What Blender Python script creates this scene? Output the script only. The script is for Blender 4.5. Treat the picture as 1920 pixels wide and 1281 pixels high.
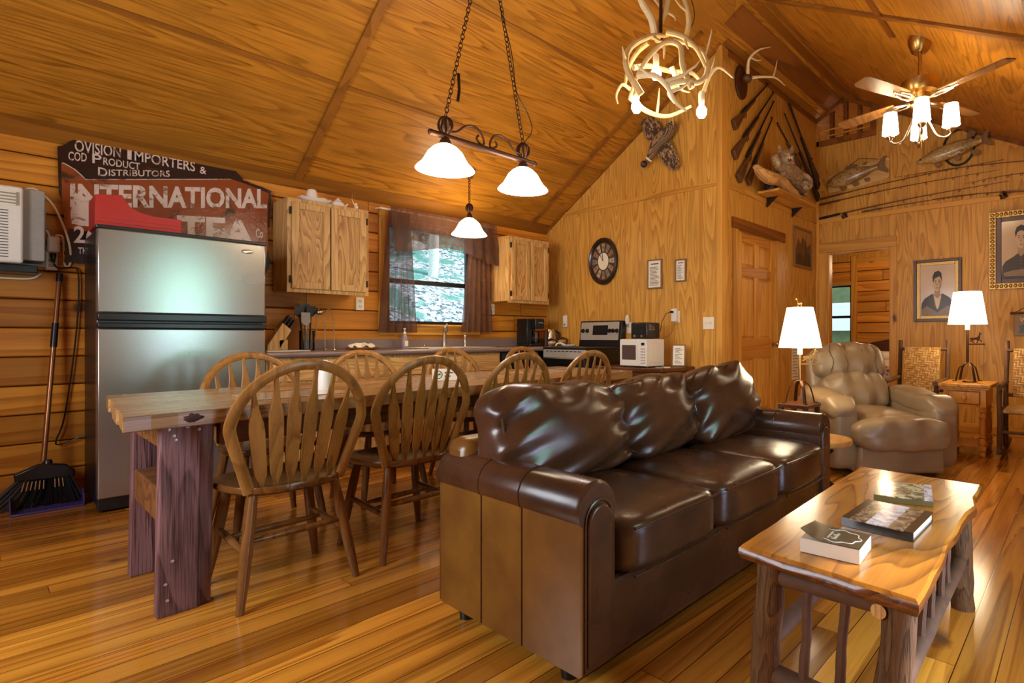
import bpy, math, random
from mathutils import Vector, Matrix, noise as mnoise
for _o in list(bpy.data.objects): bpy.data.objects.remove(_o)
SC = bpy.context.scene
COL = SC.collection
PI = math.pi
def R(d): return math.radians(d)
def S(r, g, b):
    f = lambda x: (x/255/12.92) if x/255 <= .04045 else ((x/255+.055)/1.055)**2.4
    return (f(r), f(g), f(b), 1)

# ---------------------------------------------------------------- camera
cam = bpy.data.cameras.new('camera'); cob = bpy.data.objects.new('camera', cam); COL.objects.link(cob)
YAW = 40.515
cob.location = (0, 0, 1.03)
cob.rotation_euler = (R(90), 0, R(YAW-90))
cam.sensor_width = 36; cam.lens = 1029.8*36/1920
cam.shift_x = -200/1920; cam.shift_y = -10.5/1920
cam.clip_start = .02; cam.clip_end = 200
SC.camera = cob

# ---------------------------------------------------------------- light, exposure
vs = SC.view_settings
SC.display_settings.display_device = 'sRGB'
vs.view_transform = 'Standard'; vs.look = 'None'; vs.gamma = 1; vs.use_curve_mapping = False
vs.exposure = 0.25
SC.cycles.max_bounces = 8; SC.cycles.diffuse_bounces = 4; SC.cycles.glossy_bounces = 4
SC.cycles.transparent_max_bounces = 12
SC.cycles.use_denoising = True
SC.cycles.sample_clamp_indirect = 6
W = bpy.data.worlds.new('sky'); SC.world = W; W.use_nodes = True
bg = W.node_tree.nodes['Background']; bg.inputs[0].default_value = (.62, .84, 1, 1); bg.inputs[1].default_value = 2.2
def light(kind, name, loc, energy, color, **kw):
    d = bpy.data.lights.new(name, kind); o = bpy.data.objects.new(name, d); COL.objects.link(o)
    o.location = loc; d.energy = energy; d.color = color
    for k, v in kw.items():
        if k == 'rot': o.rotation_euler = v
        else: setattr(d, k, v)
    return o
WARM = (1, .66, .33)
light('SUN', 'sun', (0, 20, 20), 5.0, (1, .97, .9), rot=(R(38), R(12), R(20)), angle=R(2))
# daylight entering by the glazed door and windows behind the camera
light('AREA', 'daylight_glazed_door_foliage', (1.75, -.565, 1.55), 17, (.42, 1, .82), shape='RECTANGLE', size=.9, size_y=.95, rot=(R(90), 0, 0))
light('AREA', 'daylight_glazed_door_ground', (1.75, -.565, .55), 24, (.62, .66, 1), shape='RECTANGLE', size=.9, size_y=.95, rot=(R(90), 0, 0))
light('AREA', 'daylight_side_window', (-1.33, 2.2, 1.5), 85, (.92, .94, 1), shape='RECTANGLE', size=1.5, size_y=1.1, rot=(R(90), 0, R(-90)))

# ---------------------------------------------------------------- mesh builder
class MB:
    def __init__(s): s.v = []; s.f = []; s.m = []; s.mi = 0
    def mat(s, i): s.mi = i; return s
    def add(s, vs_, fs):
        b = len(s.v); s.v += [tuple(p) for p in vs_]
        for f in fs: s.f.append([b+i for i in f]); s.m.append(s.mi)
        return s
    def box(s, x0, x1, y0, y1, z0, z1, M=None):
        p = [Vector((x, y, z)) for z in (z0, z1) for y in (y0, y1) for x in (x0, x1)]
        if M is not None: p = [M @ q for q in p]
        return s.add(p, [(0, 2, 3, 1), (4, 5, 7, 6), (0, 1, 5, 4), (2, 6, 7, 3), (0, 4, 6, 2), (1, 3, 7, 5)])
    def bar(s, a, b, w, t, up=(0, 0, 1)):
        a = Vector(a); b = Vector(b); d = (b-a); L = d.length; d.normalize()
        u = Vector(up).cross(d)
        if u.length < 1e-5: u = Vector((1, 0, 0)).cross(d)
        u.normalize(); v = d.cross(u)
        M = Matrix(((d.x, u.x, v.x, a.x), (d.y, u.y, v.y, a.y), (d.z, u.z, v.z, a.z), (0, 0, 0, 1)))
        return s.box(0, L, -w/2, w/2, -t/2, t/2, M)
    def tube(s, pts, r, seg=8, closed=False, flat=None):
        P = [Vector(p) for p in pts]; n = len(P)
        rr = r if isinstance(r, (list, tuple)) else [r]*n
        T = []
        for i in range(n):
            a = P[(i-1) % n] if (closed or i > 0) else P[i]
            b = P[(i+1) % n] if (closed or i < n-1) else P[i]
            d = b-a; T.append(d.normalized() if d.length > 1e-9 else Vector((0, 0, 1)))
        if flat is not None: N = Vector(flat)
        else: N = Vector((0, 0, 1)) if abs(T[0].z) < .9 else Vector((1, 0, 0))
        V = []; 
        for i in range(n):
            N = N - T[i]*N.dot(T[i])
            if N.length < 1e-6: N = T[i].orthogonal()
            N.normalize(); B = T[i].cross(N)
            q = rr[i]; ra, rb = q if isinstance(q, (list, tuple)) else (q, q)
            for k in range(seg):
                an = 2*PI*(k+.5)/seg
                V.append(P[i] + N*(math.cos(an)*ra) + B*(math.sin(an)*rb))
        F = []
        for i in range(n if closed else n-1):
            for k in range(seg):
                a = i*seg+k; b = i*seg+(k+1) % seg; c = ((i+1) % n)*seg+(k+1) % seg; d = ((i+1) % n)*seg+k
                F.append((a, b, c, d))
        if not closed:
            F.append(tuple(reversed(range(seg)))); F.append(tuple((n-1)*seg+k for k in range(seg)))
        return s.add(V, F)
    def cyl(s, a, b, r0, r1=None, seg=16): return s.tube([a, b], [r0, r0 if r1 is None else r1], seg)
    def lathe(s, prof, c=(0, 0, 0), ax=(0, 0, 1), seg=20, sx=1, sy=1):
        ax = Vector(ax).normalized(); u = ax.orthogonal().normalized() if abs(ax.z) < .99 else Vector((1, 0, 0)); w = ax.cross(u); c = Vector(c)
        V = []; F = []; n = len(prof)
        for (r, z) in prof:
            for k in range(seg):
                an = 2*PI*(k+.5)/seg
                V.append(c + ax*z + u*(r*sx*math.cos(an)) + w*(r*sy*math.sin(an)))
        for i in range(n-1):
            for k in range(seg):
                F.append((i*seg+k, i*seg+(k+1) % seg, (i+1)*seg+(k+1) % seg, (i+1)*seg+k))
        if prof[0][0] > 1e-4: F.append(tuple(reversed(range(seg))))
        if prof[-1][0] > 1e-4: F.append(tuple((n-1)*seg+k for k in range(seg)))
        return s.add(V, F)
    def shell(s, prof, c=(0, 0, 0), seg=24, t=.004):
        out = list(prof); inn = [(max(r-t, .001), z) for r, z in reversed(prof)]
        V = []; F = []; pr = out+inn; n = len(pr); c = Vector(c)
        for (r, z) in pr:
            for k in range(seg):
                an = 2*PI*k/seg; V.append(c+Vector((r*math.cos(an), r*math.sin(an), z)))
        for i in range(n):
            j = (i+1) % n
            for k in range(seg): F.append((i*seg+k, i*seg+(k+1) % seg, j*seg+(k+1) % seg, j*seg+k))
        return s.add(V, F)
    def prism(s, poly, o, U, V_, t):
        o = Vector(o); U = Vector(U); V_ = Vector(V_); Wd = U.cross(V_).normalized()*t
        a = [o+U*p[0]+V_*p[1] for p in poly]; n = len(a)
        vs_ = a+[q+Wd for q in a]
        fs = [tuple(reversed(range(n))), tuple(range(n, 2*n))]+[(i, (i+1) % n, n+(i+1) % n, n+i) for i in range(n)]
        return s.add(vs_, fs)
    def ell(s, c, r, seg=16, n=2, M=None, disp=None, rings=None):
        # superellipsoid with exponent n
        rings = rings or seg//2
        if not isinstance(r, (list, tuple)): r = (r, r, r)
        V = []; F = []; c = Vector(c)
        for i in range(rings+1):
            th = PI*i/rings
            for k in range(seg):
                ph = 2*PI*(k+.5)/seg
                d = Vector((math.sin(th)*math.cos(ph), math.sin(th)*math.sin(ph), math.cos(th)))
                q = (abs(d.x)**n+abs(d.y)**n+abs(d.z)**n)**(-1/n)
                p = Vector((d.x*q*r[0], d.y*q*r[1], d.z*q*r[2]))
                if disp: p = disp(p, d)
                if M is not None: p = M @ p
                V.append(c+p)
        for i in range(rings):
            for k in range(seg): F.append((i*seg+k, (i+1)*seg+k, (i+1)*seg+(k+1) % seg, i*seg+(k+1) % seg))
        return s.add(V, F)
    def rbox(s, c, h, nn=8, n=6, disp=None, M=None):
        # rounded cushion from a subdivided cube; h half sizes, n roundness exponent
        idx = {}; V = []; F = []; c = Vector(c)
        def vid(i, j, k):
            key = (i, j, k)
            if key not in idx:
                p = Vector((i/nn*2-1, j/nn*2-1, k/nn*2-1))
                p = Vector([math.copysign(abs(a)**.85, a) for a in p])
                q = (abs(p.x)**n+abs(p.y)**n+abs(p.z)**n)**(-1/n)
                m = max(abs(p.x), abs(p.y), abs(p.z)); q = q*m if m > 0 else 1
                d = p*q
                P = Vector((d.x*h[0], d.y*h[1], d.z*h[2]))
                if disp: P = disp(P, d)
                if M is not None: P = M @ P
                idx[key] = len(V); V.append(c+P)
            return idx[key]
        for a in range(nn):
            for b in range(nn):
                for (fn, fl) in ((lambda x, y: (x, y, 0), 1), (lambda x, y: (x, y, nn), 0), (lambda x, y: (x, 0, y), 0), (lambda x, y: (x, nn, y), 1), (lambda x, y: (0, x, y), 1), (lambda x, y: (nn, x, y), 0)):
                    q = [vid(*fn(a, b)), vid(*fn(a+1, b)), vid(*fn(a+1, b+1)), vid(*fn(a, b+1))]
                    F.append(q[::-1] if fl else q)
        return s.add(V, F)
    def surf(s, fn, nu, nv, t=0):
        # sheet of thickness t from fn(u,v) -> point
        P = [[Vector(fn(i/nu, j/nv)) for i in range(nu+1)] for j in range(nv+1)]
        V = [p for row in P for p in row]; w = nu+1
        F = [(j*w+i, j*w+i+1, (j+1)*w+i+1, (j+1)*w+i) for j in range(nv) for i in range(nu)]
        if t:
            N = []
            for j in range(nv+1):
                for i in range(nu+1):
                    a = P[j][min(i+1, nu)]-P[j][max(i-1, 0)]; b = P[min(j+1, nv)][i]-P[max(j-1, 0)][i]
                    q = a.cross(b); N.append(q.normalized() if q.length > 1e-9 else Vector((0, 0, 1)))
            b0 = len(V); V = V+[V[i]-N[i]*t for i in range(b0)]
            F = F+[tuple(b0+i for i in reversed(f)) for f in F]
            ed = [j*w for j in range(nv+1)]; 
            loop = [i for i in range(nu+1)]+[j*w+nu for j in range(1, nv+1)]+[nv*w+i for i in range(nu-1, -1, -1)]+[j*w for j in range(nv-1, 0, -1)]
            for a, b in zip(loop, loop[1:]+loop[:1]): F.append((b, a, b0+a, b0+b))
        return s.add(V, F)
    def text(s, body, o, U, V_, size, ext=.0008, sx=1, align='LEFT', sp=1):
        c = bpy.data.curves.new('t', 'FONT'); c.body = body; c.size = size; c.extrude = ext; c.align_x = align; c.space_character = sp; c.resolution_u = 3
        to = bpy.data.objects.new('t', c); COL.objects.link(to)
        dg = bpy.context.evaluated_depsgraph_get(); me = bpy.data.meshes.new_from_object(to.evaluated_get(dg))
        U = Vector(U).normalized(); V_ = Vector(V_).normalized(); Wd = U.cross(V_); o = Vector(o)
        vs_ = [o+U*(v.co.x*sx)+V_*v.co.y+Wd*(v.co.z+ext) for v in me.vertices]
        s.add(vs_, [tuple(p.vertices) for p in me.polygons])
        bpy.data.objects.remove(to); bpy.data.curves.remove(c); bpy.data.meshes.remove(me)
        return s

def cat_(P, n_=8):
    P = [Vector(p) for p in P]; out = []
    for i in range(len(P)-1):
        a, b, c_, d_ = P[max(i-1, 0)], P[i], P[i+1], P[min(i+2, len(P)-1)]
        for k in range(n_):
            s = k/n_; out.append(.5*((2*b)+(c_-a)*s+(2*a-5*b+4*c_-d_)*s*s+(3*b-a-3*c_+d_)*s**3))
    return out+[P[-1]]
WORLD = set()
def root(o):
    while o.parent: o = o.parent
    return o
def obj(name, mb, mats, parent=None, smooth=True, bevel=0, sub=0, label=None, ang=38, bseg=2):
    me = bpy.data.meshes.new(name)
    off = Vector((0, 0, 0))
    if parent is not None:
        r = root(parent)
        if r.name in WORLD: off = r.location
    me.from_pydata([Vector(p)-off for p in mb.v], [], mb.f); me.validate()
    for m in (mats if isinstance(mats, (list, tuple)) else [mats]): me.materials.append(m)
    if len(me.polygons) == len(mb.m): me.polygons.foreach_set('material_index', mb.m)
    if smooth:
        me.polygons.foreach_set('use_smooth', [True]*len(me.polygons)); me.set_sharp_from_angle(angle=R(ang))
    me.update()
    o = bpy.data.objects.new(name, me); COL.objects.link(o)
    if parent is not None: o.parent = parent
    if bevel:
        b = o.modifiers.new('bevel', 'BEVEL'); b.width = bevel; b.segments = bseg; b.limit_method = 'ANGLE'; b.angle_limit = R(40)
    if sub:
        b = o.modifiers.new('sub', 'SUBSURF'); b.levels = sub; b.render_levels = sub
    if label: o['label'] = label
    return o
def tag(o, label, cat, group=None):
    o['label'] = label; o['category'] = cat
    if group: o['group'] = group
    return o
def thing(name, label, cat, loc=(0, 0, 0), rz=0, group=None, world=True):
    o = bpy.data.objects.new(name, None); COL.objects.link(o); o.location = loc; o.rotation_euler = (0, 0, rz)
    o.empty_display_size = .1
    tag(o, label, cat, group)
    if world and rz == 0: WORLD.add(o.name)
    return o
def struct(name, mb, m, **kw):
    o = obj(name, mb, m, **kw); o['kind'] = 'structure'; return o
KIDS = None
def dup(t, loc, rz, label, group=None):
    r = t.copy(); COL.objects.link(r); r.location = loc; r.rotation_euler = (0, 0, rz); r['label'] = label
    if group: r['group'] = group
    for ch in list(t.children):
        c = ch.copy(); COL.objects.link(c); c.parent = r
        for g in list(ch.children):
            d = g.copy(); COL.objects.link(d); d.parent = c
    return r

# ---------------------------------------------------------------- materials
class NT:
    def __init__(s, name):
        s.m = bpy.data.materials.new(name); s.m.use_nodes = True; s.t = s.m.node_tree
        s.b = s.t.nodes['Principled BSDF']
    def set(s, sock, v):
        if isinstance(v, bpy.types.NodeSocket): s.t.links.new(v, sock)
        else: sock.default_value = v
    def n(s, ty, ins=None, **kw):
        x = s.t.nodes.new(ty)
        for k, v in kw.items(): setattr(x, k, v)
        for k, v in (ins or {}).items(): s.set(x.inputs[k], v)
        return x
    def ma(s, op, a, b=0, c=0, clamp=False): return s.n('ShaderNodeMath', {0: a, 1: b, 2: c}, operation=op, use_clamp=clamp).outputs[0]
    def vm(s, op, a, b=(0, 0, 0)): return s.n('ShaderNodeVectorMath', {0: a, 1: b}, operation=op).outputs[0]
    def mix(s, f, a, b, bt='MIX'): return s.n('ShaderNodeMix', {0: f, 6: a, 7: b}, data_type='RGBA', blend_type=bt).outputs[2]
    def noise(s, v, scale, det=2, ro=.5, dist=0, out=0): return s.n('ShaderNodeTexNoise', {'Vector': v, 'Scale': scale, 'Detail': det, 'Roughness': ro, 'Distortion': dist}).outputs[out]
    def ramp(s, f, a, b): # smooth step
        return s.n('ShaderNodeMapRange', {0: f, 1: a, 2: b, 3: 0., 4: 1.}, interpolation_type='SMOOTHSTEP').outputs[0]
    def obc(s): return s.n('ShaderNodeTexCoord').outputs['Object']
    def sep(s, v): return s.n('ShaderNodeSeparateXYZ', {0: v}).outputs
    def comb(s, x, y, z): return s.n('ShaderNodeCombineXYZ', {0: x, 1: y, 2: z}).outputs[0]
    def white(s, v): return s.n('ShaderNodeTexWhiteNoise', {'Vector': v}, noise_dimensions='3D').outputs[0]
    def fin(s, col=None, rough=None, metal=None, coat=None, bump=None, bs=.2, bd=.01, spec=None):
        if col is not None: s.set(s.b.inputs['Base Color'], col)
        if rough is not None: s.set(s.b.inputs['Roughness'], rough)
        if metal is not None: s.set(s.b.inputs['Metallic'], metal)
        if coat is not None: s.set(s.b.inputs['Coat Weight'], coat); s.set(s.b.inputs['Coat Roughness'], .12)
        if spec is not None: s.set(s.b.inputs['Specular IOR Level'], spec)
        if bump is not None:
            bn = s.n('ShaderNodeBump', {'Strength': bs, 'Distance': bd, 'Height': bump}); s.set(s.b.inputs['Normal'], bn.outputs[0])
        return s.m
def plain(name, c, rough=.5, metal=0, coat=None, var=.12, sc=30, spec=None, bs=.05):
    t = NT(name); v = t.obc(); n = t.noise(v, sc, 3)
    d = tuple(x*(1-var) for x in c[:3])+(1,); u = tuple(min(1, x*(1+var)) for x in c[:3])+(1,)
    return t.fin(t.mix(n, d, u), rough, metal, coat, bump=n, bs=bs, bd=.003, spec=spec)
def glow(name, c, st, base=(.9, .85, .75, 1)):
    t = NT(name); t.fin(base, .5)
    t.b.inputs['Emission Color'].default_value = c; t.b.inputs['Emission Strength'].default_value = st
    return t.m
def glass(name, c=(1, 1, 1, 1), rough=0.02, mixf=.85):
    # thin pane: mostly see-through with a gloss
    t = NT(name); nt = t.t
    tr = t.n('ShaderNodeBsdfTransparent', {0: c}); gl = t.n('ShaderNodeBsdfGlossy', {'Roughness': rough})
    fr = t.n('ShaderNodeFresnel', {0: 1.45})
    mx = t.n('ShaderNodeMixShader', {0: fr.outputs[0], 1: tr.outputs[0], 2: gl.outputs[0]})
    nt.links.new(mx.outputs[0], nt.nodes['Material Output'].inputs[0]); return t.m
def wood(name, c1, c2, ax='X', rings=7, sc=1., st=.1, rough=.4, coat=None, fiber=.35, blot=.25, row=None, knots=0, kc=S(60, 28, 8), gap=None, bump=.15, var=.25, power=1.6, blotc=None, rk=.8, spec=.28):
    t = NT(name); v = t.obc()
    rnd = t.n('ShaderNodeObjectInfo').outputs['Random']
    ai = 'XYZ'.index(ax)
    sp = list(t.sep(v)); rv = None; gapf = None
    if row:
        axr, wd, jl = row; ri = 'XYZ'.index(axr)
        q = t.ma('DIVIDE', sp[ri], wd); fl = t.ma('FLOOR', q); fr = t.ma('FRACT', q)
        r0 = t.white(t.comb(fl, 3.3, 7.7))
        qx = t.ma('ADD', t.ma('DIVIDE', sp[ai], jl), t.ma('MULTIPLY', r0, 9.)); fx = t.ma('FLOOR', qx); frx = t.ma('FRACT', qx)
        rv = t.white(t.comb(fl, fx, 1.7)); rv2 = t.white(t.comb(fx, fl, 5.1))
        e = t.ma('MINIMUM', fr, t.ma('SUBTRACT', 1., fr)); ex = t.ma('MINIMUM', frx, t.ma('SUBTRACT', 1., frx))
        if gap:
            gapf = t.ma('MINIMUM', t.ramp(e, gap*.4, gap), t.ramp(ex, gap*.25*wd/jl, gap*.7*wd/jl))
        v = t.vm('ADD', v, t.comb(t.ma('MULTIPLY', rv, 31.), t.ma('MULTIPLY', rv2, 17.), t.ma('MULTIPLY', rv, 13.)))
    else:
        k = t.ma('MULTIPLY', rnd, 23.); v = t.vm('ADD', v, t.comb(k, k, k))
    m = [sc, sc, sc]; m[ai] = sc*st
    vv = t.vm('MULTIPLY', v, tuple(m))
    n1 = t.noise(vv, 3.2, 2, .45, .25)
    rg = t.ma('FRACT', t.ma('MULTIPLY', n1, float(rings)))
    rg = t.ma('MULTIPLY', t.ma('POWER', rg, power), t.ramp(t.ma('SUBTRACT', 1., rg), 0., .12))
    m2 = [70*sc]*3; m2[ai] = 3*sc
    n2 = t.noise(t.vm('MULTIPLY', v, tuple(m2)), 1., 2, .6)
    mb_ = [1.]*3; mb_[ai] = .4
    n3 = t.noise(t.vm('MULTIPLY', v, tuple(mb_)), 2.2*sc, 4, .65)
    fac = t.ma('ADD', t.ma('MULTIPLY', rg, rk), t.ma('MULTIPLY', t.ma('SUBTRACT', n2, .5), fiber*2), clamp=True)
    col = t.mix(fac, c1, c2)
    dk = blotc or tuple(x*.62 for x in c1[:3])+(1,)
    col = t.mix(t.ma('MULTIPLY', t.ramp(n3, .42, .72), blot), col, dk)
    if rv is not None:
        col = t.mix(t.ma('MULTIPLY', rv2, var), col, c2)
        br = t.ma('ADD', 1-var*.5, t.ma('MULTIPLY', rv, var)); col = t.mix(1., col, t.comb(br, br, br), 'MULTIPLY')
    else:
        br = t.ma('ADD', 1-var*.3, t.ma('MULTIPLY', rnd, var*.6)); col = t.mix(1., col, t.comb(br, br, br), 'MULTIPLY')
    if knots:
        mk = [1.9, 1.9, 1.9]; mk[ai] = .8
        kn = t.vm('ADD', t.vm('MULTIPLY', v, tuple(mk)), t.vm('MULTIPLY', t.noise(v, 8., 2, out=1), (.12, .12, .12)))
        vo = t.n('ShaderNodeTexVoronoi', {'Vector': kn, 'Scale': float(knots)}); d = vo.outputs[0]
        cr = t.sep(vo.outputs[1])[0]
        kf = t.ma('MULTIPLY', t.ma('SUBTRACT', 1., t.ramp(d, .05, .13)), t.ma('GREATER_THAN', cr, .45))
        col = t.mix(t.ma('MULTIPLY', kf, .85), col, kc)
    if gapf is not None: col = t.mix(gapf, tuple(x*.2 for x in c2[:3])+(1,), col)
    h = fac
    if gapf is not None: h = t.ma('ADD', t.ma('MULTIPLY', fac, -.12), gapf)
    else: h = t.ma('MULTIPLY', fac, -1.)
    ro = t.ma('ADD', rough-.06, t.ma('MULTIPLY', n3, .14))
    return t.fin(col, ro, coat=coat, bump=h, bs=bump, bd=.003, spec=spec)
def leather(name, c1, c2, rough=.3, sc=1., spec=.5, bs=.12, tint=0):
    t = NT(name); v = t.obc(); n = t.noise(v, 3.2*sc, 4, .6); f = t.noise(v, 130., 3, .6); w = t.noise(t.vm('MULTIPLY', v, (1., 1., 2.)), 9*sc, 2, .45, .8)
    col = t.mix(t.ramp(n, .3, .72), c1, c2)
    h = t.ma('ADD', t.ma('MULTIPLY', f, .1), t.ma('MULTIPLY', w, .9))
    return t.fin(col, t.ma('ADD', rough-.08, t.ma('MULTIPLY', n, .18)), bump=h, bs=bs, bd=.02, spec=spec)

M = {}
M['ply'] = wood('plywood_wall', S(214, 158, 70), S(142, 88, 22), 'Z', 21, 1.25, .10, .42, fiber=.42, blot=.3, bump=.08, rk=.68)
M['plyx'] = wood('plywood_ceiling', S(190, 126, 38), S(112, 62, 8), 'X', 17, 1.2, .10, .38, fiber=.75, blot=.8, bump=.1, rk=.72)
M['log'] = wood('log_siding', S(216, 142, 46), S(148, 78, 14), 'X', 10, .9, .06, .36, fiber=.4, blot=.4, row=('Z', .18, 2.3), knots=1.7, gap=.03, var=.35, bump=.1)
M['logy'] = wood('log_siding_bedroom', S(224, 156, 62), S(170, 98, 26), 'Y', 9, .9, .07, .42, fiber=.35, blot=.3, row=('Z', .18, 2.3), knots=1.7, gap=.05, var=.35, bump=.1)
M['floor'] = wood('pine_floor', S(224, 154, 54), S(120, 58, 8), 'X', 11, 1.1, .05, .16, fiber=.5, blot=.45, row=('Y', .105, 2.6), knots=1.5, gap=.02, var=.6, spec=.5, bump=.06, kc=S(60, 24, 8), coat=.25)
M['pine'] = wood('pine_trim', S(212, 154, 66), S(164, 106, 34), 'X', 8, 1.2, .07, .42, knots=2., blot=.2)
M['pinez'] = wood('pine_post', S(212, 154, 66), S(164, 106, 34), 'Z', 8, 1.2, .07, .42, knots=1.8, blot=.2)
M['piney'] = wood('pine_rail', S(210, 152, 64), S(162, 104, 34), 'Y', 8, 1.2, .07, .42, knots=1.6, blot=.2)
M['trimd'] = wood('dark_batten', S(160, 102, 32), S(112, 64, 14), 'X', 4, 1.2, .08, .45, blot=.2)
M['trimdy'] = wood('dark_batten_rake', S(156, 98, 30), S(110, 62, 14), 'Y', 4, 1.2, .08, .45, blot=.2)
M['brown'] = wood('brown_trim', S(140, 82, 26), S(92, 48, 12), 'X', 4, 1.2, .1, .5)
M['doorw'] = wood('pine_door', S(228, 166, 74), S(184, 118, 38), 'Z', 10, 1.4, .06, .4, blot=.15, fiber=.3)
M['doorx'] = wood('pine_door_rail', S(208, 140, 54), S(156, 88, 24), 'X', 10, 1.4, .07, .4, blot=.2, fiber=.3)
M['oak'] = wood('oak_cabinet', S(214, 170, 106), S(150, 98, 40), 'Z', 16, 2., .1, .4, blot=.15, fiber=.45)
M['oakx'] = wood('oak_rail', S(212, 168, 104), S(150, 98, 40), 'X', 14, 2., .1, .4, blot=.15, fiber=.45)
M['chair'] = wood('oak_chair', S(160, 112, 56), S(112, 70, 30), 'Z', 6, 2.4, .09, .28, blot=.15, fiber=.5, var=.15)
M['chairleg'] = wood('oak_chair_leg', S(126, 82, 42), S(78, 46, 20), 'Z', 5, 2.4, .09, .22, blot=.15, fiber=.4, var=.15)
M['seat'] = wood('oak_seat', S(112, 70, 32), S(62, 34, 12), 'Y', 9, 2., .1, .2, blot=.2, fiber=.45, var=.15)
M['tablet'] = wood('old_plank_top', S(186, 142, 88), S(88, 52, 26), 'X', 12, 1.6, .05, .24, blot=.6, fiber=.7, row=('Y', .19, 60.), gap=.02, var=.3, bump=.25)
M['tableb'] = wood('rough_beam_violet_daylight', S(136, 98, 98), S(60, 34, 32), 'Z', 9, 1.8, .12, .42, blot=.6, fiber=1.0, bump=.8, knots=1., blotc=S(74, 46, 48))  # brown timber; violet daylight on the legs is painted into the colours
M['tablex'] = wood('rough_apron', S(120, 76, 40), S(62, 34, 14), 'X', 7, 1.8, .1, .5, blot=.4, fiber=.5, bump=.4)
M['coffee'] = wood('varnished_slab', S(196, 124, 44), S(88, 44, 12), 'X', 16, 1.5, .16, .22, coat=.3, blot=.35, fiber=.3, bump=.05)
M['bark'] = plain('bark', S(88, 58, 34), .75, var=.5, sc=22, bs=.6)
M['barkl'] = wood('peeled_hickory', S(112, 78, 44), S(46, 28, 14), 'Z', 9, 4, .2, .6, blot=.7, fiber=.9, bump=.6)
M['dark_rail'] = wood('dark_hutch', S(104, 62, 34), S(58, 32, 14), 'Y', 6, 1.6, .1, .35)
M['endt'] = wood('honey_side_table', S(214, 150, 62), S(150, 92, 28), 'Z', 6, 2, .12, .32, blot=.2)
M['weave'] = None
M['sofa'] = leather('brown_leather', S(78, 47, 29), S(44, 24, 14), .27, bs=.05)
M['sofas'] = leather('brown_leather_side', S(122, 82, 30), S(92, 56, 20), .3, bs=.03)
M['taupe'] = leather('taupe_leather', S(156, 134, 102), S(140, 118, 88), .36, bs=.06)
M['stitch'] = plain('stitch_thread', S(150, 120, 90), .7)
M['black'] = plain('black_plastic', S(22, 20, 20), .32)
M['blackm'] = plain('black_metal', S(44, 30, 22), .45, metal=.6)
M['iron'] = plain('bronze_iron', S(74, 46, 30), .45, metal=.7)
M['white'] = plain('white_plastic', S(226, 220, 208), .45, var=.04)
M['ivory'] = plain('ivory_plate', S(236, 224, 196), .45, var=.04)
M['greyp'] = plain('grey_plastic', S(150, 142, 130), .5)
M['gunwood'] = plain('gun_stock_wood', S(92, 58, 30), .4, var=.3)
M['gundark'] = plain('dark_gun_stock', S(40, 24, 16), .35, var=.3)
M['tseam'] = plain('leather_seam', S(96, 78, 56), .6)
M['gunmetal'] = plain('gun_steel', S(58, 48, 38), .4, metal=.7)
M['antler'] = plain('antler_bone', S(226, 200, 152), .55, var=.22, sc=14)
M['antlerd'] = plain('antler_base', S(196, 160, 104), .6, var=.35, sc=20)
M['chrome'] = plain('brushed_nickel', S(196, 184, 168), .25, metal=1, var=.05)
M['brass'] = plain('aged_brass', S(186, 146, 82), .3, metal=1, var=.1)
M['counter'] = plain('speckled_laminate', S(128, 108, 102), .25, var=.3, sc=160)
M['red'] = plain('red_plastic', S(176, 34, 22), .4, var=.08)
M['paper'] = plain('paper', S(236, 226, 206), .7, var=.04)
M['ink'] = plain('ink', S(52, 44, 40), .7)
M['gold'] = plain('gilt', S(176, 140, 78), .38, metal=.6, var=.35, sc=60, bs=.4)
M['framew'] = plain('dark_frame_wood', S(74, 38, 20), .35, var=.2)
M['frameb'] = plain('light_frame_wood', S(128, 88, 44), .4, var=.2)
M['shade'] = glow('lit_lamp_shade', (1, .81, .53, 1), 9)
M['fshade'] = glow('lit_fan_shade', (1, .81, .53, 1), 20)
M['pglass'] = glow('lit_alabaster_glass', (1, .81, .54, 1), 17)
M['pglassc'] = glow('lit_alabaster_glass_cool', (.95, .86, .95, 1), 14)
M['bulb'] = glow('lit_bulb', (1, .8, .52, 1), 85)
M['pane'] = glass('window_pane')
M['clear'] = glass('clear_plastic', (.86, .88, .92, 1), .05)
# ================================================================ THE SETTING
XG, YP, XF, YB = 4.505, 2.607, 6.898, 5.0          # clock wall, partition, far wall, log wall
zl = lambda y: 2.30+.603*(5-y)
zr = lambda y: 3.952-.54*(2.26-y)
ztop = lambda y: min(zl(y), zr(y))
struct('floor', MB().box(-1.35, 10.15, -.6, 5.15, -.06, 0), M['floor'])
EX = (1, 0, 0); EY = (0, 1, 0); EZ = (0, 0, 1)
m = MB().prism([(5.14, zl(5.14)), (2.26, 3.952), (2.26, 4.06), (5.14, zl(5.14)+.1)], (-1.35, 0, 0), EY, EZ, 11.5); struct('ceiling', m, M['plyx'])
m = MB().prism([(2.26, 3.952), (-.6, zr(-.6)), (-.6, zr(-.6)+.1), (2.26, 4.06)], (-1.35, 0, 0), EY, EZ, 11.5); struct('ceiling', m, M['plyx'])

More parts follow.
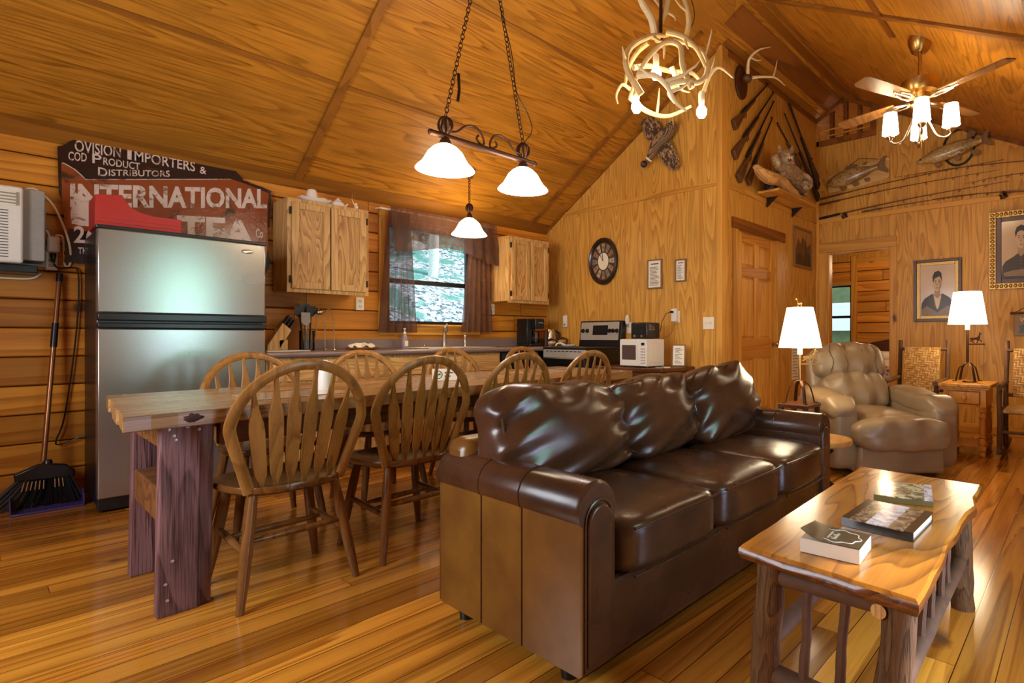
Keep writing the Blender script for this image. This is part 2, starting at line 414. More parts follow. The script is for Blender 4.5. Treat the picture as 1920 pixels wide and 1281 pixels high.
def logs_x(mb, x0, x1, y, hole=None, top=2.34, back=.12):
    r = 0
    while r*.18 < top-.01:
        z0, z1 = r*.18, min((r+1)*.18, top)
        def piece(a, b, za, zb):
            g = .010
            pr = [(y+g, za), (y, za+.011), (y, zb-.011), (y+g, zb), (y+back, zb), (y+back, za)]
            mb.prism(pr, (a, 0, 0), EY, EZ, b-a)
        if hole and z1 > hole[2]+.001 and z0 < hole[3]-.001:
            piece(x0, hole[0], z0, z1); piece(hole[1], x1, z0, z1)
            if z0 < hole[2]-.02: piece(hole[0], hole[1], z0, hole[2])
            if z1 > hole[3]+.02: piece(hole[0], hole[1], hole[3], z1)
        else: piece(x0, x1, z0, z1)
        r += 1
    return mb
def logs_y(mb, y0, y1, x, hole=None, top=2.34):
    r = 0
    while r*.18 < top-.01:
        z0, z1 = r*.18, min((r+1)*.18, top)
        def piece(a, b, za, zb):
            g = .012
            pr = [(x+g, za), (x+.12, za), (x+.12, zb), (x+g, zb), (x, zb-.014), (x, za+.014)]
            mb.prism(pr, (0, b, 0), EX, EZ, b-a)
        if hole and z1 > hole[2]+.001 and z0 < hole[3]-.001:
            piece(y0, hole[0], z0, z1); piece(hole[1], y1, z0, z1)
            if z0 < hole[2]-.02: piece(hole[0], hole[1], z0, hole[2])
            if z1 > hole[3]+.02: piece(hole[0], hole[1], hole[3], z1)
        else: piece(y0, y1, z0, z1)
        r += 1
    return mb
struct('wall_back', logs_x(MB(), -1.3, 10.1, YB, (2.52, 3.44, 1.14, 2.10)), M['log'], smooth=False)
def wx(mb, x0, x1, y0, y1, z0, topf=ztop):   # slab across X, following the roof
    ys = [y0]+([2.26] if y0 < 2.26 < y1 else [])+[y1]
    poly = [(y0, z0), (y1, z0)]+[(y, topf(y)+.02) for y in reversed(ys)]
    return mb.prism(poly, (x0, 0, 0), EY, EZ, x1-x0)
struct('wall_kitchen_gable', wx(MB(), XG, XG+.09, YP, 5.0, 0), M['ply'], smooth=False)
DX0, DX1, DZ = 4.842, 5.713, 2.074
m = MB().box(XG+.09, DX0, YP, YP+.1, 0, 3.76).box(DX1, XF+.02, YP, YP+.1, 0, 3.76).box(DX0, DX1, YP, YP+.1, DZ, 3.76)
struct('wall_partition', m, M['ply'], smooth=False)
m = MB(); wx(m, XF, XF+.1, -.5, 1.753, 0); wx(m, XF, XF+.1, 1.753, 1.95, 2.065)
m.box(XF, XF+.1, 1.95, 2.70, 2.065, 3.44).box(XF, XF+.1, 2.466, 2.70, 0, 2.065)
struct('wall_far', m, M['ply'], smooth=False)
m = MB(); wx(m, -1.3, -1.2, -.5, 1.45, 0); wx(m, -1.3, -1.2, 2.95, 5.0, 0); m.box(-1.3, -1.2, 1.45, 2.95, 0, .95); wx(m, -1.3, -1.2, 1.45, 2.95, 2.05)
struct('wall_left', m, M['ply'], smooth=False)
m = MB().box(-1.3, 1.27, -.55, -.45, 0, 2.5).box(2.23, 10.1, -.55, -.45, 0, 2.5).box(1.27, 2.23, -.55, -.45, 2.05, 2.5)
struct('wall_front', m, M['ply'], smooth=False)
# glazed door and window behind the camera
def sash(name, x0, x1, z0, z1, put, mat, mid=(), bars=(), w=.06, d=.05):
    m = MB(); f = lambda a0, a1, c0, c1: put(m, a0, a1, c0, c1)
    f(x0, x0+w, z0, z1); f(x1-w, x1, z0, z1); f(x0+w, x1-w, z0, z0+w); f(x0+w, x1-w, z1-w, z1)
    for q in mid: f(x0+w, x1-w, q-.022, q+.022)
    for q in bars: f(q-.012, q+.012, z0+w, z1-w)
    return struct(name, m, mat, smooth=False)
sash('door_2', 1.27, 2.23, 0, 2.05, lambda m, a, b, c, d: m.box(a, b, -.53, -.47, c, d), M['brown'], mid=(1.0,), bars=(1.75,), w=.08)
sash('window_3', 1.45, 2.95, .95, 2.05, lambda m, a, b, c, d: m.box(-1.28, -1.22, a, b, c, d), M['brown'], mid=(1.5,), bars=(2.2,))
# bedroom beyond the doorway
m = logs_y(MB(), 1.0, 5.0, 10.0, (3.16, 3.66, .78, 1.93)); struct('wall_bedroom', m, M['logy'], smooth=False)
struct('wall_bedroom_upper', wx(MB(), 10.0, 10.1, -.5, 5.0, 2.34), M['ply'], smooth=False)
struct('wall_bedroom_side', MB().box(XF+.1, 10.0, .9, 1.0, 0, 2.9), M['ply'], smooth=False)
n = [0]
def trim(m, mat, bevel=.002, smooth=False):
    n[0] += 1; return struct('trim_%d' % n[0], m, mat, smooth=smooth, bevel=bevel)
trim(MB().box(9.965, 9.999, 3.06, 3.16, .4, 2.43), M['pinez'])
trim(MB().box(9.97, 9.999, 3.16, 3.7, 1.93, 1.99), M['piney'])
trim(MB().box(9.97, 9.999, 1.0, 3.06, 2.31, 2.37), M['piney'])
sash('window_2', 3.165, 3.655, .785, 1.925, lambda m, a, b, c, d: m.box(10.03, 10.07, a, b, c, d), M['black'], mid=(1.367,), w=.03)
# kitchen window
sash('window_1', 2.525, 3.435, 1.145, 2.095, lambda m, a, b, c, d: m.box(a, b, 5.05, 5.09, c, d), M['black'], mid=(1.56,), w=.03)
struct('window_1_pane', MB().box(2.555, 3.405, 5.066, 5.070, 1.175, 2.065), M['pane'], smooth=False)
struct('window_2_pane', MB().box(10.048, 10.052, 3.195, 3.625, .815, 1.895), M['pane'], smooth=False)
trim(MB().box(2.42, 3.53, 4.978, 4.999, 1.04, 1.14), M['pine'])
trim(MB().box(2.42, 2.52, 4.978, 4.999, 1.14, 2.12), M['pinez'])
trim(MB().box(3.44, 3.53, 4.978, 4.999, 1.14, 2.12), M['pinez'])
trim(MB().box(2.42, 3.53, 4.978, 4.999, 2.12, 2.2), M['pine'])
trim(MB().box(2.46, 3.49, 4.95, 5.06, 1.125, 1.142), M['pine'])
# ceiling battens
def slope_x(y, x0, x1, w, t, mat):       # along X on either slope
    f = zl if y > 2.26 else zr; k = -.603 if y > 2.26 else .54
    m = MB(); L = math.hypot(1, k); a = Vector((0, 1/L, k/L)); nn = Vector((0, -k/L, 1/L))*-1
    if nn.z > 0: nn = -nn
    c = Vector((0, y, f(y)))
    p = [c-a*w/2, c+a*w/2, c+a*w/2+nn*t, c-a*w/2+nn*t]
    m.add([(x0, q.y, q.z) for q in p]+[(x1, q.y, q.z) for q in p], [(0, 1, 2, 3), (7, 6, 5, 4), (0, 4, 5, 1), (1, 5, 6, 2), (2, 6, 7, 3), (3, 7, 4, 0)])
    return trim(m, mat)
def slope_y(x, y0, y1, w, t, mat):
    f = zl if (y0+y1)/2 > 2.26 else zr
    m = MB(); p = [(x-w/2, y0, f(y0)), (x+w/2, y0, f(y0)), (x+w/2, y1, f(y1)), (x-w/2, y1, f(y1))]
    m.add(p+[(a, b, c-t) for a, b, c in p], [(0, 1, 2, 3), (7, 6, 5, 4), (0, 4, 5, 1), (1, 5, 6, 2), (2, 6, 7, 3), (3, 7, 4, 0)])
    return trim(m, mat)
slope_x(3.267, -1.2, 4.17, .03, .01, M['trimd']); slope_x(4.10, -1.2, 4.5, .035, .012, M['trimd'])
slope_y(1.72, 2.5, 4.99, .055, .026, M['trimdy']); slope_y(-.72, 2.5, 4.99, .055, .022, M['trimdy'])
slope_y(4.19, 2.61, 4.99, .05, .024, M['trimdy']); slope_y(4.49, 2.61, 4.99, .03, .03, M['trimdy'])
slope_x(2.385, 4.35, 6.89, .2, .02, M['brown']); slope_x(2.15, 4.35, 6.89, .19, .02, M['trimd']); slope_x(2.56, 4.52, 6.89, .06, .018, M['trimd'])
slope_x(2.03, -1.2, 6.89, .035, .012, M['trimd']); slope_x(1.146, -1.2, 4.6, .045, .016, M['brown']); slope_x(.25, -1.2, 6.89, .045, .016, M['trimd'])
slope_y(4.25, .26, 2.0, .05, .022, M['trimdy'])
slope_y(XF-.02, -.4, 1.93, .035, .05, M['brown']); slope_y(XF-.02, 1.93, 2.24, .035, .05, M['brown']); slope_y(XF-.02, 2.28, 2.6, .035, .06, M['brown'])
# junction board of log wall and ceiling
m = MB().prism([(4.998, 2.255), (4.998, 2.30), (4.93, zl(4.93)), (4.90, zl(4.90)-.005)], (-1.2, 0, 0), EY, EZ, 5.7); trim(m, M['trimd'], 0)
# horizontal trims at panel height and vertical battens
trim(MB().box(XG-.012, XG, YP+.03, 4.77, 2.437, 2.482), M['piney']); trim(MB().box(XG+.09, XF, YP-.014, YP, 2.437, 2.492), M['pine']); trim(MB().box(XF-.014, XF, -.44, YP-.014, 2.437, 2.49), M['piney'])
for y, w in ((3.762, .012), (2.815, .03), (4.675, .01)):
    trim(MB().box(XG-.006, XG, y-w/2, y+w/2, 0, 2.437), M['pinez'], 0); 
    if y < 4.4: trim(MB().box(XG-.006, XG, y-w/2, y+w/2, 2.482, zl(y)-.04), M['pinez'], 0)
trim(MB().box(XG-.02, XG+.1, YP-.03, YP+.03, 0, 3.73), M['pinez'], .004)
trim(MB().box(XG+.1, XF-.05, YP-.022, YP, 3.69, 3.745), M['brown'], .003)
trim(MB().box(5.62, 5.66, YP-.008, YP, 2.49, 3.69), M['pinez'], 0); trim(MB().box(XF-.03, XF, YP-.04, YP, 0, 3.66), M['pinez'], .004)
trim(MB().box(XF-.008, XF, 1.06, 1.09, 0, 2.437), M['pinez'], 0); trim(MB().box(XF-.006, XF, 1.03, 1.045, 2.49, 3.2), M['pinez'], 0)
# loft opening in the far wall
m = MB(); m.box(XF-.03, XF+.12, 1.90, 2.60, 3.40, 3.47); trim(m, M['brown'], .003)
trim(MB().box(XF-.03, XF+.1, 1.90, 1.96, 3.47, 3.72), M['brown'], .003)
for y in (2.10, 2.262, 2.43): trim(MB().box(XF+.02, XF+.09, y-.022, y+.022, 3.47, ztop(y)), M['brown'], .002)
for z in (3.52, 3.595): trim(MB().cyl((XF-.005, 1.96, z), (XF-.005, 2.58, z), .011, seg=10), M['piney'], 0, True)
# doorway casing in the far wall
trim(MB().box(XF-.02, XF, 2.466, 2.60, 0, 2.065), M['pinez'], .003); trim(MB().box(XF-.02, XF, 1.673, 1.753, 0, 2.065), M['pinez'], .003)
trim(MB().box(XF-.024, XF, 1.673, 2.60, 2.065, 2.185), M['piney'], .003)
trim(MB().box(XF, XF+.1, 2.446, 2.466, 0, 2.065), M['pinez'], 0); trim(MB().box(XF, XF+.1, 1.753, 2.446, 2.045, 2.065), M['piney'], 0)
# panelled door
d = MB(); y0 = YP+.012
SW = .105
xs = [DX0+.005, DX0+SW, (DX0+DX1)/2-.045, (DX0+DX1)/2+.045, DX1-SW, DX1-.005]
zs = [(.012, .25), (.80, 1.0), (1.63, 1.73), (1.97, DZ-.006)]
d.box(xs[0], xs[5], y0+.018, y0+.034, .012, DZ-.006)
d.box(xs[0], xs[1], y0, y0+.02, .012, DZ-.006).box(xs[4], xs[5], y0, y0+.02, .012, DZ-.006)
for a, b in ((.25, .8), (1.0, 1.63), (1.73, 1.97)): d.box(xs[2], xs[3], y0, y0+.02, a, b)
for a, b in ((.25, .8), (1.0, 1.63), (1.73, 1.97)):
    for p, q in ((xs[1], xs[2]), (xs[3], xs[4])):
        i = .03
        d.add([(p+.006, y0+.019, a+.006), (q-.006, y0+.019, a+.006), (q-.006, y0+.019, b-.006), (p+.006, y0+.019, b-.006), (p+i, y0+.006, a+i), (q-i, y0+.006, a+i), (q-i, y0+.006, b-i), (p+i, y0+.006, b-i)],
              [(0, 1, 5, 4), (1, 2, 6, 5), (2, 3, 7, 6), (3, 0, 4, 7), (4, 5, 6, 7)])
d.mat(1)
for a, b in zs: d.box(xs[1], xs[4], y0, y0+.02, a, b)
DOOR = struct('door_1', d, [M['doorw'], M['doorx']], smooth=False)
k = MB().lathe([(.026, 0), (.026, .006), (.011, .01), (.011, .035), (.026, .045), (.03, .058), (.022, .07), (0, .073)], (5.655, y0, .94), (0, -1, 0)); obj('door_knob', k, M['brass'], DOOR)
for z in (.25, 1.05, 1.85): obj('hinge', MB().cyl((DX0+.004, y0-.006, z-.05), (DX0+.004, y0-.006, z+.05), .008, seg=8), M['brass'], DOOR)
trim(MB().box(DX0-.105, DX0, YP-.018, YP, 0, DZ), M['pinez'], .003); trim(MB().box(DX1, DX1+.105, YP-.018, YP, 0, DZ), M['pinez'], .003)
trim(MB().box(DX0-.12, DX1+.2, YP-.024, YP, DZ, DZ+.105), M['brown'], .003)
struct('baseboard_far', MB().box(XF-.015, XF, -.44, 1.67, 0, .1), M['piney'], bevel=.003)
struct('baseboard_partition', MB().box(DX1+.11, XF-.03, YP-.014, YP, 0, .1), M['pine'], bevel=.003)
light('POINT', 'bedroom_lamp_light', (8.6, 2.2, 2.1), 30, (1, .74, .46), shadow_soft_size=.12)
# ---------------------------------------------------------------- outdoors
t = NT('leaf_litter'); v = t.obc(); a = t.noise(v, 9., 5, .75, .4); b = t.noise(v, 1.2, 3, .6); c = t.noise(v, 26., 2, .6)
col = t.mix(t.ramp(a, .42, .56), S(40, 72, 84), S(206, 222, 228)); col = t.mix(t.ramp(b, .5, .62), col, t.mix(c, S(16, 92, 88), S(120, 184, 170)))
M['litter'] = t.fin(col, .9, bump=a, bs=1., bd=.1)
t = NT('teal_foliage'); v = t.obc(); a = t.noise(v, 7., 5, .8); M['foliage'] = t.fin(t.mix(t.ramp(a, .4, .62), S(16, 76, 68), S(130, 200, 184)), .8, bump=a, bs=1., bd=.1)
random.seed(3)
def hill(u, w):
    x = -6+u*34; y = 5.9+w*20
    return (x, y, -.2+.42*(y-5.9)+.25*mnoise.noise(Vector((x*.5, y*.5, 0))))
struct('hillside', MB().surf(hill, 60, 40, -.1), M['litter'])
def yard(u, w):
    x = 10.6+u*20; y = -10+w*15.2
    return (x, y, -.1+.06*(x-10.6)+.12*mnoise.noise(Vector((x*.7, y*.7, 4))))
struct('yard', MB().surf(yard, 40, 30, .1), M['litter'])
TX, TY, TZ = 7.15, 12.0, 2.2
t = thing('forest_tree', 'pale tree trunk standing on the slope outside the kitchen window', 'tree', (TX, TY, TZ))
def trunk(x, y, z, h, r):
    pts = [(x+.05*math.sin(i*1.3), y+.04*math.cos(i), z+h*i/7) for i in range(8)]
    return MB().tube(pts, [r*(1.15-.5*i/7) for i in range(8)], 12)
obj('trunk', trunk(TX, TY, TZ, 4.5, .11), plain('pale_bark', S(190, 200, 190), .9, var=.35), t)
for i in range(5): obj('branch', MB().tube([(TX, TY, TZ+1.6+i*.35), (TX+.7*math.cos(i*2.1), TY+.7*math.sin(i*2.1), TZ+2.2+i*.35)], [.03, .01], 6), M['foliage'], t)
m = MB()
for i in range(14):
    cx, cy, cz = 5.4+random.random()*6.5, 13.2+random.random()*3, 3.3+random.random()*1.9
    def dsp(p, d): return p*(1+.35*mnoise.noise(d*3+Vector((cx, cy, 0))))
    m.ell((cx, cy, cz), (1.1, .9, .8), 20, 2, None, dsp)
o = obj('foliage', m, M['foliage']); o['kind'] = 'stuff'; tag(o, 'mass of blue green leaves beyond the slope outside the kitchen window', 'foliage')
m = MB()
for i in range(26):
    cx, cy, cz = 11.6+random.random()*1.6, 3.6+random.random()*.8, .15+random.random()*.45
    def dsp(p, d): return p*(1+.5*mnoise.noise(d*4+Vector((cx, cy, 0))))
    m.ell((cx, cy, cz), (.3, .26, .2), 12, 2, None, dsp)
o = obj('snowy_shrub', m, M['litter']); o['kind'] = 'stuff'; tag(o, 'blue grey shrub in the yard outside the bedroom window', 'shrub')
t = thing('neighbouring_cabin', 'log outbuilding with a pale porch outside the bedroom window', 'building', (19.3, 6.6, .3))
obj('wall', MB().box(18.6, 19.6, 4.0, 9.0, .2, 4.2), plain('green_grey_siding', S(96, 104, 66), .8, var=.4, sc=6), t, smooth=False)
obj('porch_board', MB().box(18.2, 18.58, 4.0, 6.6, 1.2, 2.1), plain('pale_siding', S(226, 224, 216), .8), t, smooth=False)
# ================================================================ CHAIRS AND DINING TABLE
def arc_bow(n=26):
    # bow outline in the back plane: (x, s) with s the height above the seat
    pts = []
    H = .485
    for i in range(n+1):
        u = -1+2*i/n
        a = u*PI*.5*1.0
        # superellipse-like loop narrowing to the seat
        th = PI*(i/n)
        x = -math.cos(th); y = math.sin(th)
        if i <= n: pts.append((x, y))
    out = []
    W = .243
    # straight flaring lower sides then elliptical top
    low = [(-.168, 0), (-.194, .08), (-.220, .16), (-.236, .215)]
    top = [(-W*math.cos(PI*k/16), .235+(H-.235)*math.sin(PI*k/16)) for k in range(1, 16)]
    return low+[(-W, .25)]+[(x, s) for x, s in top]+[(W, .25)]+[(-x, s) for x, s in reversed(low)]
def back_pt(x, s, off=0):
    # back plane leans away (towards -Y), slightly curved round the sitter
    return Vector((x, -.158-.21*s+.35*x*x*(1-.3*s)+off, .44+s*.985))
def bow_height(x):
    W, H = .243, .485
    return .235+(H-.235)*math.sqrt(max(0, 1-(x/W)**2))
def make_chair(label):
    t = thing('dining_chair', label, 'chair', (0, 0, 0), 0, "arrow back dining chairs around the plank table", world=False)
    WORLD.discard(t.name)
    m = MB()
    def seat(u, w):
        pass
    N = 28; V = []; top = []; 
    rings = [(.0, .0), (.45, 0), (.75, 0), (.93, 0), (1., 0)]
    def outl(a):
        c, s_ = math.cos(a), math.sin(a)
        e = 2.8
        r = (abs(c)**e+abs(s_)**e)**(-1/e)
        x, y = c*r*.225, s_*r*.21
        x *= 1+.10*(y/.21)
        return x, y
    zt = lambda f, y: .447-.018*(1-f*f)*(1 if f < 1 else 0)-(0.006 if f >= 1 else 0)
    m_v = []; fs = []
    R_ = [.25, .5, .72, .9, .98, 1.0, .99, .93, .6]
    Z_ = [-.018, -.016, -.010, -.002, .0, -.010, -.024, -.034, -.036]
    for f, dz in zip(R_, Z_):
        for k in range(N):
            x, y = outl(2*PI*k/N); m_v.append((x*f, y*f, .45+dz))
    for i in range(len(R_)-1):
        for k in range(N): fs.append((i*N+k, i*N+(k+1) % N, (i+1)*N+(k+1) % N, (i+1)*N+k))
    fs = [tuple(reversed(f)) for f in fs]
    fs.append(tuple(range(N))); fs.append(tuple(reversed([(len(R_)-1)*N+k for k in range(N)])))
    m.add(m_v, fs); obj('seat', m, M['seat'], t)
    ol = arc_bow(); P = [back_pt(x, s) for x, s in ol]
    P[0].z -= .01; P[-1].z -= .01; P = cat_(P, 3)
    obj('back_bow', MB().tube(P, [(.0155, .021)]*len(P), 8, flat=(0, 1, 0)), M['chair'], t)
    for i in range(6):
        xb = (-.125+.05*i); xt = xb*1.42
        L = bow_height(xt)-.006
        # outline: narrow foot, wide paddle, narrow neck
        prof = [(0, .008), (.05, .010), (.13, .021), (.24, .024), (.56, .026), (.66, .024), (.78, .013), (.9, .008), (1, .007)]
        A = []; B = []
        for f, w in prof:
            x = xb+(xt-xb)*f; A.append(back_pt(x-w, L*f-.0, 0)); B.append(back_pt(x+w, L*f, 0))
        mm = MB(); k = len(prof); th = Vector((0, .011, 0))
        vs_ = A+B+[p+th for p in A]+[p+th for p in B]; F = []
        for j in range(k-1):
            F += [(j, j+1, k+j+1, k+j), (2*k+j, 3*k+j, 3*k+j+1, 2*k+j+1), (j, 2*k+j, 2*k+j+1, j+1), (k+j, k+j+1, 3*k+j+1, 3*k+j)]
        F += [(0, k, 3*k, 2*k), (k-1, 3*k-1, 4*k-1, 2*k-1)]
        mm.add(vs_, F); obj('spindle', mm, M['chair'], t, bevel=.002, bseg=1)
    legs = {}
    for sx in (-1, 1):
        for sy in (-1, 1):
            a = Vector((sx*.15, sy*.135, .43)); b = Vector((sx*.215, sy*(.205 if sy < 0 else .195), 0)); legs[sx, sy] = (a, b)
            q = [a.lerp(b, f) for f in (0, .25, .5, .75, .93, 1)]
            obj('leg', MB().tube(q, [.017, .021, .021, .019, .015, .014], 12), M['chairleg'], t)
    mid = {}
    for sx in (-1, 1):
        p = [legs[sx, sy][0].lerp(legs[sx, sy][1], .52 if sy < 0 else .46) for sy in (-1, 1)]
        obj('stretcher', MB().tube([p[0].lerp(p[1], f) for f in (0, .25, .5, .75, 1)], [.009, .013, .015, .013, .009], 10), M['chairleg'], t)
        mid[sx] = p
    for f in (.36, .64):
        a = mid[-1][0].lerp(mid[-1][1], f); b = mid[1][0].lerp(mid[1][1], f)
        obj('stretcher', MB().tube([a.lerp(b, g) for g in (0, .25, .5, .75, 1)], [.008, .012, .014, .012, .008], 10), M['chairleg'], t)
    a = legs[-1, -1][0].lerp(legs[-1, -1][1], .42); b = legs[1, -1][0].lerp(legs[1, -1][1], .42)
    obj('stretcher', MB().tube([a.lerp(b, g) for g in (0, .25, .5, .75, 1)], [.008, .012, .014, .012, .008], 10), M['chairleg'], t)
    return t
ch = make_chair('arrow back wooden chair tucked in beside the rough daylight tinted timber leg of the table')
ch.location = (.838, 2.585, 0); ch.rotation_euler = (0, 0, R(2))
for (x, y, rz, lb) in [
    (1.39, 2.62, 3, 'arrow back wooden chair with its whole back showing just behind the sofa arm'),
    (2.0, 2.68, 3, 'arrow back wooden chair whose top rises above the first sofa back cushion'),
    (2.62, 2.73, 3, 'arrow back wooden chair on the sofa side of the table, closest to the oven'),
    (1.04, 3.42, 183, 'arrow back wooden chair across the table, in front of the steel refrigerator'),
    (1.70, 3.48, 183, 'arrow back wooden chair across the table, in front of the dish cloth on the counter'),
    (2.43, 3.54, 184, 'arrow back wooden chair across the table, in front of the sink faucet'),
    (3.18, 3.59, 184, 'arrow back wooden chair across the table, in front of the coffee maker')]:
    dup(ch, (x, y, 0), R(rz), lb)

# plank table
t = thing('dining_table', 'long rustic plank dining table on rough timber trestle legs', 'table', (1.8, 2.9, 0))
c4 = [(.313, 2.413), (3.272, 2.656), (3.34, 3.55), (.381, 3.36)]
def tp(u, w): # bilinear table coordinates
    a = Vector(c4[0]).lerp(Vector(c4[1]), u); b = Vector(c4[3]).lerp(Vector(c4[2]), u); return a.lerp(b, w)
random.seed(8)
poly = [tp(0, 0)]
for i in range(1, 40): poly.append(tp(i/40, .006*mnoise.noise(Vector((i*.6, 0, 0)))+(.012 if 9 < i < 11 else 0)))
poly += [tp(1, 0), tp(1, .33), tp(1.004, .34), tp(1.003, .66), tp(.999, .67), tp(1, 1), tp(0, 1), tp(-.001, .76), tp(.001, .755), tp(.0015, .5), tp(-.0012, .495), tp(-.001, .26), tp(.001, .255)]
m = MB().prism([(p.x, p.y) for p in poly], (0, 0, .708), EX, EY, .054); tt = obj('tabletop', m, M['tablet'], t, bevel=.005, smooth=False); tt.data.transform(Matrix.Rotation(R(-4.7), 4, 'Z')); tt.rotation_euler = (0, 0, R(4.7))
obj('knot', MB().ell((.50, 2.431, .738), (.034, .010, .016), 18, 2, None, lambda p, d: p*(1+.5*mnoise.noise(d*2.2))), plain('dark_knot', S(58, 32, 20), .8, var=.5, sc=80), t)
def plank_leg(x, y, sgn):
    m = MB()
    def leaf(x0, x1, y0, y1, dx, dy):
        b = [(x0, y0), (x1, y0), (x1, y1), (x0, y1)]; tpz = .70
        m.add([(a, b_, 0) for a, b_ in b]+[(a+dx, b_+dy, tpz) for a, b_ in b], [(3, 2, 1, 0), (4, 5, 6, 7), (0, 1, 5, 4), (1, 2, 6, 5), (2, 3, 7, 6), (3, 0, 4, 7)])
    leaf(x, x+.12, y, y+.055*sgn if sgn > 0 else y-.055, .012, 0)
    leaf(x+.122, x+.166, y+.018*sgn, y+.06*sgn, .012, 0)
    return m
for x in (.425, 2.95):
    yo = 0 if x < 1 else .2
    for y, sg in ((2.565+yo, 1), (3.10+yo*.8, 1)):
        L = obj('trestle_leg', plank_leg(x, y, sg), M['tableb'], t, bevel=.004, smooth=False)
        if x < 1 and y < 2.7:
            nh = plain('nail_head', S(180, 168, 160), .4, metal=.6)
            for (a, b) in ((.46, .685), (.475, .66), (.515, .69), (.55, .675), (.48, .645), (.45, .12), (.47, .2), (.455, .06)): obj('nail', MB().lathe([(.0055, 0), (.0055, .003), (0, .004)], (a, y-.0005, b), (0, -1, 0), 8), nh, L)
    obj('crossbar', MB().box(x+.015, x+.10, 2.62+yo, 3.10+yo*.8, .33, .46), M['tablex'], t, bevel=.006, smooth=False)
    obj('cleat', MB().box(x+.02, x+.12, 2.62+yo, 3.10+yo*.8, .61, .705), M['tablex'], t, bevel=.004, smooth=False)
m = MB(); a = Vector((.62, 2.60, .655)); b = Vector((2.98, 2.795, .655)); m.bar(a, b, .045, .10); obj('apron', m, M['tablex'], t, smooth=False)
m = MB(); m.bar((.62, 3.12, .655), (2.98, 3.29, .655), .045, .10); obj('apron', m, M['tablex'], t, smooth=False)
# things on the table
t2 = MB().lathe([(.030, 0), (.033, .004), (.033, .135), (.029, .142), (.012, .144), (.008, .15)], (1.12, 2.86, .762)); tag(obj('pillar_candle', t2, M['white']), 'white pillar candle standing on the plank dining table', 'candle')
t = thing('tent_card', 'white folded no smoking card standing on the plank table', 'card', (1.83, 2.92, .762))
m = MB(); U = Vector((.80, -.6, 0)); m.prism([(0, 0), (.17, 0), (.17, .07), (0, .07)], (1.76, 2.96, .764), U, (0, 0, 1), .002); m.prism([(0, 0), (.17, 0), (.17, .07), (0, .07)], (1.785, 2.995, .764), U, (-.35, -.42, .84), .002)
obj('card', m, M['paper'], t, smooth=False)
m = MB(); ring = [Vector((1.76, 2.96, .764))+U*(.035+.022*math.cos(a))+Vector((0, 0, .035+.022*math.sin(a)))+Vector((-.0015, -.002, 0)) for a in [2*PI*k/20 for k in range(20)]]
m.tube(ring, .0022, 6, True); o_ = Vector((1.7585, 2.958, .764))
m.bar(o_+U*.02+Vector((0, 0, .02)), o_+U*.05+Vector((0, 0, .05)), .003, .003); m.bar(o_+U*.022+Vector((0, 0, .035)), o_+U*.048+Vector((0, 0, .035)), .004, .005)
for k, (a, b) in enumerate(((.07, .12), (.07, .105))): m.bar(o_+U*a+Vector((0, 0, .046-.02*k)), o_+U*b+Vector((0, 0, .046-.02*k)), .002, .006)
obj('no_smoking_mark', m, M['ink'], t)
for k, (x, y, rz, lb) in enumerate([(.95, 2.78, 4, 'clear glossy placemat on the plank table by the nearest chair'), (2.1, 3.08, 3, 'clear glossy placemat at the middle of the plank table'), (2.75, 3.1, 4, 'clear glossy placemat at the oven end of the plank table')]):
    m = MB().box(-.2, .2, -.14, .14, 0, .003); o = obj('placemat', m, plain('glossy_placemat', S(196, 170, 136), .12, coat=.5) if k == 0 else M['_pm'], bevel=.001); M['_pm'] = o.data.materials[0]
    o.location = (x, y, .7625); o.rotation_euler = (0, 0, R(rz)); tag(o, lb, 'placemat')

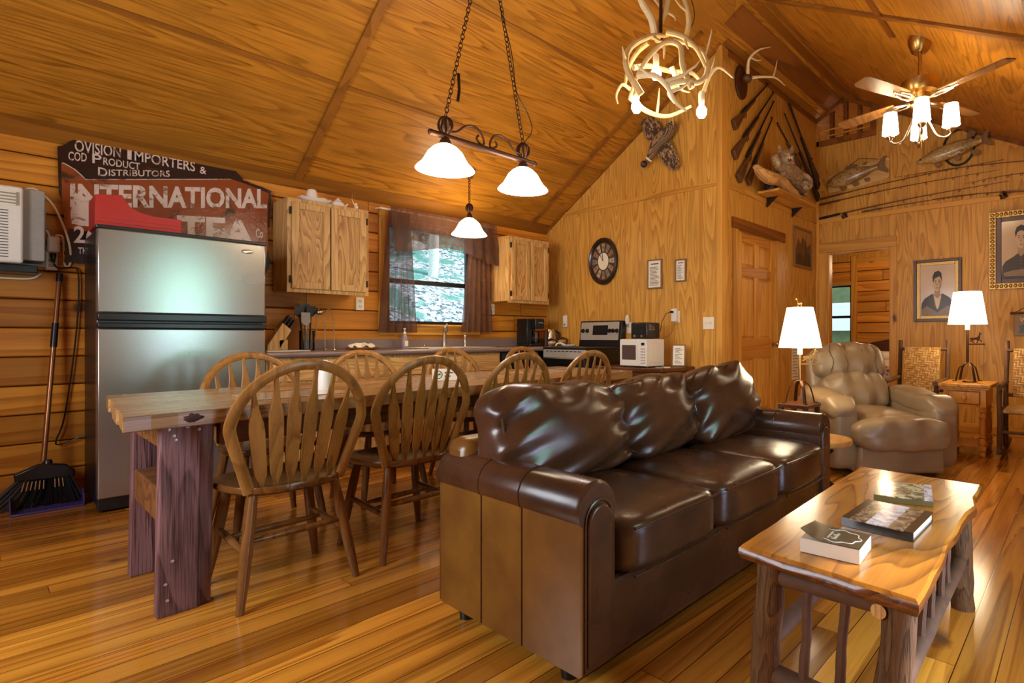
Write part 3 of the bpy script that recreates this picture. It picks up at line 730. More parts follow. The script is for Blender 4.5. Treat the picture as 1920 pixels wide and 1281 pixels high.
# ================================================================ SOFA
t = thing('sofa', 'dark brown leather three seat sofa with loose back cushions', 'sofa', (2.05, 1.42, 0))
x0, x1, yf, yb = 1.10, 3.03, 1.075, 1.80
m = MB().box(x0+.05, x1-.05, yf+.005, yb-.02, .06, .30); obj('base', m, M['sofa'], t, bevel=.02, smooth=False)
m = MB().box(x0+.02, x1-.02, yb-.14, yb, .07, .66); obj('back_frame', m, M['sofas'], t, bevel=.04)
def arm(xa, outer):
    # outer = -1 left, +1 right ; profile in XZ: flat outside, rolled top leaning out
    w = .155
    pr = []
    s = outer
    pr = [(0, .065), (0, .50)]
    c = (.066, .535); 
    for k in range(0, 13):
        a = PI+.45-(PI+.9)*k/12
        pr.append((c[0]+.082*math.cos(a), c[1]+.078*math.sin(a)))
    pr += [(w-.012, .50), (w-.012, .065)]
    P = [(xa+(p[0] if s < 0 else -p[0]), p[1]) for p in pr]
    mm = MB()
    n = len(P); ys = [yf, yf+.012, yb-.012, yb]; sc = [.93, 1., 1., .96]
    cx = sum(p[0] for p in P)/n; cz = .33
    V = []
    for y, q in zip(ys, sc):
        for p in P: V.append((cx+(p[0]-cx)*q, y, cz+(p[1]-cz)*(.5+.5*q)))
    F = []
    for i in range(3):
        for k in range(n):
            f = (i*n+k, i*n+(k+1) % n, (i+1)*n+(k+1) % n, (i+1)*n+k); F.append(f)
    F.append(tuple(range(n))); F.append(tuple(reversed([3*n+k for k in range(n)])))
    mm.mat(0).add(V, F)
    # outer face gets the browner side leather
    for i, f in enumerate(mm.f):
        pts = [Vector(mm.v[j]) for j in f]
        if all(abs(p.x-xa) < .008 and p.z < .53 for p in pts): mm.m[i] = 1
    a_ = obj('arm', mm, [M['sofa'], M['sofas']], t, bevel=.006)
    # front panel and seams
    pz = [(xa-s*.018, .085), (xa-s*.018, .46)]
    arc = [(xa-s*(.070+.052*math.cos(b)), .49+.055*math.sin(b)) for b in [PI*k/10 for k in range(11)]]
    ww = [(p[0], p[1]) for p in arc]
    poly = [(xa-s*.118, .15), (xa-s*.018, .085)]+list(reversed(ww)) if False else [(xa-s*.118, .12)]+ww[::1 if True else -1]+[(xa-s*.018, .09)]
    pm = MB().prism([(p[0], p[1]) for p in poly], (0, yf+.004, 0), EX, EZ, .016)
    obj('front_panel', pm, M['sofa'], a_, bevel=.006)
    sm = MB()
    loop = [(p[0]+(p[0]-(xa-s*.068))*.10, yf-.002, p[1]+(p[1]-.3)*.05) for p in poly]
    sm.tube(loop, .004, 6); obj('piping', sm, M['sofa'], a_)
    for yy in (yf+.26, yf+.47):
        top = [(p[0], p[1]) for p in P]; sm = MB()
        sm.tube([(cx+(p[0]-cx)*1.006, yy, p[1]+.001) for p in top[1:-2]], .0028, 5)
        obj('seam', sm, M['sofa'], a_); obj('seam', MB().tube([(xa+s*.0015, yy, .07), (xa+s*.0015, yy, .5)], .0025, 5), M['sofa'], a_)
arm(x0, -1); arm(x1, 1)
def wr(seed, amp, fx=3., fy=3.):
    def f(P, d):
        q = mnoise.noise(Vector((P.x*fx*1.6+seed, P.y*fy*1.6, P.z*4)))+.35*mnoise.noise(Vector((P.x*fx*5+seed+P.y*6, P.y*fy*1.5, P.z*6)))
        return P+Vector(d).normalized()*amp*q
    return f
cw = (x1-x0-.30)/3
for i in range(3):
    cx = x0+.15+cw*(i+.5)
    def dsp(P, d, i=i):
        P = wr(i*7.3, .006)(P, d); P.z += .022*(1-(d.x)**2)*(1-(d.y)**2) if d.z > .3 else 0
        return P
    m = MB().rbox((cx, yf+.235, .385), (cw/2-.001, .285, .09), 14, 7, dsp); c = obj('seat_cushion', m, M['sofa'], t, sub=1)
    for zz in (.455, .312): obj('piping', MB().tube([(cx-cw/2+.025, yf-.049, zz), (cx-cw/4, yf-.054, zz), (cx+cw/4, yf-.054, zz), (cx+cw/2-.025, yf-.049, zz)], .0045, 6), M['sofa'], c)
for i, (cx, hw, hz, rz, cz, yy) in enumerate(((x0+.41, .36, .19, 3, .65, 1.60), (x0+1.02, .315, .19, 2, .645, 1.62), (x0+1.60, .325, .205, -3, .655, 1.58))):
    def dsp(P, d, i=i):
        P = P.copy()
        # puffed belly, pinched corners, diagonal folds
        f = (1-d.x**2)*(1-d.z**2)
        P.y += (-.075*f if d.y < 0 else .03*f)
        e = max(abs(d.x), abs(d.z))
        w = math.sin((d.x*2.2-d.z*3.1+i)*3.2+2*mnoise.noise(Vector((d.x*1.5, d.z*1.5, i*3.))))
        P.y += (-.020 if d.y < 0 else .0)*w*(e**1.5)
        P.z += .012*math.sin(d.x*7+i*2)*(1 if d.z > .5 else .3)
        P.x += .010*math.sin(d.z*6+i)
        return P+Vector(d)*.010*mnoise.noise(Vector((P.x*6+i*5, P.y*6, P.z*6)))
    Mx = Matrix.Rotation(R(rz), 4, 'Z') @ Matrix.Rotation(R(-17), 4, 'X') @ Matrix.Rotation(R([2, -2, -4][i]), 4, 'Y')
    m = MB().rbox((cx, yy, cz), (hw, .095, hz), 18, 4.5, dsp, Mx)
    c = obj('back_cushion', m, M['sofa'], t, sub=1)
    s = MB(); n = 28; L = []
    for k in range(n):
        a = 2*PI*k/n; q = (abs(math.cos(a))**4.5+abs(math.sin(a))**4.5)**(-1/4.5)
        L.append(Vector((cx, yy, cz))+Mx @ Vector((hw*.93*q*math.cos(a), -.067-.0*1, hz*.93*q*math.sin(a))))
    s.tube(L, .004, 6, True); obj('piping', s, M['sofa'], c)
for x in (x0+.07, x1-.07):
    for y in (yf+.12, yb-.07): obj('foot', MB().cyl((x, y, .065), (x, y, 0), .034, .026, 12), M['black'], t)

# ================================================================ COFFEE TABLE AND BOOKS
t = thing('coffee_table', 'rustic live edge oak coffee table on bark covered log legs', 'table', (1.88, .50, 0))
random.seed(5)
cc = [(1.335, .715), (1.295, .272), (2.47, .305), (2.48, .75)]
P = []
for i in range(4):
    a = Vector(cc[i]); b = Vector(cc[(i+1) % 4]); n = [10, 22, 10, 22][i]
    nr = Vector(((b-a).y, -(b-a).x)).normalized()
    for k in range(n):
        f = k/n; w = .007*mnoise.noise(Vector((f*9+i*13, i, 2.)))
        if i == 1: w = .011*mnoise.noise(Vector((f*7+3, 1., 5.)))-.016*math.exp(-((f-.72)/.06)**2)
        if k == 0: w = 0
        q = a.lerp(b, f)-nr*w; P.append(q)
cxy = sum(P, Vector((0, 0)))/len(P)
m = MB(); n = len(P); V = []
for sc_, z in ((.985, .468), (1.0, .460), (1.004, .445), (.992, .432), (.965, .424)):
    for k, q in enumerate(P):
        jj = .006*mnoise.noise(Vector((k*.9, z*60, 1))) if z < .46 else 0
        d = (q-cxy); V.append((cxy.x+d.x*sc_+jj, cxy.y+d.y*(1-(1-sc_)*2.2)+jj, z))
F = [(i*n+(k+1) % n, i*n+k, (i+1)*n+k, (i+1)*n+(k+1) % n) for i in range(4) for k in range(n)]
m.add(V, F)
for q in range(n, 4*n): m.m[q] = 1
m.f.append(list(range(n))); m.m.append(0); m.f.append(list(range(4*n, 5*n))[::-1]); m.m.append(1)
obj('tabletop', m, [M['coffee'], wood('waney_edge', S(128, 74, 30), S(62, 32, 12), 'X', 8, 2, .15, .3, coat=.3, blot=.5, fiber=.5)], t)
def log_(p, q, r, seed=0, seg=12, n=9, tp=.9):
    p = Vector(p); q = Vector(q); pts = []; rs = []
    for i in range(n):
        f = i/(n-1); o = Vector((mnoise.noise(Vector((seed, f*3, 0))), mnoise.noise(Vector((seed, f*3, 9))), 0))*r*.3*(1 if 0 < i < n-1 else 0)
        pts.append(p.lerp(q, f)+o); rs.append(r*(1-(1-tp)*f)*(1+.12*mnoise.noise(Vector((seed+5, f*6, 0)))))
    return MB().tube(pts, rs, seg)
LG = {'a': ((1.355, .262+.09, 0), (1.375, .325, .43)), 'b': ((1.355, .655, 0), (1.37, .64, .43)), 'c': ((2.43, .36, 0), (2.38, .365, .43)), 'd': ((2.43, .69, 0), (2.40, .675, .43))}
for k, (p, q) in LG.items(): obj('leg', log_(p, q, .040, ord(k)), M['barkl'], t)
def rail(p, q, r, s): return obj('rail', log_(p, q, r, s, 10), M['bark'], t)
lp = lambda k, f: Vector(LG[k][0]).lerp(Vector(LG[k][1]), f)
rail(lp('b', .93), lp('a', .93), .022, 1); rail(lp('b', .33), lp('a', .33), .027, 2); rail(lp('c', .33), lp('d', .33), .025, 3); rail(lp('c', .93), lp('d', .93), .022, 4)
rail(lp('a', .45), lp('c', .45), .024, 5); rail(lp('b', .5), lp('d', .5), .024, 6); rail(lp('a', .93), lp('c', .93), .02, 7); rail(lp('b', .93), lp('d', .93), .02, 8)
for f in (.33, .62):
    obj('spindle', log_(lp('b', .34).lerp(lp('a', .34), f), lp('b', .92).lerp(lp('a', .92), f), .013, f*9, 8), M['bark'], t)
    obj('spindle', log_(lp('c', .34).lerp(lp('d', .34), f), lp('c', .92).lerp(lp('d', .92), f), .012, f*7, 8), M['bark'], t)
for f in (.3, .42, .58, .7):
    obj('spindle', log_(lp('a', .46).lerp(lp('c', .46), f), lp('a', .92).lerp(lp('c', .92), f), .012, f*5, 8), M['bark'], t)
obj('log_end', MB().lathe([(.021, 0), (.021, .004), (.0, .006)], lp('b', .33).lerp(lp('a', .33), .55)+Vector((-.026, 0, -.004)), (-1, 0, 0), 14), M['oak'], t)
obj('log_end', MB().lathe([(.017, 0), (.017, .004), (.0, .006)], lp('b', .93).lerp(lp('a', .93), .88)+Vector((-.03, 0, .0)), (-1, 0, 0), 14), M['oak'], t)

def place_uv(o, U, V_): # helper for prints on a book cover
    return lambda u, v, z: o+U*u+V_*v+Vector((0, 0, z))
zt = .4685
# paperback with a curled cover
t = thing('paperback_book', 'thick paperback with a curled dark cover at the near end of the coffee table', 'book', (1.45, .50, zt), world=True)
o0 = Vector((1.385, .462, zt)); U = Vector((-.012, .150, 0)).normalized(); V_ = Vector((1, .07, 0)).normalized()
# U across (towards the sofa), V along the table
o0 = Vector((1.405, .425, zt)); LU, LV = .145, .125
def pb(u, v, z): return o0+U*(u*LU)+V_*(v*LV)+Vector((0, 0, z))
m = MB(); m.add([pb(u, v, z) for z in (.001, .036) for (u, v) in ((0, 0), (1, 0), (1, 1), (0, 1))], [(0, 1, 2, 3), (7, 6, 5, 4), (0, 4, 5, 1), (1, 5, 6, 2), (2, 6, 7, 3), (3, 7, 4, 0)]); obj('page_block', m, M['paper'], t, smooth=False)
cover = plain('dark_olive_cover', S(56, 44, 26), .3, coat=.4)
m = MB().surf(lambda a, b: pb(a, b, .0375+.024*max(0, (a-.55)/.45)**2*(1-b*.6)), 10, 8, .0012); c = obj('cover', m, cover, t)
m = MB().surf(lambda a, b: pb(a, 1.0+.004, .001+.0365*b), 2, 2, .0012); obj('spine', m, cover, t)
m = MB(); lp_ = [pb(.45+.36*math.cos(a)*(1+.08*math.cos(8*a)), .5+.38*math.sin(a)*(1+.08*math.cos(8*a)), .0392) for a in [2*PI*k/64 for k in range(64)]]
m.tube(lp_, .0011, 5, True)
for r_, (u0, n_) in enumerate(((.57, 7), (.45, 6))):
    for k in range(n_):   # two short rows of worn title strokes
        v0 = .30+.065*k; q = pb(u0, v0, .0388); m.bar(q, q+U*(.008+.004*((k*7+r_) % 3)), .0022, .0008); m.bar(q+U*.004, q+U*.004+V_*.005, .0018, .0008)
obj('cover_lettering', m, M['paper'], c)
def hard_book(name, lb, corners, th, bands, pages=True, tx=None):
    o = Vector((*corners[0], zt)); U = Vector((*corners[1], zt))-o; V_ = Vector((*corners[3], zt))-o
    ctr = o+U*.5+V_*.5
    t = thing(name, lb, 'book', ctr)
    Z = Vector((0, 0, 1))
    def slab(m, u0, u1, v0, v1, z0, z1): m.add([o+U*u+V_*v+Z*z for z in (z0, z1) for (u, v) in ((u0, v0), (u1, v0), (u1, v1), (u0, v1))], [(3, 2, 1, 0), (4, 5, 6, 7), (0, 1, 5, 4), (1, 2, 6, 5), (2, 3, 7, 6), (3, 0, 4, 7)])
    m = MB(); slab(m, .01, .98, .03, .97, .003, th-.003); obj('page_block', m, M['paper'], t, smooth=False)
    m = MB(); slab(m, 0, 1, 0, 1, .0005, .003); slab(m, 0, 1, 0, .03, .003, th-.003); m2 = MB(); slab(m2, 0, 1, 0, 1, th-.003, th)
    obj('spine', m, bands[0][2], t, smooth=False)
    m = MB(); ms = []
    for i, (a, b, mt) in enumerate(bands):
        m.mat(i); slab(m, a, b, 0, 1, th-.003, th); ms.append(mt)
    c = obj('cover', m, ms, t, smooth=False)
    if tx:
        for (s, u, v, sz) in tx:
            m = MB().text(s, o+U*u+V_*v+Z*(th), U, V_, sz, .0003); obj('cover_lettering', m, M['paper'], c)
    return t
def pic(name, a, b, sc=30.):
    t = NT(name); v = t.obc(); n_ = t.noise(v, sc, 5, .7, 1.); return t.fin(t.mix(t.ramp(n_, .4, .62), a, b), .16, coat=.5)
bk = plain('black_cover', S(34, 24, 22), .2, coat=.4); rock = pic('canyon_print', S(70, 46, 32), S(178, 150, 122), 40.); water = pic('waterfall_print', S(150, 132, 150), S(226, 220, 232), 14.); blu = pic('photo_print', S(70, 64, 50), S(206, 196, 160), 30.)
hard_book('hardcover_book', 'large hardcover with a waterfall photo cover in the middle of the coffee table', [(1.665, .555), (1.655, .362), (1.79, .35), (1.90, .55)], .026, [(0, .12, bk), (.12, .36, rock), (.36, .66, water), (.66, .88, rock), (.88, 1, bk)])
hard_book('hardcover_book', 'olive grey picture book at the far end of the coffee table', [(1.985, .555), (2.035, .385), (2.27, .43), (2.19, .60)], .022, [(0, .22, plain('olive_cover', S(98, 84, 50), .25, coat=.4)), (.22, .86, blu), (.86, 1, water)])
# ================================================================ KITCHEN
# refrigerator
fx0, fx1, fy = .452, 1.303, 4.329
ss = NT('brushed_steel'); v = ss.obc(); nz = ss.noise(ss.vm('MULTIPLY', v, (1., 1., 90.)), 6., 2, .6); nl = ss.noise(v, 1.5, 2)
M['steel'] = ss.fin(ss.mix(nz, S(176, 172, 166), S(160, 156, 150)), ss.ma('ADD', .24, ss.ma('MULTIPLY', nl, .06)), 0.85, bump=nz, bs=.02, bd=.001)
M['steel2'] = plain('steel_panel', S(212, 206, 196), .34, metal=.6, var=.05)
t = thing('refrigerator', 'stainless steel top freezer refrigerator with black handles', 'refrigerator', (.88, 4.65, 0))
obj('cabinet', MB().box(fx0+.005, fx1-.005, fy+.075, 4.94, .03, 1.655), M['black'], t, bevel=.006, smooth=False)
def fdoor(nm, z0, z1):
    m = MB(); N = 12; P = []
    for k in range(N+1):
        x = fx0+(fx1-fx0)*k/N; u = -1+2*k/N; P.append((x, fy-.012*(1-u*u)))
    P += [(fx1, fy+.066), (fx0, fy+.066)]
    m.prism(P, (0, 0, z0), EX, EY, z1-z0); return obj(nm, m, M['steel'], t, bevel=.008)
fd = fdoor('freezer_door', 1.165, 1.655); rd = fdoor('fridge_door', .085, 1.075)
for (nm, par, z0, z1, sg) in (('handle', fd, 1.12, 1.165, 1), ('handle', rd, 1.075, 1.108, -1)):
    m = MB(); pts = []
    P = [(fx0, fy-.0), ]; N = 14
    for k in range(N+1):
        x = fx0+(fx1-fx0)*k/N; u = -1+2*k/N; P.append((x, fy-.018-.014*(1-u*u)-.012*max(0, u)))
    P += [(fx1, fy+.05), (fx0, fy+.05)]
    m.prism(P, (0, 0, z0), EX, EY, z1-z0); obj(nm, m, M['black'], par, bevel=.006)
obj('gasket_gap', MB().box(fx0+.01, fx1-.01, fy+.03, fy+.06, 1.105, 1.125), M['black'], t, smooth=False)
obj('kick_grille', MB().box(fx0+.004, fx1-.004, fy+.02, fy+.08, .012, .085), M['black'], t, bevel=.004, smooth=False)
obj('top_trim', MB().box(fx0-.004, fx1+.004, fy+.0, fy+.08, 1.655, 1.675), M['black'], t, bevel=.004, smooth=False)
obj('badge', MB().ell((fx1-.11, fy-.0085, 1.60), (.036, .004, .014), 24), M['chrome'], fd)
# red plastic bin
t = thing('storage_bin', 'red plastic open storage bin lying on top of the refrigerator', 'bin', (.66, 4.62, 1.676))
m = MB(); X0, X1, Y0, Y1, Z0 = .455, .86, 4.44, 4.72, 1.677
side = [(0, 0), (.405, 0), (.405, .10), (.27, .10), (.20, .115), (.155, .14), (.13, .185), (.12, .205), (.01, .19), (0, .185)]
m.prism([(a, b) for a, b in side], (X0, Y0+.006, Z0), EX, EZ, .006); obj('front_side', m, M['red'], t, bevel=.002)
obj('back_side', MB().prism(side, (X0, Y1, Z0), EX, EZ, .006), M['red'], t, bevel=.002)
obj('end_panel', MB().box(X0, X0+.006, Y0+.006, Y1-.006, Z0, Z0+.185), M['red'], t); obj('end_panel', MB().box(X1-.006, X1, Y0+.006, Y1-.006, Z0, Z0+.10), M['red'], t); obj('bottom', MB().box(X0+.006, X1-.006, Y0+.006, Y1-.006, Z0, Z0+.006), M['red'], t)
obj('rim_band', MB().box(X0-.002, X1+.002, Y0-.004, Y0, Z0+.03, Z0+.055), M['red'], t, bevel=.002)

# wall cabinets
M['oakp'] = wood('oak_panel', S(210, 162, 96), S(132, 82, 30), 'Z', 20, 2.2, .13, .4, blot=.12, fiber=.45, rk=.9)
def knotch(m): return m
def wall_cab(name, lb, x0, x1, z0, z1, yf=4.68):
    t = thing(name, lb, 'cabinet', ((x0+x1)/2, 4.84, z0))
    m = MB().box(x0, x1, yf+.02, 4.985, z0+.02, z1); obj('body', m, M['oak'], t, smooth=False)
    fw = .04; m = MB(); m.box(x0, x0+fw, yf, yf+.02, z0, z1).box(x1-fw, x1, yf, yf+.02, z0, z1).box(x0+fw, x1-fw, yf, yf+.02, z0, z0+fw).box(x0+fw, x1-fw, yf, yf+.02, z1-fw, z1)
    obj('face_frame', m, M['oak'], t, smooth=False)
    xm = (x0+x1)/2
    for (a, b, hx) in ((x0+.028, xm-.005, x0+.02), (xm+.005, x1-.028, x1-.02)):
        m = MB(); za, zb = z0+.03, z1-.03; w = .052; y0 = yf-.02
        m.box(a, a+w, y0, yf-.001, za, zb).box(b-w, b, y0, yf-.001, za, zb).box(a+w, b-w, y0, yf-.001, za, za+w).box(a+w, b-w, y0, yf-.001, zb-w, zb)
        d = obj('door', m, M['oak'], t, smooth=False, bevel=.003); obj('panel', MB().box(a+w-.004, b-w+.004, y0+.013, yf-.002, za+w-.004, zb-w+.004), M['oakp'], d, smooth=False)
        for z in (za+.07, zb-.07): obj('hinge', MB().box(hx-.006, hx+.006, y0-.002, yf-.001, z-.028, z+.028), M['blackm'], d, bevel=.003)
    return t
wall_cab('wall_cabinet', 'oak wall cabinet with two doors between the tin sign and the kitchen window', 1.553, 2.182, 1.37, 2.10)
wall_cab('wall_cabinet', 'smaller looking oak wall cabinet in the corner above the coffee maker', 3.679, 4.249, 1.385, 2.10)
# china on top of the left cabinet
zc = 2.101
china = plain('white_china', S(232, 222, 206), .35, var=.06)
t = thing('gravy_tray', 'long white ornate china dish on top of the oak cabinet beside the tin sign', 'dish', (1.80, 4.80, zc)); obj('dish', MB().lathe([(.05, 0), (.09, .012), (.125, .045), (.12, .045), (.085, .02), (0, .012)], (1.80, 4.80, zc), EZ, 24, 1, .55), china, t)
obj('rim_band', MB().tube([(1.80+.123*math.cos(a), 4.80+.068*math.sin(a), zc+.045+.004*math.sin(9*a)) for a in [2*PI*k/60 for k in range(60)]], .004, 6, True), china, t)
o = obj('china_cone', MB().lathe([(.036, 0), (.046, .028), (.038, .08), (.030, .103), (.012, .110), (0, .109)], (1.775, 4.80, zc+.0135), EZ, 20), china); tag(o, 'smooth white china cone standing in the ornate china dish on the cabinet', 'ornament')
t = thing('teapot', 'small white china teapot on top of the oak cabinet beside the tin sign', 'teapot', (1.98, 4.80, zc))
obj('body', MB().ell((1.98, 4.80, zc+.033), (.05, .04, .033), 20), china, t); obj('lid', MB().lathe([(.026, 0), (.022, .010), (.008, .016), (.01, .024), (0, .028)], (1.98, 4.80, zc+.061), EZ, 16), china, t)
obj('spout', MB().tube([(2.02, 4.8, zc+.025), (2.045, 4.8, zc+.035), (2.06, 4.8, zc+.055)], [.012, .008, .006], 10), china, t); obj('handle', MB().tube([(1.935, 4.8, zc+.05), (1.915, 4.8, zc+.045), (1.91, 4.8, zc+.03), (1.935, 4.8, zc+.018)], .005, 8), china, t)
t = thing('figurine', 'small china figurine with a thin wire loop at the window end of the oak cabinet', 'figurine', (2.13, 4.8, zc)); obj('figure', MB().lathe([(.02, 0), (.022, .01), (.012, .03), (.016, .045), (.008, .055), (.012, .068), (0, .078)], (2.13, 4.8, zc), EZ, 14), china, t)
obj('wire_loop', MB().tube([(2.125, 4.805, zc+.05), (2.10, 4.81, zc+.10), (2.105, 4.81, zc+.16), (2.125, 4.81, zc+.17), (2.12, 4.81, zc+.12), (2.14, 4.805, zc+.06)], .002, 6), M['brass'], t)

# curtains: sheer brown
t_ = NT('sheer_brown_voile'); nt = t_.t; v = t_.obc(); n_ = t_.noise(v, 9., 3)
di = t_.n('ShaderNodeBsdfDiffuse', {0: S(124, 92, 72)}); tl = t_.n('ShaderNodeBsdfTranslucent', {0: S(170, 140, 134)}); tr = t_.n('ShaderNodeBsdfTransparent', {0: (.93, .9, .9, 1)})
m1 = t_.n('ShaderNodeMixShader', {0: .5, 1: di.outputs[0], 2: tl.outputs[0]}); m2 = t_.n('ShaderNodeMixShader', {0: t_.ma('ADD', .22, t_.ma('MULTIPLY', t_.noise(t_.vm('MULTIPLY', v, (1., 1., .12)), 26., 2, .5), .55)), 1: tr.outputs[0], 2: m1.outputs[0]})
nt.links.new(m2.outputs[0], nt.nodes['Material Output'].inputs[0]); M['sheer'] = t_.m
t = thing('curtain_rod', 'white curtain rod above the kitchen window', 'curtain rod', (3.03, 4.93, 2.20)); obj('rod', MB().cyl((2.40, 4.91, 2.2), (3.68, 4.91, 2.2), .010, seg=12), M['ivory'], t)
obj('bracket', MB().tube([(2.40, 4.905, 2.2), (2.385, 4.94, 2.2), (2.385, 4.98, 2.2)], .008, 8), M['ivory'], t); obj('bracket', MB().tube([(3.68, 4.905, 2.2), (3.695, 4.94, 2.2), (3.695, 4.98, 2.2)], .008, 8), M['ivory'], t)
def drape(xa, xb, xa2, xb2, z0, z1, y, folds, amp, seed, zf=None):
    def f(u, w):
        x = (xa+(xb-xa)*u)*(1-w)+(xa2+(xb2-xa2)*u)*w
        z = z1+(z0-z1)*w
        if zf: z = z1+(zf(u)-z1)*w
        return (x, y+amp*(.35+.65*w)*math.sin(u*folds*2*PI+seed+.8*math.sin(w*2+seed))+.008*mnoise.noise(Vector((u*6, w*5, seed))), z)
    return MB().surf(f, int(folds*14), 14, .0015)
o = obj('curtain', drape(2.47, 2.68, 2.38, 2.76, 1.06, 2.19, 4.90, 5, .034, 0), M['sheer']); tag(o, 'sheer brown curtain panel on the refrigerator side of the kitchen window', 'curtain')
o = obj('curtain', drape(3.36, 3.60, 3.26, 3.64, 1.07, 2.19, 4.90, 5, .032, 2), M['sheer']); tag(o, 'sheer brown curtain panel on the oven side of the kitchen window', 'curtain')
o = obj('valance', drape(2.46, 3.64, 2.50, 3.70, 1.9, 2.22, 4.845, 9, .016, 4, lambda u: 1.80+.10*math.exp(-((u-.48)/.3)**2)+(.0 if u < .85 else -.02)), M['sheer']); tag(o, 'short sheer brown valance across the top of the kitchen window', 'valance')

# base cabinets, countertop, sink
CY = 4.36
def base_cab(x0, x1, drawers, lb, doors=1):
    t = thing('base_cabinet', lb, 'cabinet', ((x0+x1)/2, 4.7, 0))
    yf = CY+.04; sk = 'sink' in lb
    if sk: obj('face_frame', MB().box(x0, x1, yf, yf+.03, .74, .872), M['oak'], t, smooth=False)
    obj('body', MB().box(x0, x1, yf, 4.985, .10, .74 if sk else .872), M['oak'], t, smooth=False); obj('toe_kick', MB().box(x0, x1, yf+.06, yf+.08, 0, .10), M['black'], t, smooth=False)
    n_ = doors; w = (x1-x0)/n_
    for i in range(n_):
        a, b = x0+w*i+.02, x0+w*(i+1)-.02
        d = obj('drawer_front', MB().box(a, b, yf-.019, yf-.001, .70, .85), M['oakx'], t, bevel=.004, smooth=False)
        m = MB(); y0 = yf-.019; za, zb, q = .13, .68, .055
        m.box(a, a+q, y0, yf-.001, za, zb).box(b-q, b, y0, yf-.001, za, zb).box(a+q, b-q, y0, yf-.001, za, za+q).box(a+q, b-q, y0, yf-.001, zb-q, zb).box(a+q, b-q, y0+.009, yf-.002, za+q, zb-q)
        d = obj('door', m, M['oak'], t, bevel=.002, smooth=False)
        for z in (za+.06, zb-.06): obj('hinge', MB().box(b+.004, b+.014, y0-.002, yf-.001, z-.026, z+.026), M['blackm'], d, bevel=.002)
base_cab(1.325, 1.82, 1, 'oak base cabinet next to the refrigerator under the knife block', 1)
base_cab(1.825, 2.55, 1, 'oak base cabinet under the folded dish cloth', 2)
base_cab(2.555, 3.35, 1, 'oak base cabinet under the sink', 2)
t = thing('dishwasher', 'black dishwasher under the counter beside the oven', 'dishwasher', (3.6, 4.7, 0)); obj('body', MB().box(3.36, 3.84, CY+.03, 4.98, .08, .87), M['black'], t, bevel=.004, smooth=False); obj('control_strip', MB().box(3.37, 3.83, CY+.018, CY+.03, .77, .865), M['black'], t, bevel=.003)
obj('toe_kick', MB().box(3.36, 3.84, CY+.09, 4.98, 0, .08), M['black'], t, smooth=False)
t = thing('countertop', 'speckled brown laminate countertop along the log wall', 'countertop', (2.9, 4.68, .875))
SX0, SX1, SY0, SY1 = 2.62, 3.30, 4.45, 4.86
m = MB(); z0, z1 = .873, .914
m.box(1.31, SX0, CY, 4.985, z0, z1).box(SX1, 4.495, CY, 4.985, z0, z1).box(SX0, SX1, CY, SY0, z0, z1).box(SX0, SX1, SY1, 4.985, z0, z1)
obj('top', m, M['counter'], t, smooth=False); obj('nosing', MB().cyl((1.31, CY, .8945), (3.86, CY, .8945), .0205, seg=16), M['counter'], t)
obj('backsplash', MB().box(1.31, 4.495, 4.962, 4.985, .914, 1.0), M['counter'], t, bevel=.004, smooth=False)
t = thing('sink', 'double bowl stainless sink below the kitchen window', 'sink', (2.96, 4.65, .916))
m = MB(); r = .9145
def rim(a, b, c, d): m.box(a, b, c, d, r, r+.008)
rim(SX0-.025, SX1+.025, SY0-.025, SY0+.01); rim(SX0-.025, SX1+.025, SY1-.06, SY1+.03); rim(SX0-.025, SX0+.015, SY0, SY1-.06); rim(SX1-.015, SX1+.025, SY0, SY1-.06); rim(2.945, 2.975, SY0, SY1-.06)
obj('rim', m, M['steel2'], t, bevel=.003)
for a, b in ((SX0+.01, 2.95), (2.97, SX1-.01)):
    m = MB(); y0_, y1_ = SY0+.006, SY1-.062; zb = .76
    m.add([(a, y0_, r), (b, y0_, r), (b, y1_, r), (a, y1_, r), (a+.02, y0_+.02, zb), (b-.02, y0_+.02, zb), (b-.02, y1_-.02, zb), (a+.02, y1_-.02, zb)], [(0, 4, 5, 1), (1, 5, 6, 2), (2, 6, 7, 3), (3, 7, 4, 0), (4, 7, 6, 5)]); obj('bowl', m, M['steel2'], t)
t = thing('faucet', 'brushed nickel kitchen faucet behind the sink', 'faucet', (3.02, 4.86, .922))
obj('spout', MB().tube([(3.02, 4.855, .923), (3.02, 4.855, 1.06), (3.015, 4.84, 1.10), (3.0, 4.80, 1.115), (2.985, 4.765, 1.10), (2.98, 4.755, 1.07)], [.02, .017, .016, .015, .015, .016], 14), M['chrome'], t); obj('lever', MB().tube([(3.022, 4.857, 1.06), (3.03, 4.86, 1.115), (3.055, 4.86, 1.15)], [.016, .012, .007], 10), M['chrome'], t); obj('base_ring', MB().lathe([(.027, 0), (.027, .012), (.02, .018), (0, .018)], (3.02, 4.855, .922)), M['chrome'], t)
t = thing('side_sprayer', 'nickel side sprayer to the oven side of the faucet', 'sprayer', (3.30, 4.875, .922)); obj('body', MB().lathe([(.02, 0), (.018, .01), (.011, .03), (.012, .085), (.017, .11), (.014, .125), (0, .13)], (3.27, 4.875, .922)), M['chrome'], t)
obj('nozzle', MB().cyl((3.27, 4.875, 1.04), (3.255, 4.845, 1.055), .009, .006, 10), M['chrome'], t)
o = obj('drain_stopper', MB().lathe([(.03, 0), (.032, .006), (.018, .012), (.012, .02), (0, .022)], (2.79, 4.835, .922)), M['chrome']); tag(o, 'small round drain stopper on the sink ledge beside the soap bottle', 'stopper')
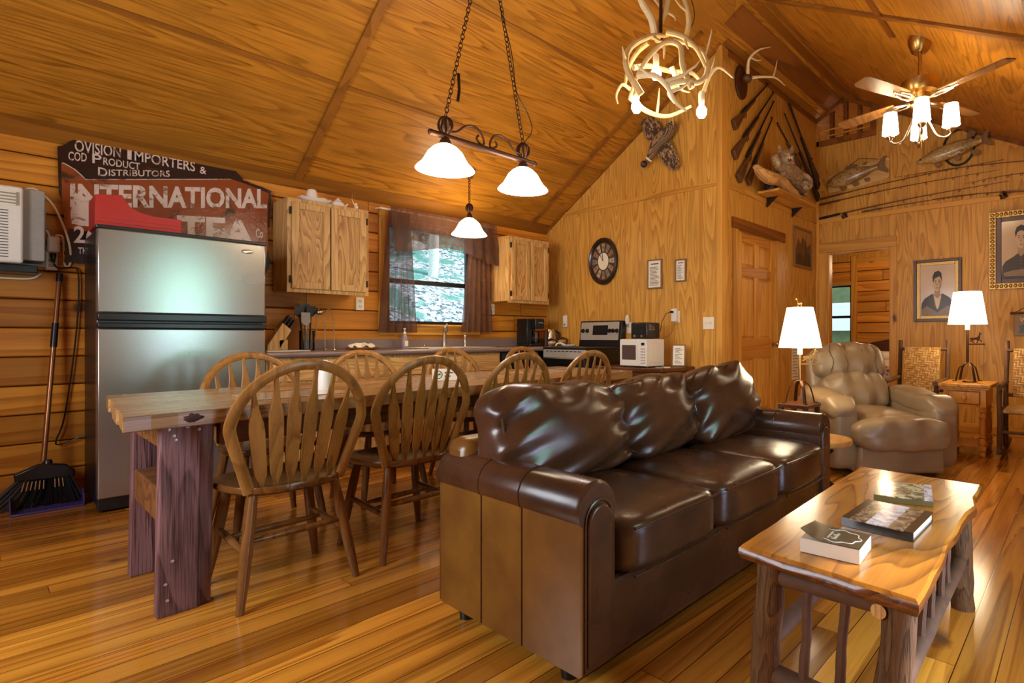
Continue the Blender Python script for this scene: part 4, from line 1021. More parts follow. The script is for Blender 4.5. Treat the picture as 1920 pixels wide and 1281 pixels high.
# soap bottle
t = thing('soap_bottle', 'clear dish soap bottle with a white pump beside the sink', 'bottle', (2.60, 4.84, .923))
obj('bottle', MB().lathe([(.027, 0), (.029, .01), (.029, .08), (.024, .11), (.012, .125), (.012, .135)], (2.60, 4.85, .915)), plain('lilac_soap', S(150, 130, 140), .2), t); obj('pump', MB().lathe([(.014, 0), (.014, .016), (.005, .02), (.005, .04), (.012, .042), (.012, .052), (0, .054)], (2.60, 4.85, 1.05)), M['white'], t); obj('nozzle', MB().cyl((2.60, 4.85, 1.095), (2.58, 4.81, 1.095), .005, seg=8), M['white'], t)
obj('label', MB().box(2.585, 2.618, 4.818, 4.8205, .935, .985), M['ivory'], t)
# knife block
t = thing('knife_block', 'slanted wooden knife block with black handled knives beside the refrigerator', 'knife block', (1.50, 4.72, .915))
wb = M['oak']; m = MB(); pr = [(0, 0), (.105, 0), (.145, .075), (.105, .165), (.06, .185), (-.005, .05)]
pr = [(0, 0), (.075, 0), (.165, .16), (.105, .215), (.0, .04)]
m.prism(pr, (1.42, 4.77, .915), EX, EZ, .09); obj('block', m, wb, t, bevel=.003, smooth=False); obj('foot_block', MB().box(1.50, 1.56, 4.68, 4.77, .915, 1.0), wb, t, bevel=.003, smooth=False)
for k in range(6):
    i, j = k % 3, k//3; p = Vector((1.535+.02*i*.9, 4.70+.035*j, 1.115-.018*i)); dv = Vector((.5, 0, .86)); obj('knife_handle', MB().tube([p-dv*.01, p+dv*.02, p+dv*.06, p+dv*.085], [(.007, .010), (.008, .012), (.0085, .013), (.006, .009)], 8), M['black'], t)
# utensil crock
t = thing('utensil_holder', 'clear glass jar of spatulas and spoons beside the knife block', 'utensil jar', (1.72, 4.74, .915))
obj('jar', MB().shell([(.052, 0), (.055, .02), (.055, .15), (.057, .155)], (1.71, 4.72, .915), 24, .004), M['clear'], t); obj('jar_bottom', MB().lathe([(.05, 0), (.05, .006), (0, .006)], (1.71, 4.72, .916)), M['clear'], t)
def spat(x, y, dx, dy, L, w, hl, mt, slots=False):
    p = Vector((x, y, .925)); d = Vector((dx, dy, 1)).normalized(); U = Vector((1, 0, 0)); q = p+d*L
    mm = MB().tube([p, p+d*L*.5, q], [.006, .007, .005], 8)
    pl = [(-.012, 0), (-w, .025), (-w*.95, hl), (w*.95, hl), (w, .025), (.012, 0)]; mm.prism(pl, q-d*.01, U, d, .004)
    obj('spatula', mm, mt, t)
spat(1.70, 4.70, -.03, 0, .20, .034, .10, M['greyp']); spat(1.73, 4.73, .05, .02, .27, .036, .085, M['black']); spat(1.69, 4.735, -.10, .03, .26, .034, .085, M['black']); spat(1.715, 4.75, -.02, .05, .29, .04, .08, M['black'])
obj('ladle', MB().tube([(1.75, 4.71, .925), (1.775, 4.7, 1.10), (1.785, 4.7, 1.22), (1.79, 4.7, 1.25)], [.004, .004, .004, .004], 8).ell((1.795, 4.70, 1.22), (.03, .03, .022), 14), M['chrome'], t)
t = thing('wire_towel_stand', 'thin wire stand between the utensil jar and the dish cloth', 'stand', (1.87, 4.72, .915)); obj('base_ring', MB().tube([(1.885+.05*math.cos(a), 4.72+.05*math.sin(a), .919) for a in [2*PI*k/24 for k in range(24)]], .0035, 6, True), M['chrome'], t)
obj('hoop', MB().tube([(1.845, 4.72, .92), (1.847, 4.72, 1.20), (1.855, 4.72, 1.235), (1.875, 4.72, 1.25), (1.895, 4.72, 1.235), (1.91, 4.72, 1.15), (1.92, 4.72, .92)], .0035, 8), M['chrome'], t)
o = obj('cutting_board', MB().prism([(0, 0), (.16, 0), (.16, .20), (.13, .26), (.03, .26), (0, .20)], (1.60, 4.955, .916), EX, Vector((0, .012, 1)), .014), M['trimd'], bevel=.003); tag(o, 'brown wooden cutting board leaning on the log wall behind the utensil jar', 'cutting board')
o = obj('baking_sheet', MB().box(1.33, 1.62, 4.40, 4.62, .9145, .924), M['steel2'], bevel=.003); tag(o, 'flat metal baking sheet on the counter in front of the knife block', 'baking sheet')
t = thing('dish_cloth_tray', 'dark tray on the counter below the first wall outlet', 'tray', (2.12, 4.66, .915)); obj('tray', MB().lathe([(.10, 0), (.13, .006), (.135, .018), (.128, .018), (.10, .010), (0, .008)], (2.12, 4.66, .915), EZ, 24, 1, .7), M['brown'], t)
def cl(u, w):
    a = u*2*PI; r_ = w; return (2.12+.105*r_*math.cos(a)*(1+.1*math.sin(5*a)), 4.66+.07*r_*math.sin(a), .938+.035*(1-r_**2)*(.6+.6*mnoise.noise(Vector((math.cos(a)*2, math.sin(a)*2, r_*3))))+.012*math.sin(a*7)*r_)
o = obj('dish_cloth', MB().surf(cl, 48, 10, .004), M['ivory']); tag(o, 'crumpled cream dish cloth lying in the dark tray on the counter', 'cloth')
# coffee maker
t = thing('coffee_maker', 'black drip coffee maker at the corner end of the counter', 'coffee maker', (4.05, 4.75, .915))
obj('base', MB().box(3.93, 4.13, 4.62, 4.86, .915, .945), M['black'], t, bevel=.006); obj('water_tank', MB().box(3.93, 4.00, 4.68, 4.86, .945, 1.22), M['black'], t, bevel=.006); obj('brew_head', MB().box(4.00, 4.13, 4.62, 4.86, 1.11, 1.22), M['black'], t, bevel=.01); obj('back_column', MB().box(4.0, 4.13, 4.78, 4.86, .945, 1.11), M['black'], t)
obj('carafe', MB().lathe([(.035, 0), (.048, .02), (.048, .08), (.036, .12), (.038, .135)], (4.065, 4.70, .948), EZ, 20), M['clear'], t); obj('carafe_handle', MB().tube([(4.065, 4.655, 1.07), (4.065, 4.63, 1.06), (4.065, 4.63, 1.0), (4.065, 4.655, .98)], .007, 8), M['black'], t); obj('brand_strip', MB().box(4.04, 4.11, 4.617, 4.62, 1.17, 1.18), M['chrome'], t)
t = thing('kettle', 'steel electric kettle in the counter corner behind the plastic bags', 'kettle', (4.38, 4.80, .915)); obj('body', MB().lathe([(.075, 0), (.078, .02), (.062, .16), (.05, .19), (.02, .20), (0, .205)], (4.36, 4.78, .915)), M['chrome'], t); obj('handle', MB().tube([(4.42, 4.75, 1.09), (4.46, 4.73, 1.06), (4.455, 4.735, .97), (4.43, 4.75, .94)], .012, 8), M['black'], t)
bag = glass('cling_film_bag', (.80, .72, .64, 1), .15)
for k, (x, y, r_, lb) in enumerate(((4.21, 4.58, .070, 'clear plastic bag of coffee filters next to the coffee maker'), (4.375, 4.60, .080, 'crumpled clear plastic bag in front of the steel kettle'))):
    def dd(p, d, k=k): return p*(1+.28*mnoise.noise(d*2.6+Vector((k*5., 0, 0))))
    tt = thing('plastic_bag', lb, 'bag', (x, y, .915)); obj('bag', MB().ell((x, y, .915+r_*.62), (r_, r_*.9, r_*.58), 20, 2, None, dd), bag, tt); obj('contents', MB().ell((x, y, .915+r_*.45), (r_*.7, r_*.6, r_*.42), 16, 2.5), M['ivory'], tt)

# oven range
t = thing('range_oven', 'black and stainless electric range against the plywood wall', 'oven', (4.18, 4.05, 0))
RX, RY0, RY1 = 3.87, 3.735, 4.352
obj('body', MB().box(RX+.03, 4.49, RY0+.004, RY1-.004, .0, .895), M['black'], t, bevel=.004, smooth=False)
obj('cooktop', MB().box(RX, 4.47, RY0, RY1, .895, .915), M['black'], t, bevel=.005, smooth=False)
d = obj('oven_door', MB().box(RX-.005, RX+.03, RY0+.01, RY1-.01, .26, .80), M['black'], t, bevel=.006, smooth=False)
obj('handle', MB().tube([(RX, RY0+.05, .795), (RX-.04, RY0+.06, .80), (RX-.045, (RY0+RY1)/2, .80), (RX-.04, RY1-.06, .80), (RX, RY1-.05, .795)], .013, 10), M['chrome'], d)
obj('front_panel', MB().box(RX-.004, RX+.03, RY0+.006, RY1-.006, .806, .89), M['steel2'], t, bevel=.003, smooth=False)
m = MB()
for k in range(9):
    y = RY0+.06+k*.058; m.box(RX-.0055, RX-.003, y, y+.04, .868, .876)
obj('vent_slots', m, M['black'], t)
obj('drawer', MB().box(RX-.004, RX+.03, RY0+.01, RY1-.01, .06, .25), M['steel2'], t, bevel=.004, smooth=False)
m = MB().prism([(4.40, .915), (4.49, .915), (4.49, 1.19), (4.435, 1.195)], (0, RY1-.003, 0), EX, EZ, RY1-RY0-.006); obj('backguard', m, M['black'], t, bevel=.006, smooth=False)
PL = lambda y, z, off=0: Vector((4.40+(z-.915)*.125-off, y, z))
m = MB(); a = .985; b = 1.18
m.add([PL(RY0+.04, a, .003), PL(RY1-.02, a, .003), PL(RY1-.02, b, .003), PL(RY0+.04, b, .003), PL(RY0+.04, a, -.003), PL(RY1-.02, a, -.003), PL(RY1-.02, b, -.003), PL(RY0+.04, b, -.003)], [(3, 2, 1, 0), (4, 5, 6, 7), (0, 1, 5, 4), (1, 2, 6, 5), (2, 3, 7, 6), (3, 0, 4, 7)]); cp = obj('control_panel', m, M['steel2'], t, smooth=False)
m = MB(); m.add([PL(3.93, 1.04, .005), PL(4.15, 1.04, .005), PL(4.15, 1.145, .005), PL(3.93, 1.145, .005)]+[PL(y, z, 0) for y, z in ((3.93, 1.04), (4.15, 1.04), (4.15, 1.145), (3.93, 1.145))], [(3, 2, 1, 0), (0, 1, 5, 4), (1, 2, 6, 5), (2, 3, 7, 6), (3, 0, 4, 7)]); obj('display', m, M['black'], cp, smooth=False)
for y in (3.80, 3.855, 3.905, 4.23, 4.295): obj('knob', MB().lathe([(.024, 0), (.022, .014), (.016, .022), (0, .022)], PL(y, 1.085, .003), (-1, 0, .12), 16), M['black'], cp)
for k, (x, y, r_) in enumerate(((4.02, 4.2, .09), (4.28, 4.2, .075), (4.02, 3.9, .075), (4.28, 3.9, .09))): obj('burner', MB().lathe([(r_, 0), (r_, .001), (r_-.006, .0015), (0, .0015)], (x, y, .915), EZ, 28), M['gunmetal'], t)
t = thing('spoon_rest', 'cream spoon rest with a curved handle on the black cooktop', 'spoon rest', (4.05, 4.2, .917)); obj('dish', MB().lathe([(.05, 0), (.075, .012), (.08, .022), (.074, .022), (.05, .008), (0, .006)], (4.05, 4.15, .917), EZ, 22, 1, 1.1), M['ivory'], t); obj('handle', MB().tube([(4.06, 4.21, .93), (4.04, 4.26, .955), (4.02, 4.29, .95), (4.01, 4.31, .925)], .008, 8), M['ivory'], t)

# hutch with microwave
t = thing('hutch', 'low dark wooden cabinet under the microwave', 'cabinet', (4.2, 3.28, 0))
obj('body', MB().box(3.99, 4.47, 2.93, 3.66, .06, .70), M['dark_rail'], t, smooth=False, bevel=.004); obj('top', MB().box(3.955, 4.485, 2.87, 3.70, .70, .738), M['dark_rail'], t, bevel=.01, smooth=False)
for (a, b) in ((2.95, 3.29), (3.30, 3.64)):
    d = obj('drawer', MB().box(3.972, 3.99, a, b, .56, .68), M['dark_rail'], t, bevel=.006, smooth=False); obj('knob', MB().lathe([(.008, 0), (.008, .012), (.015, .02), (0, .026)], (3.972, (a+b)/2, .62), (-1, 0, 0), 12), M['brass'], d)
    d = obj('door', MB().box(3.972, 3.99, a, b, .10, .54), M['dark_rail'], t, bevel=.008, smooth=False)
for x in (4.02, 4.44):
    for y in (2.96, 3.63): obj('foot', MB().box(x-.025, x+.025, y-.025, y+.025, 0, .06), M['dark_rail'], t, smooth=False)
t = thing('microwave', 'white microwave oven on the dark hutch', 'microwave', (4.07, 3.21, .74))
mx0, mx1, my0, my1, mz0, mz1 = 3.965, 4.24, 3.055, 3.375, .748, 1.0
obj('case', MB().box(mx0+.02, mx1, my0, my1, mz0, mz1), M['white'], t, bevel=.006, smooth=False)
d = obj('door', MB().box(mx0, mx0+.02, my0+.085, my1-.001, mz0+.003, mz1-.003), M['white'], t, bevel=.006)
obj('window', MB().box(mx0-.0015, mx0+.002, my0+.125, my1-.03, mz0+.06, mz1-.055), plain('dark_oven_glass', S(84, 66, 60), .15), d)
obj('door_curve', MB().tube([(mx0-.002, my0+.098, mz0+.02), (mx0-.006, my0+.112, (mz0+mz1)/2), (mx0-.002, my0+.098, mz1-.02)], .006, 8), M['white'], d)
p = obj('control_panel', MB().box(mx0, mx0+.02, my0, my0+.084, mz0+.003, mz1-.003), M['white'], t, bevel=.004); obj('display', MB().box(mx0-.001, mx0+.002, my0+.025, my0+.062, mz1-.058, mz1-.032), M['black'], p)
m = MB()
for r_ in range(6):
    for c_ in range(3): m.box(mx0-.0012, mx0+.002, my0+.018+c_*.018, my0+.031+c_*.018, mz0+.025+r_*.026, mz0+.037+r_*.026)
obj('button_print', m, M['greyp'], p)
for x in (mx0+.04, mx1-.03):
    for y in (my0+.03, my1-.03): obj('foot', MB().cyl((x, y, .738), (x, y, .748), .012, seg=8), M['black'], t)
obj('vent_panel', MB().box(mx0+.07, mx1-.03, my0-.002, my0, mz0+.03, mz1-.03), M['white'], t, bevel=.001)
t = thing('toaster', 'black four slot toaster on top of the microwave', 'toaster', (4.1, 3.18, 1.0)); bx = (4.00, 4.20, 3.075, 3.27, 1.003, 1.155)
obj('body', MB().box(*bx), M['black'], t, bevel=.012)
for y in (3.205, 3.245-.075+.005): pass
for y in (3.135, 3.22):
    obj('slot_panel', MB().box(3.996, 4.002, y-.015, y+.015, 1.06, 1.145), M['gunmetal'], t, bevel=.002); obj('lever', MB().box(3.982, 3.998, y-.014, y+.014, 1.105, 1.118), M['black'], t, bevel=.003); obj('dial', MB().lathe([(.014, 0), (.012, .01), (0, .01)], (3.999, y, 1.03), (-1, 0, 0), 14), M['chrome'], t)
m = MB()
for r_, (z, ws) in enumerate(((1.128, (.03,)), (1.115, (.045, .02)), (1.10, (.03, .012, .03)), (1.085, (.05, .03)))):
    x = 4.03
    for w_ in ws: m.box(x, x+w_, 3.0742, 3.0752, z, z+.006); x += w_+.008
obj('side_print', m, M['greyp'], t, smooth=False)
t = thing('standing_frame', 'small framed notice standing on the dark hutch beside the microwave', 'frame', (4.36, 2.98, .74)); m = MB(); 
Ux = Vector((.55, -.83, 0)); Up = Vector((.12, .05, 1)).normalized(); o_ = Vector((4.31, 3.02, .7395))
def slat(mb, u0, u1, v0, v1, th=.014, off=0): mb.prism([(u0, v0), (u1, v0), (u1, v1), (u0, v1)], o_+off*Vector((-.83, -.55, 0)), Ux, Up, -th)
for q in ((0, .012, 0, .21), (.118, .13, 0, .21), (.012, .118, 0, .012), (.012, .118, .198, .21)): slat(m, *q)
obj('frame', m, M['frameb'], t, smooth=False); m = MB(); slat(m, .012, .118, .012, .198, .006); obj('paper', m, M['paper'], t, smooth=False)
m = MB()
for k in range(11): slat(m, .028, .100-.02*(k % 3), .03+.014*k, .034+.014*k, .002, .0005)
obj('print_lines', m, M['ink'], t, smooth=False); m = MB().bar(o_+Ux*.065+Up*.15, o_+Ux*.065+Vector((.075, .05, .0035)), .03, .004); obj('easel_back', m, M['black'], t)
for k, (x, y) in enumerate(((4.05, 2.97), (4.12, 2.945))): o = obj('coaster', MB().lathe([(.04, 0), (.04, .006), (.036, .008), (0, .008)], (x, y, .738), EZ, 20), M['white'] if k else M['greyp']); tag(o, ['grey coaster', 'white coaster'][k]+' on the dark hutch in front of the standing notice', 'coaster')

# outlets and plugs
def plate_y(name, lb, x, z, sw, cat, n=1):   # on the log wall, facing -Y
    t = thing(name, lb, cat, (x, 4.99, z)); obj('plate', MB().box(x-.036, x+.036, 4.985, 4.999, z-.058, z+.058), M['ivory'], t, bevel=.003)
    if sw == 'out':
        for dz in (.024, -.024):
            m = MB().box(x-.018, x+.018, 4.982, 4.986, z+dz-.016, z+dz+.016); s_ = obj('socket', m, M['white'], t, bevel=.002)
            m = MB().box(x-.009, x-.006, 4.9805, 4.983, z+dz-.003, z+dz+.009).box(x+.006, x+.009, 4.9805, 4.983, z+dz-.003, z+dz+.009).cyl((x, 4.9805, z+dz-.009), (x, 4.983, z+dz-.009), .003, seg=8); obj('slot', m, M['black'], s_)
    else: obj('switch', MB().box(x-.006, x+.006, 4.975, 4.986, z-.012, z+.012), M['white'], t, bevel=.002)
plate_y('wall_outlet', 'white duplex outlet on the log wall between cabinet and brown curtain', 2.249, 1.319, 'out', 'outlet')
plate_y('wall_outlet', 'white duplex outlet on the log wall beside the oven side curtain', 3.69, 1.323, 'out', 'outlet')
def plate_x(name, lb, y, z, w, cat, kind):    # on the clock wall, facing -X
    t = thing(name, lb, cat, (XG-.006, y, z)); obj('plate', MB().box(XG-.010, XG, y-w/2, y+w/2, z-.058, z+.058), M['ivory'], t, bevel=.003)
    if kind == 'sw3':
        for dy in (-.03, 0, .03): obj('switch', MB().box(XG-.02, XG-.008, y+dy-.005, y+dy+.005, z-.01, z+.014), M['white'], t, bevel=.002)
    if kind == 'out':
        for dz in (.024, -.024): obj('socket', MB().box(XG-.0125, XG-.009, y-.016, y+.016, z+dz-.016, z+dz+.016), M['white'], t, bevel=.002)
    return t
plate_x('light_switch', 'ivory plate with three toggle switches near the corner post', 2.728, 1.151, .12, 'light switch', 'sw3')
plate_x('wall_outlet', 'ivory outlet on the plywood wall behind the oven and toaster', 3.69, 1.115, .072, 'outlet', 'out')
plate_x('wall_outlet', 'ivory outlet behind the white charger on the plywood wall', 3.09, 1.22, .072, 'outlet', 'out')
t = thing('air_freshener', 'small white plug-in air freshener above the oven', 'air freshener', (XG-.03, 3.70, 1.20)); obj('body', MB().ell((XG-.026, 3.705, 1.20), (.024, .022, .052), 16, 3), M['white'], t); obj('refill', MB().cyl((XG-.026, 3.705, 1.125), (XG-.026, 3.705, 1.152), .014, seg=12), M['clear'], t)
t = thing('gas_alarm', 'white plug-in alarm on the plywood wall beside the corner of the counter', 'alarm', (XG-.02, 4.66, 1.2)); obj('body', MB().box(XG-.03, XG, 4.63, 4.69, 1.13, 1.27), M['white'], t, bevel=.008); obj('button', MB().box(XG-.033, XG-.03, 4.645, 4.675, 1.15, 1.175), M['greyp'], t); obj('display', MB().box(XG-.0315, XG-.03, 4.64, 4.68, 1.20, 1.235), M['ivory'], t)
t = thing('phone_charger', 'white charger plugged into the wall above the microwave', 'charger', (XG-.04, 3.10, 1.24)); obj('body', MB().box(XG-.058, XG-.012, 3.065, 3.125, 1.17, 1.30), M['white'], t, bevel=.008); obj('plug', MB().cyl((XG-.058, 3.10, 1.265), (XG-.085, 3.11, 1.265), .012, seg=10), M['black'], t)
o = obj('black_flex', MB().tube([(XG-.088, 3.11, 1.265), (XG-.11, 3.14, 1.25), (XG-.12, 3.19, 1.17), (4.38, 3.20, 1.08), (4.30, 3.19, 1.03), (4.205, 3.18, 1.03)], .004, 8), M['black']); tag(o, 'black cord running from the wall plug to the toaster', 'cord')
o = obj('brown_flex', MB().tube([(XG-.05, 3.09, 1.17), (XG-.06, 3.085, 1.10), (XG-.08, 3.12, 1.04), (4.36, 3.16, 1.0), (4.30, 3.2, .995), (4.28, 3.22, .88), (4.27, 3.24, .742)], .003, 8), M['brown']); tag(o, 'thin brown cord drooping from the white charger behind the microwave', 'cord')

# ================================================================ LEFT WALL: AC, STRIP, BROOM, SIGN
t = thing('air_conditioner', 'white window air conditioner set in the log wall at the room end', 'air conditioner', (.05, 4.85, 1.66))
obj('case', MB().box(-.38, .268, 4.74, 4.995, 1.475, 1.895), M['greyp'], t, bevel=.006, smooth=False)
fr = obj('front_grille', MB().box(-.40, .178, 4.68, 4.742, 1.45, 1.89), M['white'], t, bevel=.012)
m = MB().box(-.36, .155, 4.675, 4.683, 1.775, 1.86); lv = obj('louver_panel', m, M['ivory'], fr, bevel=.003)
m = MB()
for k in range(4): m.box(-.355, .150, 4.669, 4.6745, 1.787+k*.018, 1.794+k*.018)
m2 = MB()
for k in range(6): m2.box(-.35+k*.1, -.344+k*.1, 4.667, 4.6745, 1.78, 1.855)
obj('louver', m, M['greyp'], lv); obj('louver_vane', m2, M['greyp'], lv)
m = MB()
for k in range(17): m.box(-.37, .12, 4.6785, 4.681, 1.48+k*.0165, 1.4855+k*.0165)
obj('grille_slots', m, plain('slot_shadow', S(96, 84, 72), .6), fr)
obj('mounting_flange', MB().box(-.40, .285, 4.965, 4.997, 1.46, 1.915), M['greyp'], t, smooth=False); obj('support_rail', MB().box(-.45, .24, 4.78, 4.998, 1.405, 1.45), M['black'], t, bevel=.004)
t = thing('power_strip', 'white power strip with a black plug hanging on the log wall beside the refrigerator', 'power strip', (.31, 4.97, 1.55))
m = MB().box(.283, .338, 4.965, 4.996, 1.445, 1.60); obj('strip', m, M['white'], t, bevel=.008); obj('adapter', MB().box(.288, .345, 4.925, 4.966, 1.555, 1.655), M['white'], t, bevel=.012)
for z in (1.475, 1.505): obj('socket', MB().box(.296, .326, 4.9635, 4.966, z-.011, z+.011), M['greyp'], t, bevel=.001)
obj('black_plug', MB().tube([(.315, 4.966, 1.54), (.315, 4.945, 1.54), (.315, 4.94, 1.52), (.318, 4.945, 1.49)], [.014, .016, .013, .005], 10), M['black'], t)
cord = lambda nm, pts, r_, mt, lb: tag(obj(nm, MB().tube(pts, r_, 8), mt), lb, 'cord')
cord('conditioner_cord', cat_([(.20, 4.94, 1.93), (.24, 4.945, 1.935), (.31, 4.945, 1.86), (.36, 4.945, 1.73), (.39, 4.95, 1.60), (.395, 4.985, 1.50), (.38, 4.985, 1.475), (.368, 4.985, 1.50), (.365, 4.98, 1.60), (.358, 4.95, 1.65), (.35, 4.945, 1.665), (.325, 4.945, 1.664)]), .006, M['ivory'], 'cream cord curving from the air conditioner down to the power strip')
cord('strip_cord', cat_([(.30, 4.96, 1.655), (.29, 4.97, 1.69), (.275, 4.98, 1.69), (.265, 4.985, 1.64), (.27, 4.985, 1.58), (.283, 4.98, 1.52)]), .005, M['ivory'], 'short white loop of cord at the top of the power strip')
cord('low_cord', cat_([(-.4, 4.985, 1.395), (-.1, 4.975, 1.385), (.1, 4.97, 1.380), (.22, 4.975, 1.385), (.265, 4.985, 1.42)]), .006, M['ivory'], 'cream cord sagging along the wall under the air conditioner')
cord('hanging_cord', cat_([(.318, 4.945, 1.485), (.34, 4.96, 1.46), (.40, 4.975, 1.47), (.43, 4.975, 1.44), (.43, 4.975, 1.2), (.405, 4.975, .85), (.365, 4.97, .5), (.33, 4.965, .37), (.34, 4.965, .34), (.40, 4.96, .36), (.45, 4.95, .385)]), .0045, M['black'], 'black cord hanging down the log wall behind the broom handle')
t = thing('broom', 'angle broom with a long brown metal handle leaning on the log wall', 'broom', (.30, 4.86, 0))
p0 = Vector((.265, 4.80, .27)); p1 = Vector((.345, 4.96, 1.42)); hb = plain('copper_tube', S(150, 96, 58), .25, metal=.6)
obj('handle', MB().cyl(p0, p1, .013, seg=14), hb, t); obj('grip', MB().cyl(p0.lerp(p1, .96), p0.lerp(p1, 1.005), .016, seg=14), M['black'], t); obj('grip_band', MB().cyl(p0.lerp(p1, .60), p0.lerp(p1, .73), .0165, seg=14), M['black'], t)
obj('socket', MB().lathe([(.022, 0), (.022, .05), (.016, .06), (0, .06)], (.282, 4.795, .22)), M['black'], t)
m = MB(); m.prism([(-.12, 0), (-.115, -.045), (.135, -.055), (.14, -.02), (.10, .025), (.02, .045), (-.02, .045)], (.262, 4.815, .215), EX, EZ, .045); obj('head', m, M['black'], t, bevel=.008)
random.seed(2); m = MB()
for k in range(60):
    f = (k+.5)/60; x = .155+.225*f; y = 4.77+.035*random.random(); dx = (f-.72)*.22; m.tube([(x, y, .175), (x+dx*.5, y-.01, .09), (x+dx*1.05+random.uniform(-.008, .008), y-.02, .008)], [.004, .006, .005], 5)
o = obj('bristles', m, M['black'], t); o['kind'] = 'stuff'
m = MB()
for k in range(9): x = .185+.016*k+(.03 if k > 5 else 0); m.tube([(x, 4.764, .165), (x-.012+.002*k, 4.752, .115)], .0025, 5)
o = obj('yellow_bristles', m, plain('tan_bristle', S(190, 140, 90), .6), t); o['kind'] = 'stuff'
dp = plain('dark_violet_plastic', S(74, 62, 120), .2)
t = thing('dustpan', 'dark violet dustpan standing on the floor in front of the broom', 'dustpan', (.27, 4.70, 0))
def pan(u, w):
    x = .125+.305*u; return (x, 4.645+.17*w, .004+.010*w*w)
obj('pan', MB().surf(pan, 14, 8, .003), dp, t)
for x in (.125, .427): obj('side_wall', MB().prism([(0, 0), (.17, .01), (.17, .055), (.12, .085), (.06, .09), (.02, .07), (.004, .03)], (x-.002, 4.645, .002), EY, EZ, .005), dp, t)
obj('lip', MB().box(.125, .43, 4.632, 4.650, .001, .012), dp, t, bevel=.003)

# enamel sign
t = thing('enamel_sign', 'old torn enamel tea sign on the log wall behind the refrigerator', 'sign', (.93, 4.97, 1.95))
rust = NT('rusty_enamel_red'); v = rust.obc(); a_ = rust.noise(v, 5., 6, .7, .5); b_ = rust.noise(v, 40., 3, .7)
cr = rust.mix(rust.ramp(a_, .56, .66), S(146, 66, 22), S(56, 28, 14)); M['ered'] = rust.fin(rust.mix(rust.ma('MULTIPLY', b_, .3), cr, S(110, 60, 36)), .22, coat=.3, bump=a_, bs=.5, bd=.01)
rust = NT('rusty_enamel_black'); v = rust.obc(); a_ = rust.noise(v, 6., 6, .7, .5); M['eblk'] = rust.fin(rust.mix(rust.ramp(a_, .58, .68), S(34, 14, 16), S(74, 38, 20)), .22, coat=.3, bump=a_, bs=.4, bd=.01)
rust = NT('chipped_enamel_cream'); v = rust.obc(); a_ = rust.noise(v, 14., 6, .75, .6); M['ecrm'] = rust.fin(rust.mix(rust.ramp(a_, .52, .62), S(214, 192, 176), S(120, 74, 48)), .3)
ys = 4.962
def jag(pts, amp=.006, st=.02, seed=0):
    # ragged torn outline; a third entry 0 keeps that side straight
    out = []
    for i in range(len(pts)):
        a = Vector(pts[i][:2]); b = Vector(pts[(i+1) % len(pts)][:2]); n_ = max(1, int((b-a).length/st)) if len(pts[i]) == 2 else 1
        for k in range(n_): out.append(a.lerp(b, k/n_)+(Vector((mnoise.noise(Vector((i*7.1, k*.9, seed))), mnoise.noise(Vector((i*3.3, k*.8, seed+9.)))))*amp if n_ > 1 else Vector((0, 0))))
    return out
full = [(.365, 1.50), (1.50, 1.53, 0), (1.53, 1.62), (1.50, 1.75), (1.525, 1.95), (1.535, 2.185), (1.49, 2.20), (1.42, 2.215), (1.345, 2.235), (1.30, 2.285, 0), (1.29, 2.30, 0), (.412, 2.315, 0), (.405, 2.29), (.372, 2.255), (.335, 2.23, 0), (.342, 1.95), (.368, 1.85), (.38, 1.72)]
m = MB(); P = jag(full, .012); m.prism([(p.x, p.y) for p in P], (0, ys+.012, 0), EX, EZ, .012); obj('backing', m, M['eblk'], t, smooth=False)
def sheet(nm, poly, mt, off, par=None, sm=False): return obj(nm, MB().prism([(p[0], p[1]) for p in poly], (0, ys+.0005-off, 0), EX, EZ, .0012), mt, par or t, smooth=sm)
red = [(.385, 1.72), (1.49, 1.56), (1.51, 1.75), (1.49, 1.95), (1.50, 2.14), (1.42, 2.175), (1.28, 2.19), (.52, 2.10), (.485, 2.115), (.46, 2.155), (.41, 2.185), (.375, 2.19), (.36, 2.10), (.385, 1.9)]
red = [(.372, 1.70), (1.49, 1.56), (1.51, 1.75), (1.505, 1.95), (1.515, 2.165), (1.46, 2.182), (1.37, 2.205), (1.262, 2.225), (.465, 2.05), (.445, 2.073), (.414, 2.104), (.373, 2.128), (.352, 2.13), (.356, 1.9)]
rp = sheet('red_field', red, M['ered'], 0)
ln = [(.356, 2.132), (.373, 2.126), (.414, 2.102), (.445, 2.071), (.465, 2.048), (1.262, 2.223)]
obj('gold_line', MB().tube([(x, ys-.001, z) for x, z in ln], .0035, 6), M['ecrm'], t)
def tx(s, x, z, hgt, wd, dz=0, off=0, x0_=0):
    # one line of lettering: left baseline, cap height, total width, slope
    raw = MB().text(s, (0, 0, 0), EX, EZ, 1, .0008, 1); xs_ = [p[0] for p in raw.v]; w_ = max(xs_)-min(xs_); sz = hgt/.70
    m = MB(); c_ = bpy.data.curves.new('t', 'FONT'); c_.body = s; c_.size = sz; c_.extrude = .0008; c_.offset = off*sz; c_.resolution_u = 3
    to = bpy.data.objects.new('t', c_); COL.objects.link(to); me = bpy.data.meshes.new_from_object(to.evaluated_get(bpy.context.evaluated_depsgraph_get()))
    a_ = min(v_.co.x for v_ in me.vertices); b_ = max(v_.co.x for v_ in me.vertices); k = wd/(b_-a_)
    m.add([(x+(v_.co.x-a_)*k, ys-.0015-v_.co.z-.0008, z+dz*(v_.co.x-a_)*k+v_.co.y) for v_ in me.vertices], [tuple(p.vertices) for p in me.polygons])
    bpy.data.objects.remove(to); bpy.data.curves.remove(c_); bpy.data.meshes.remove(me)
    return obj('lettering', m, M['ecrm'], t, smooth=False)
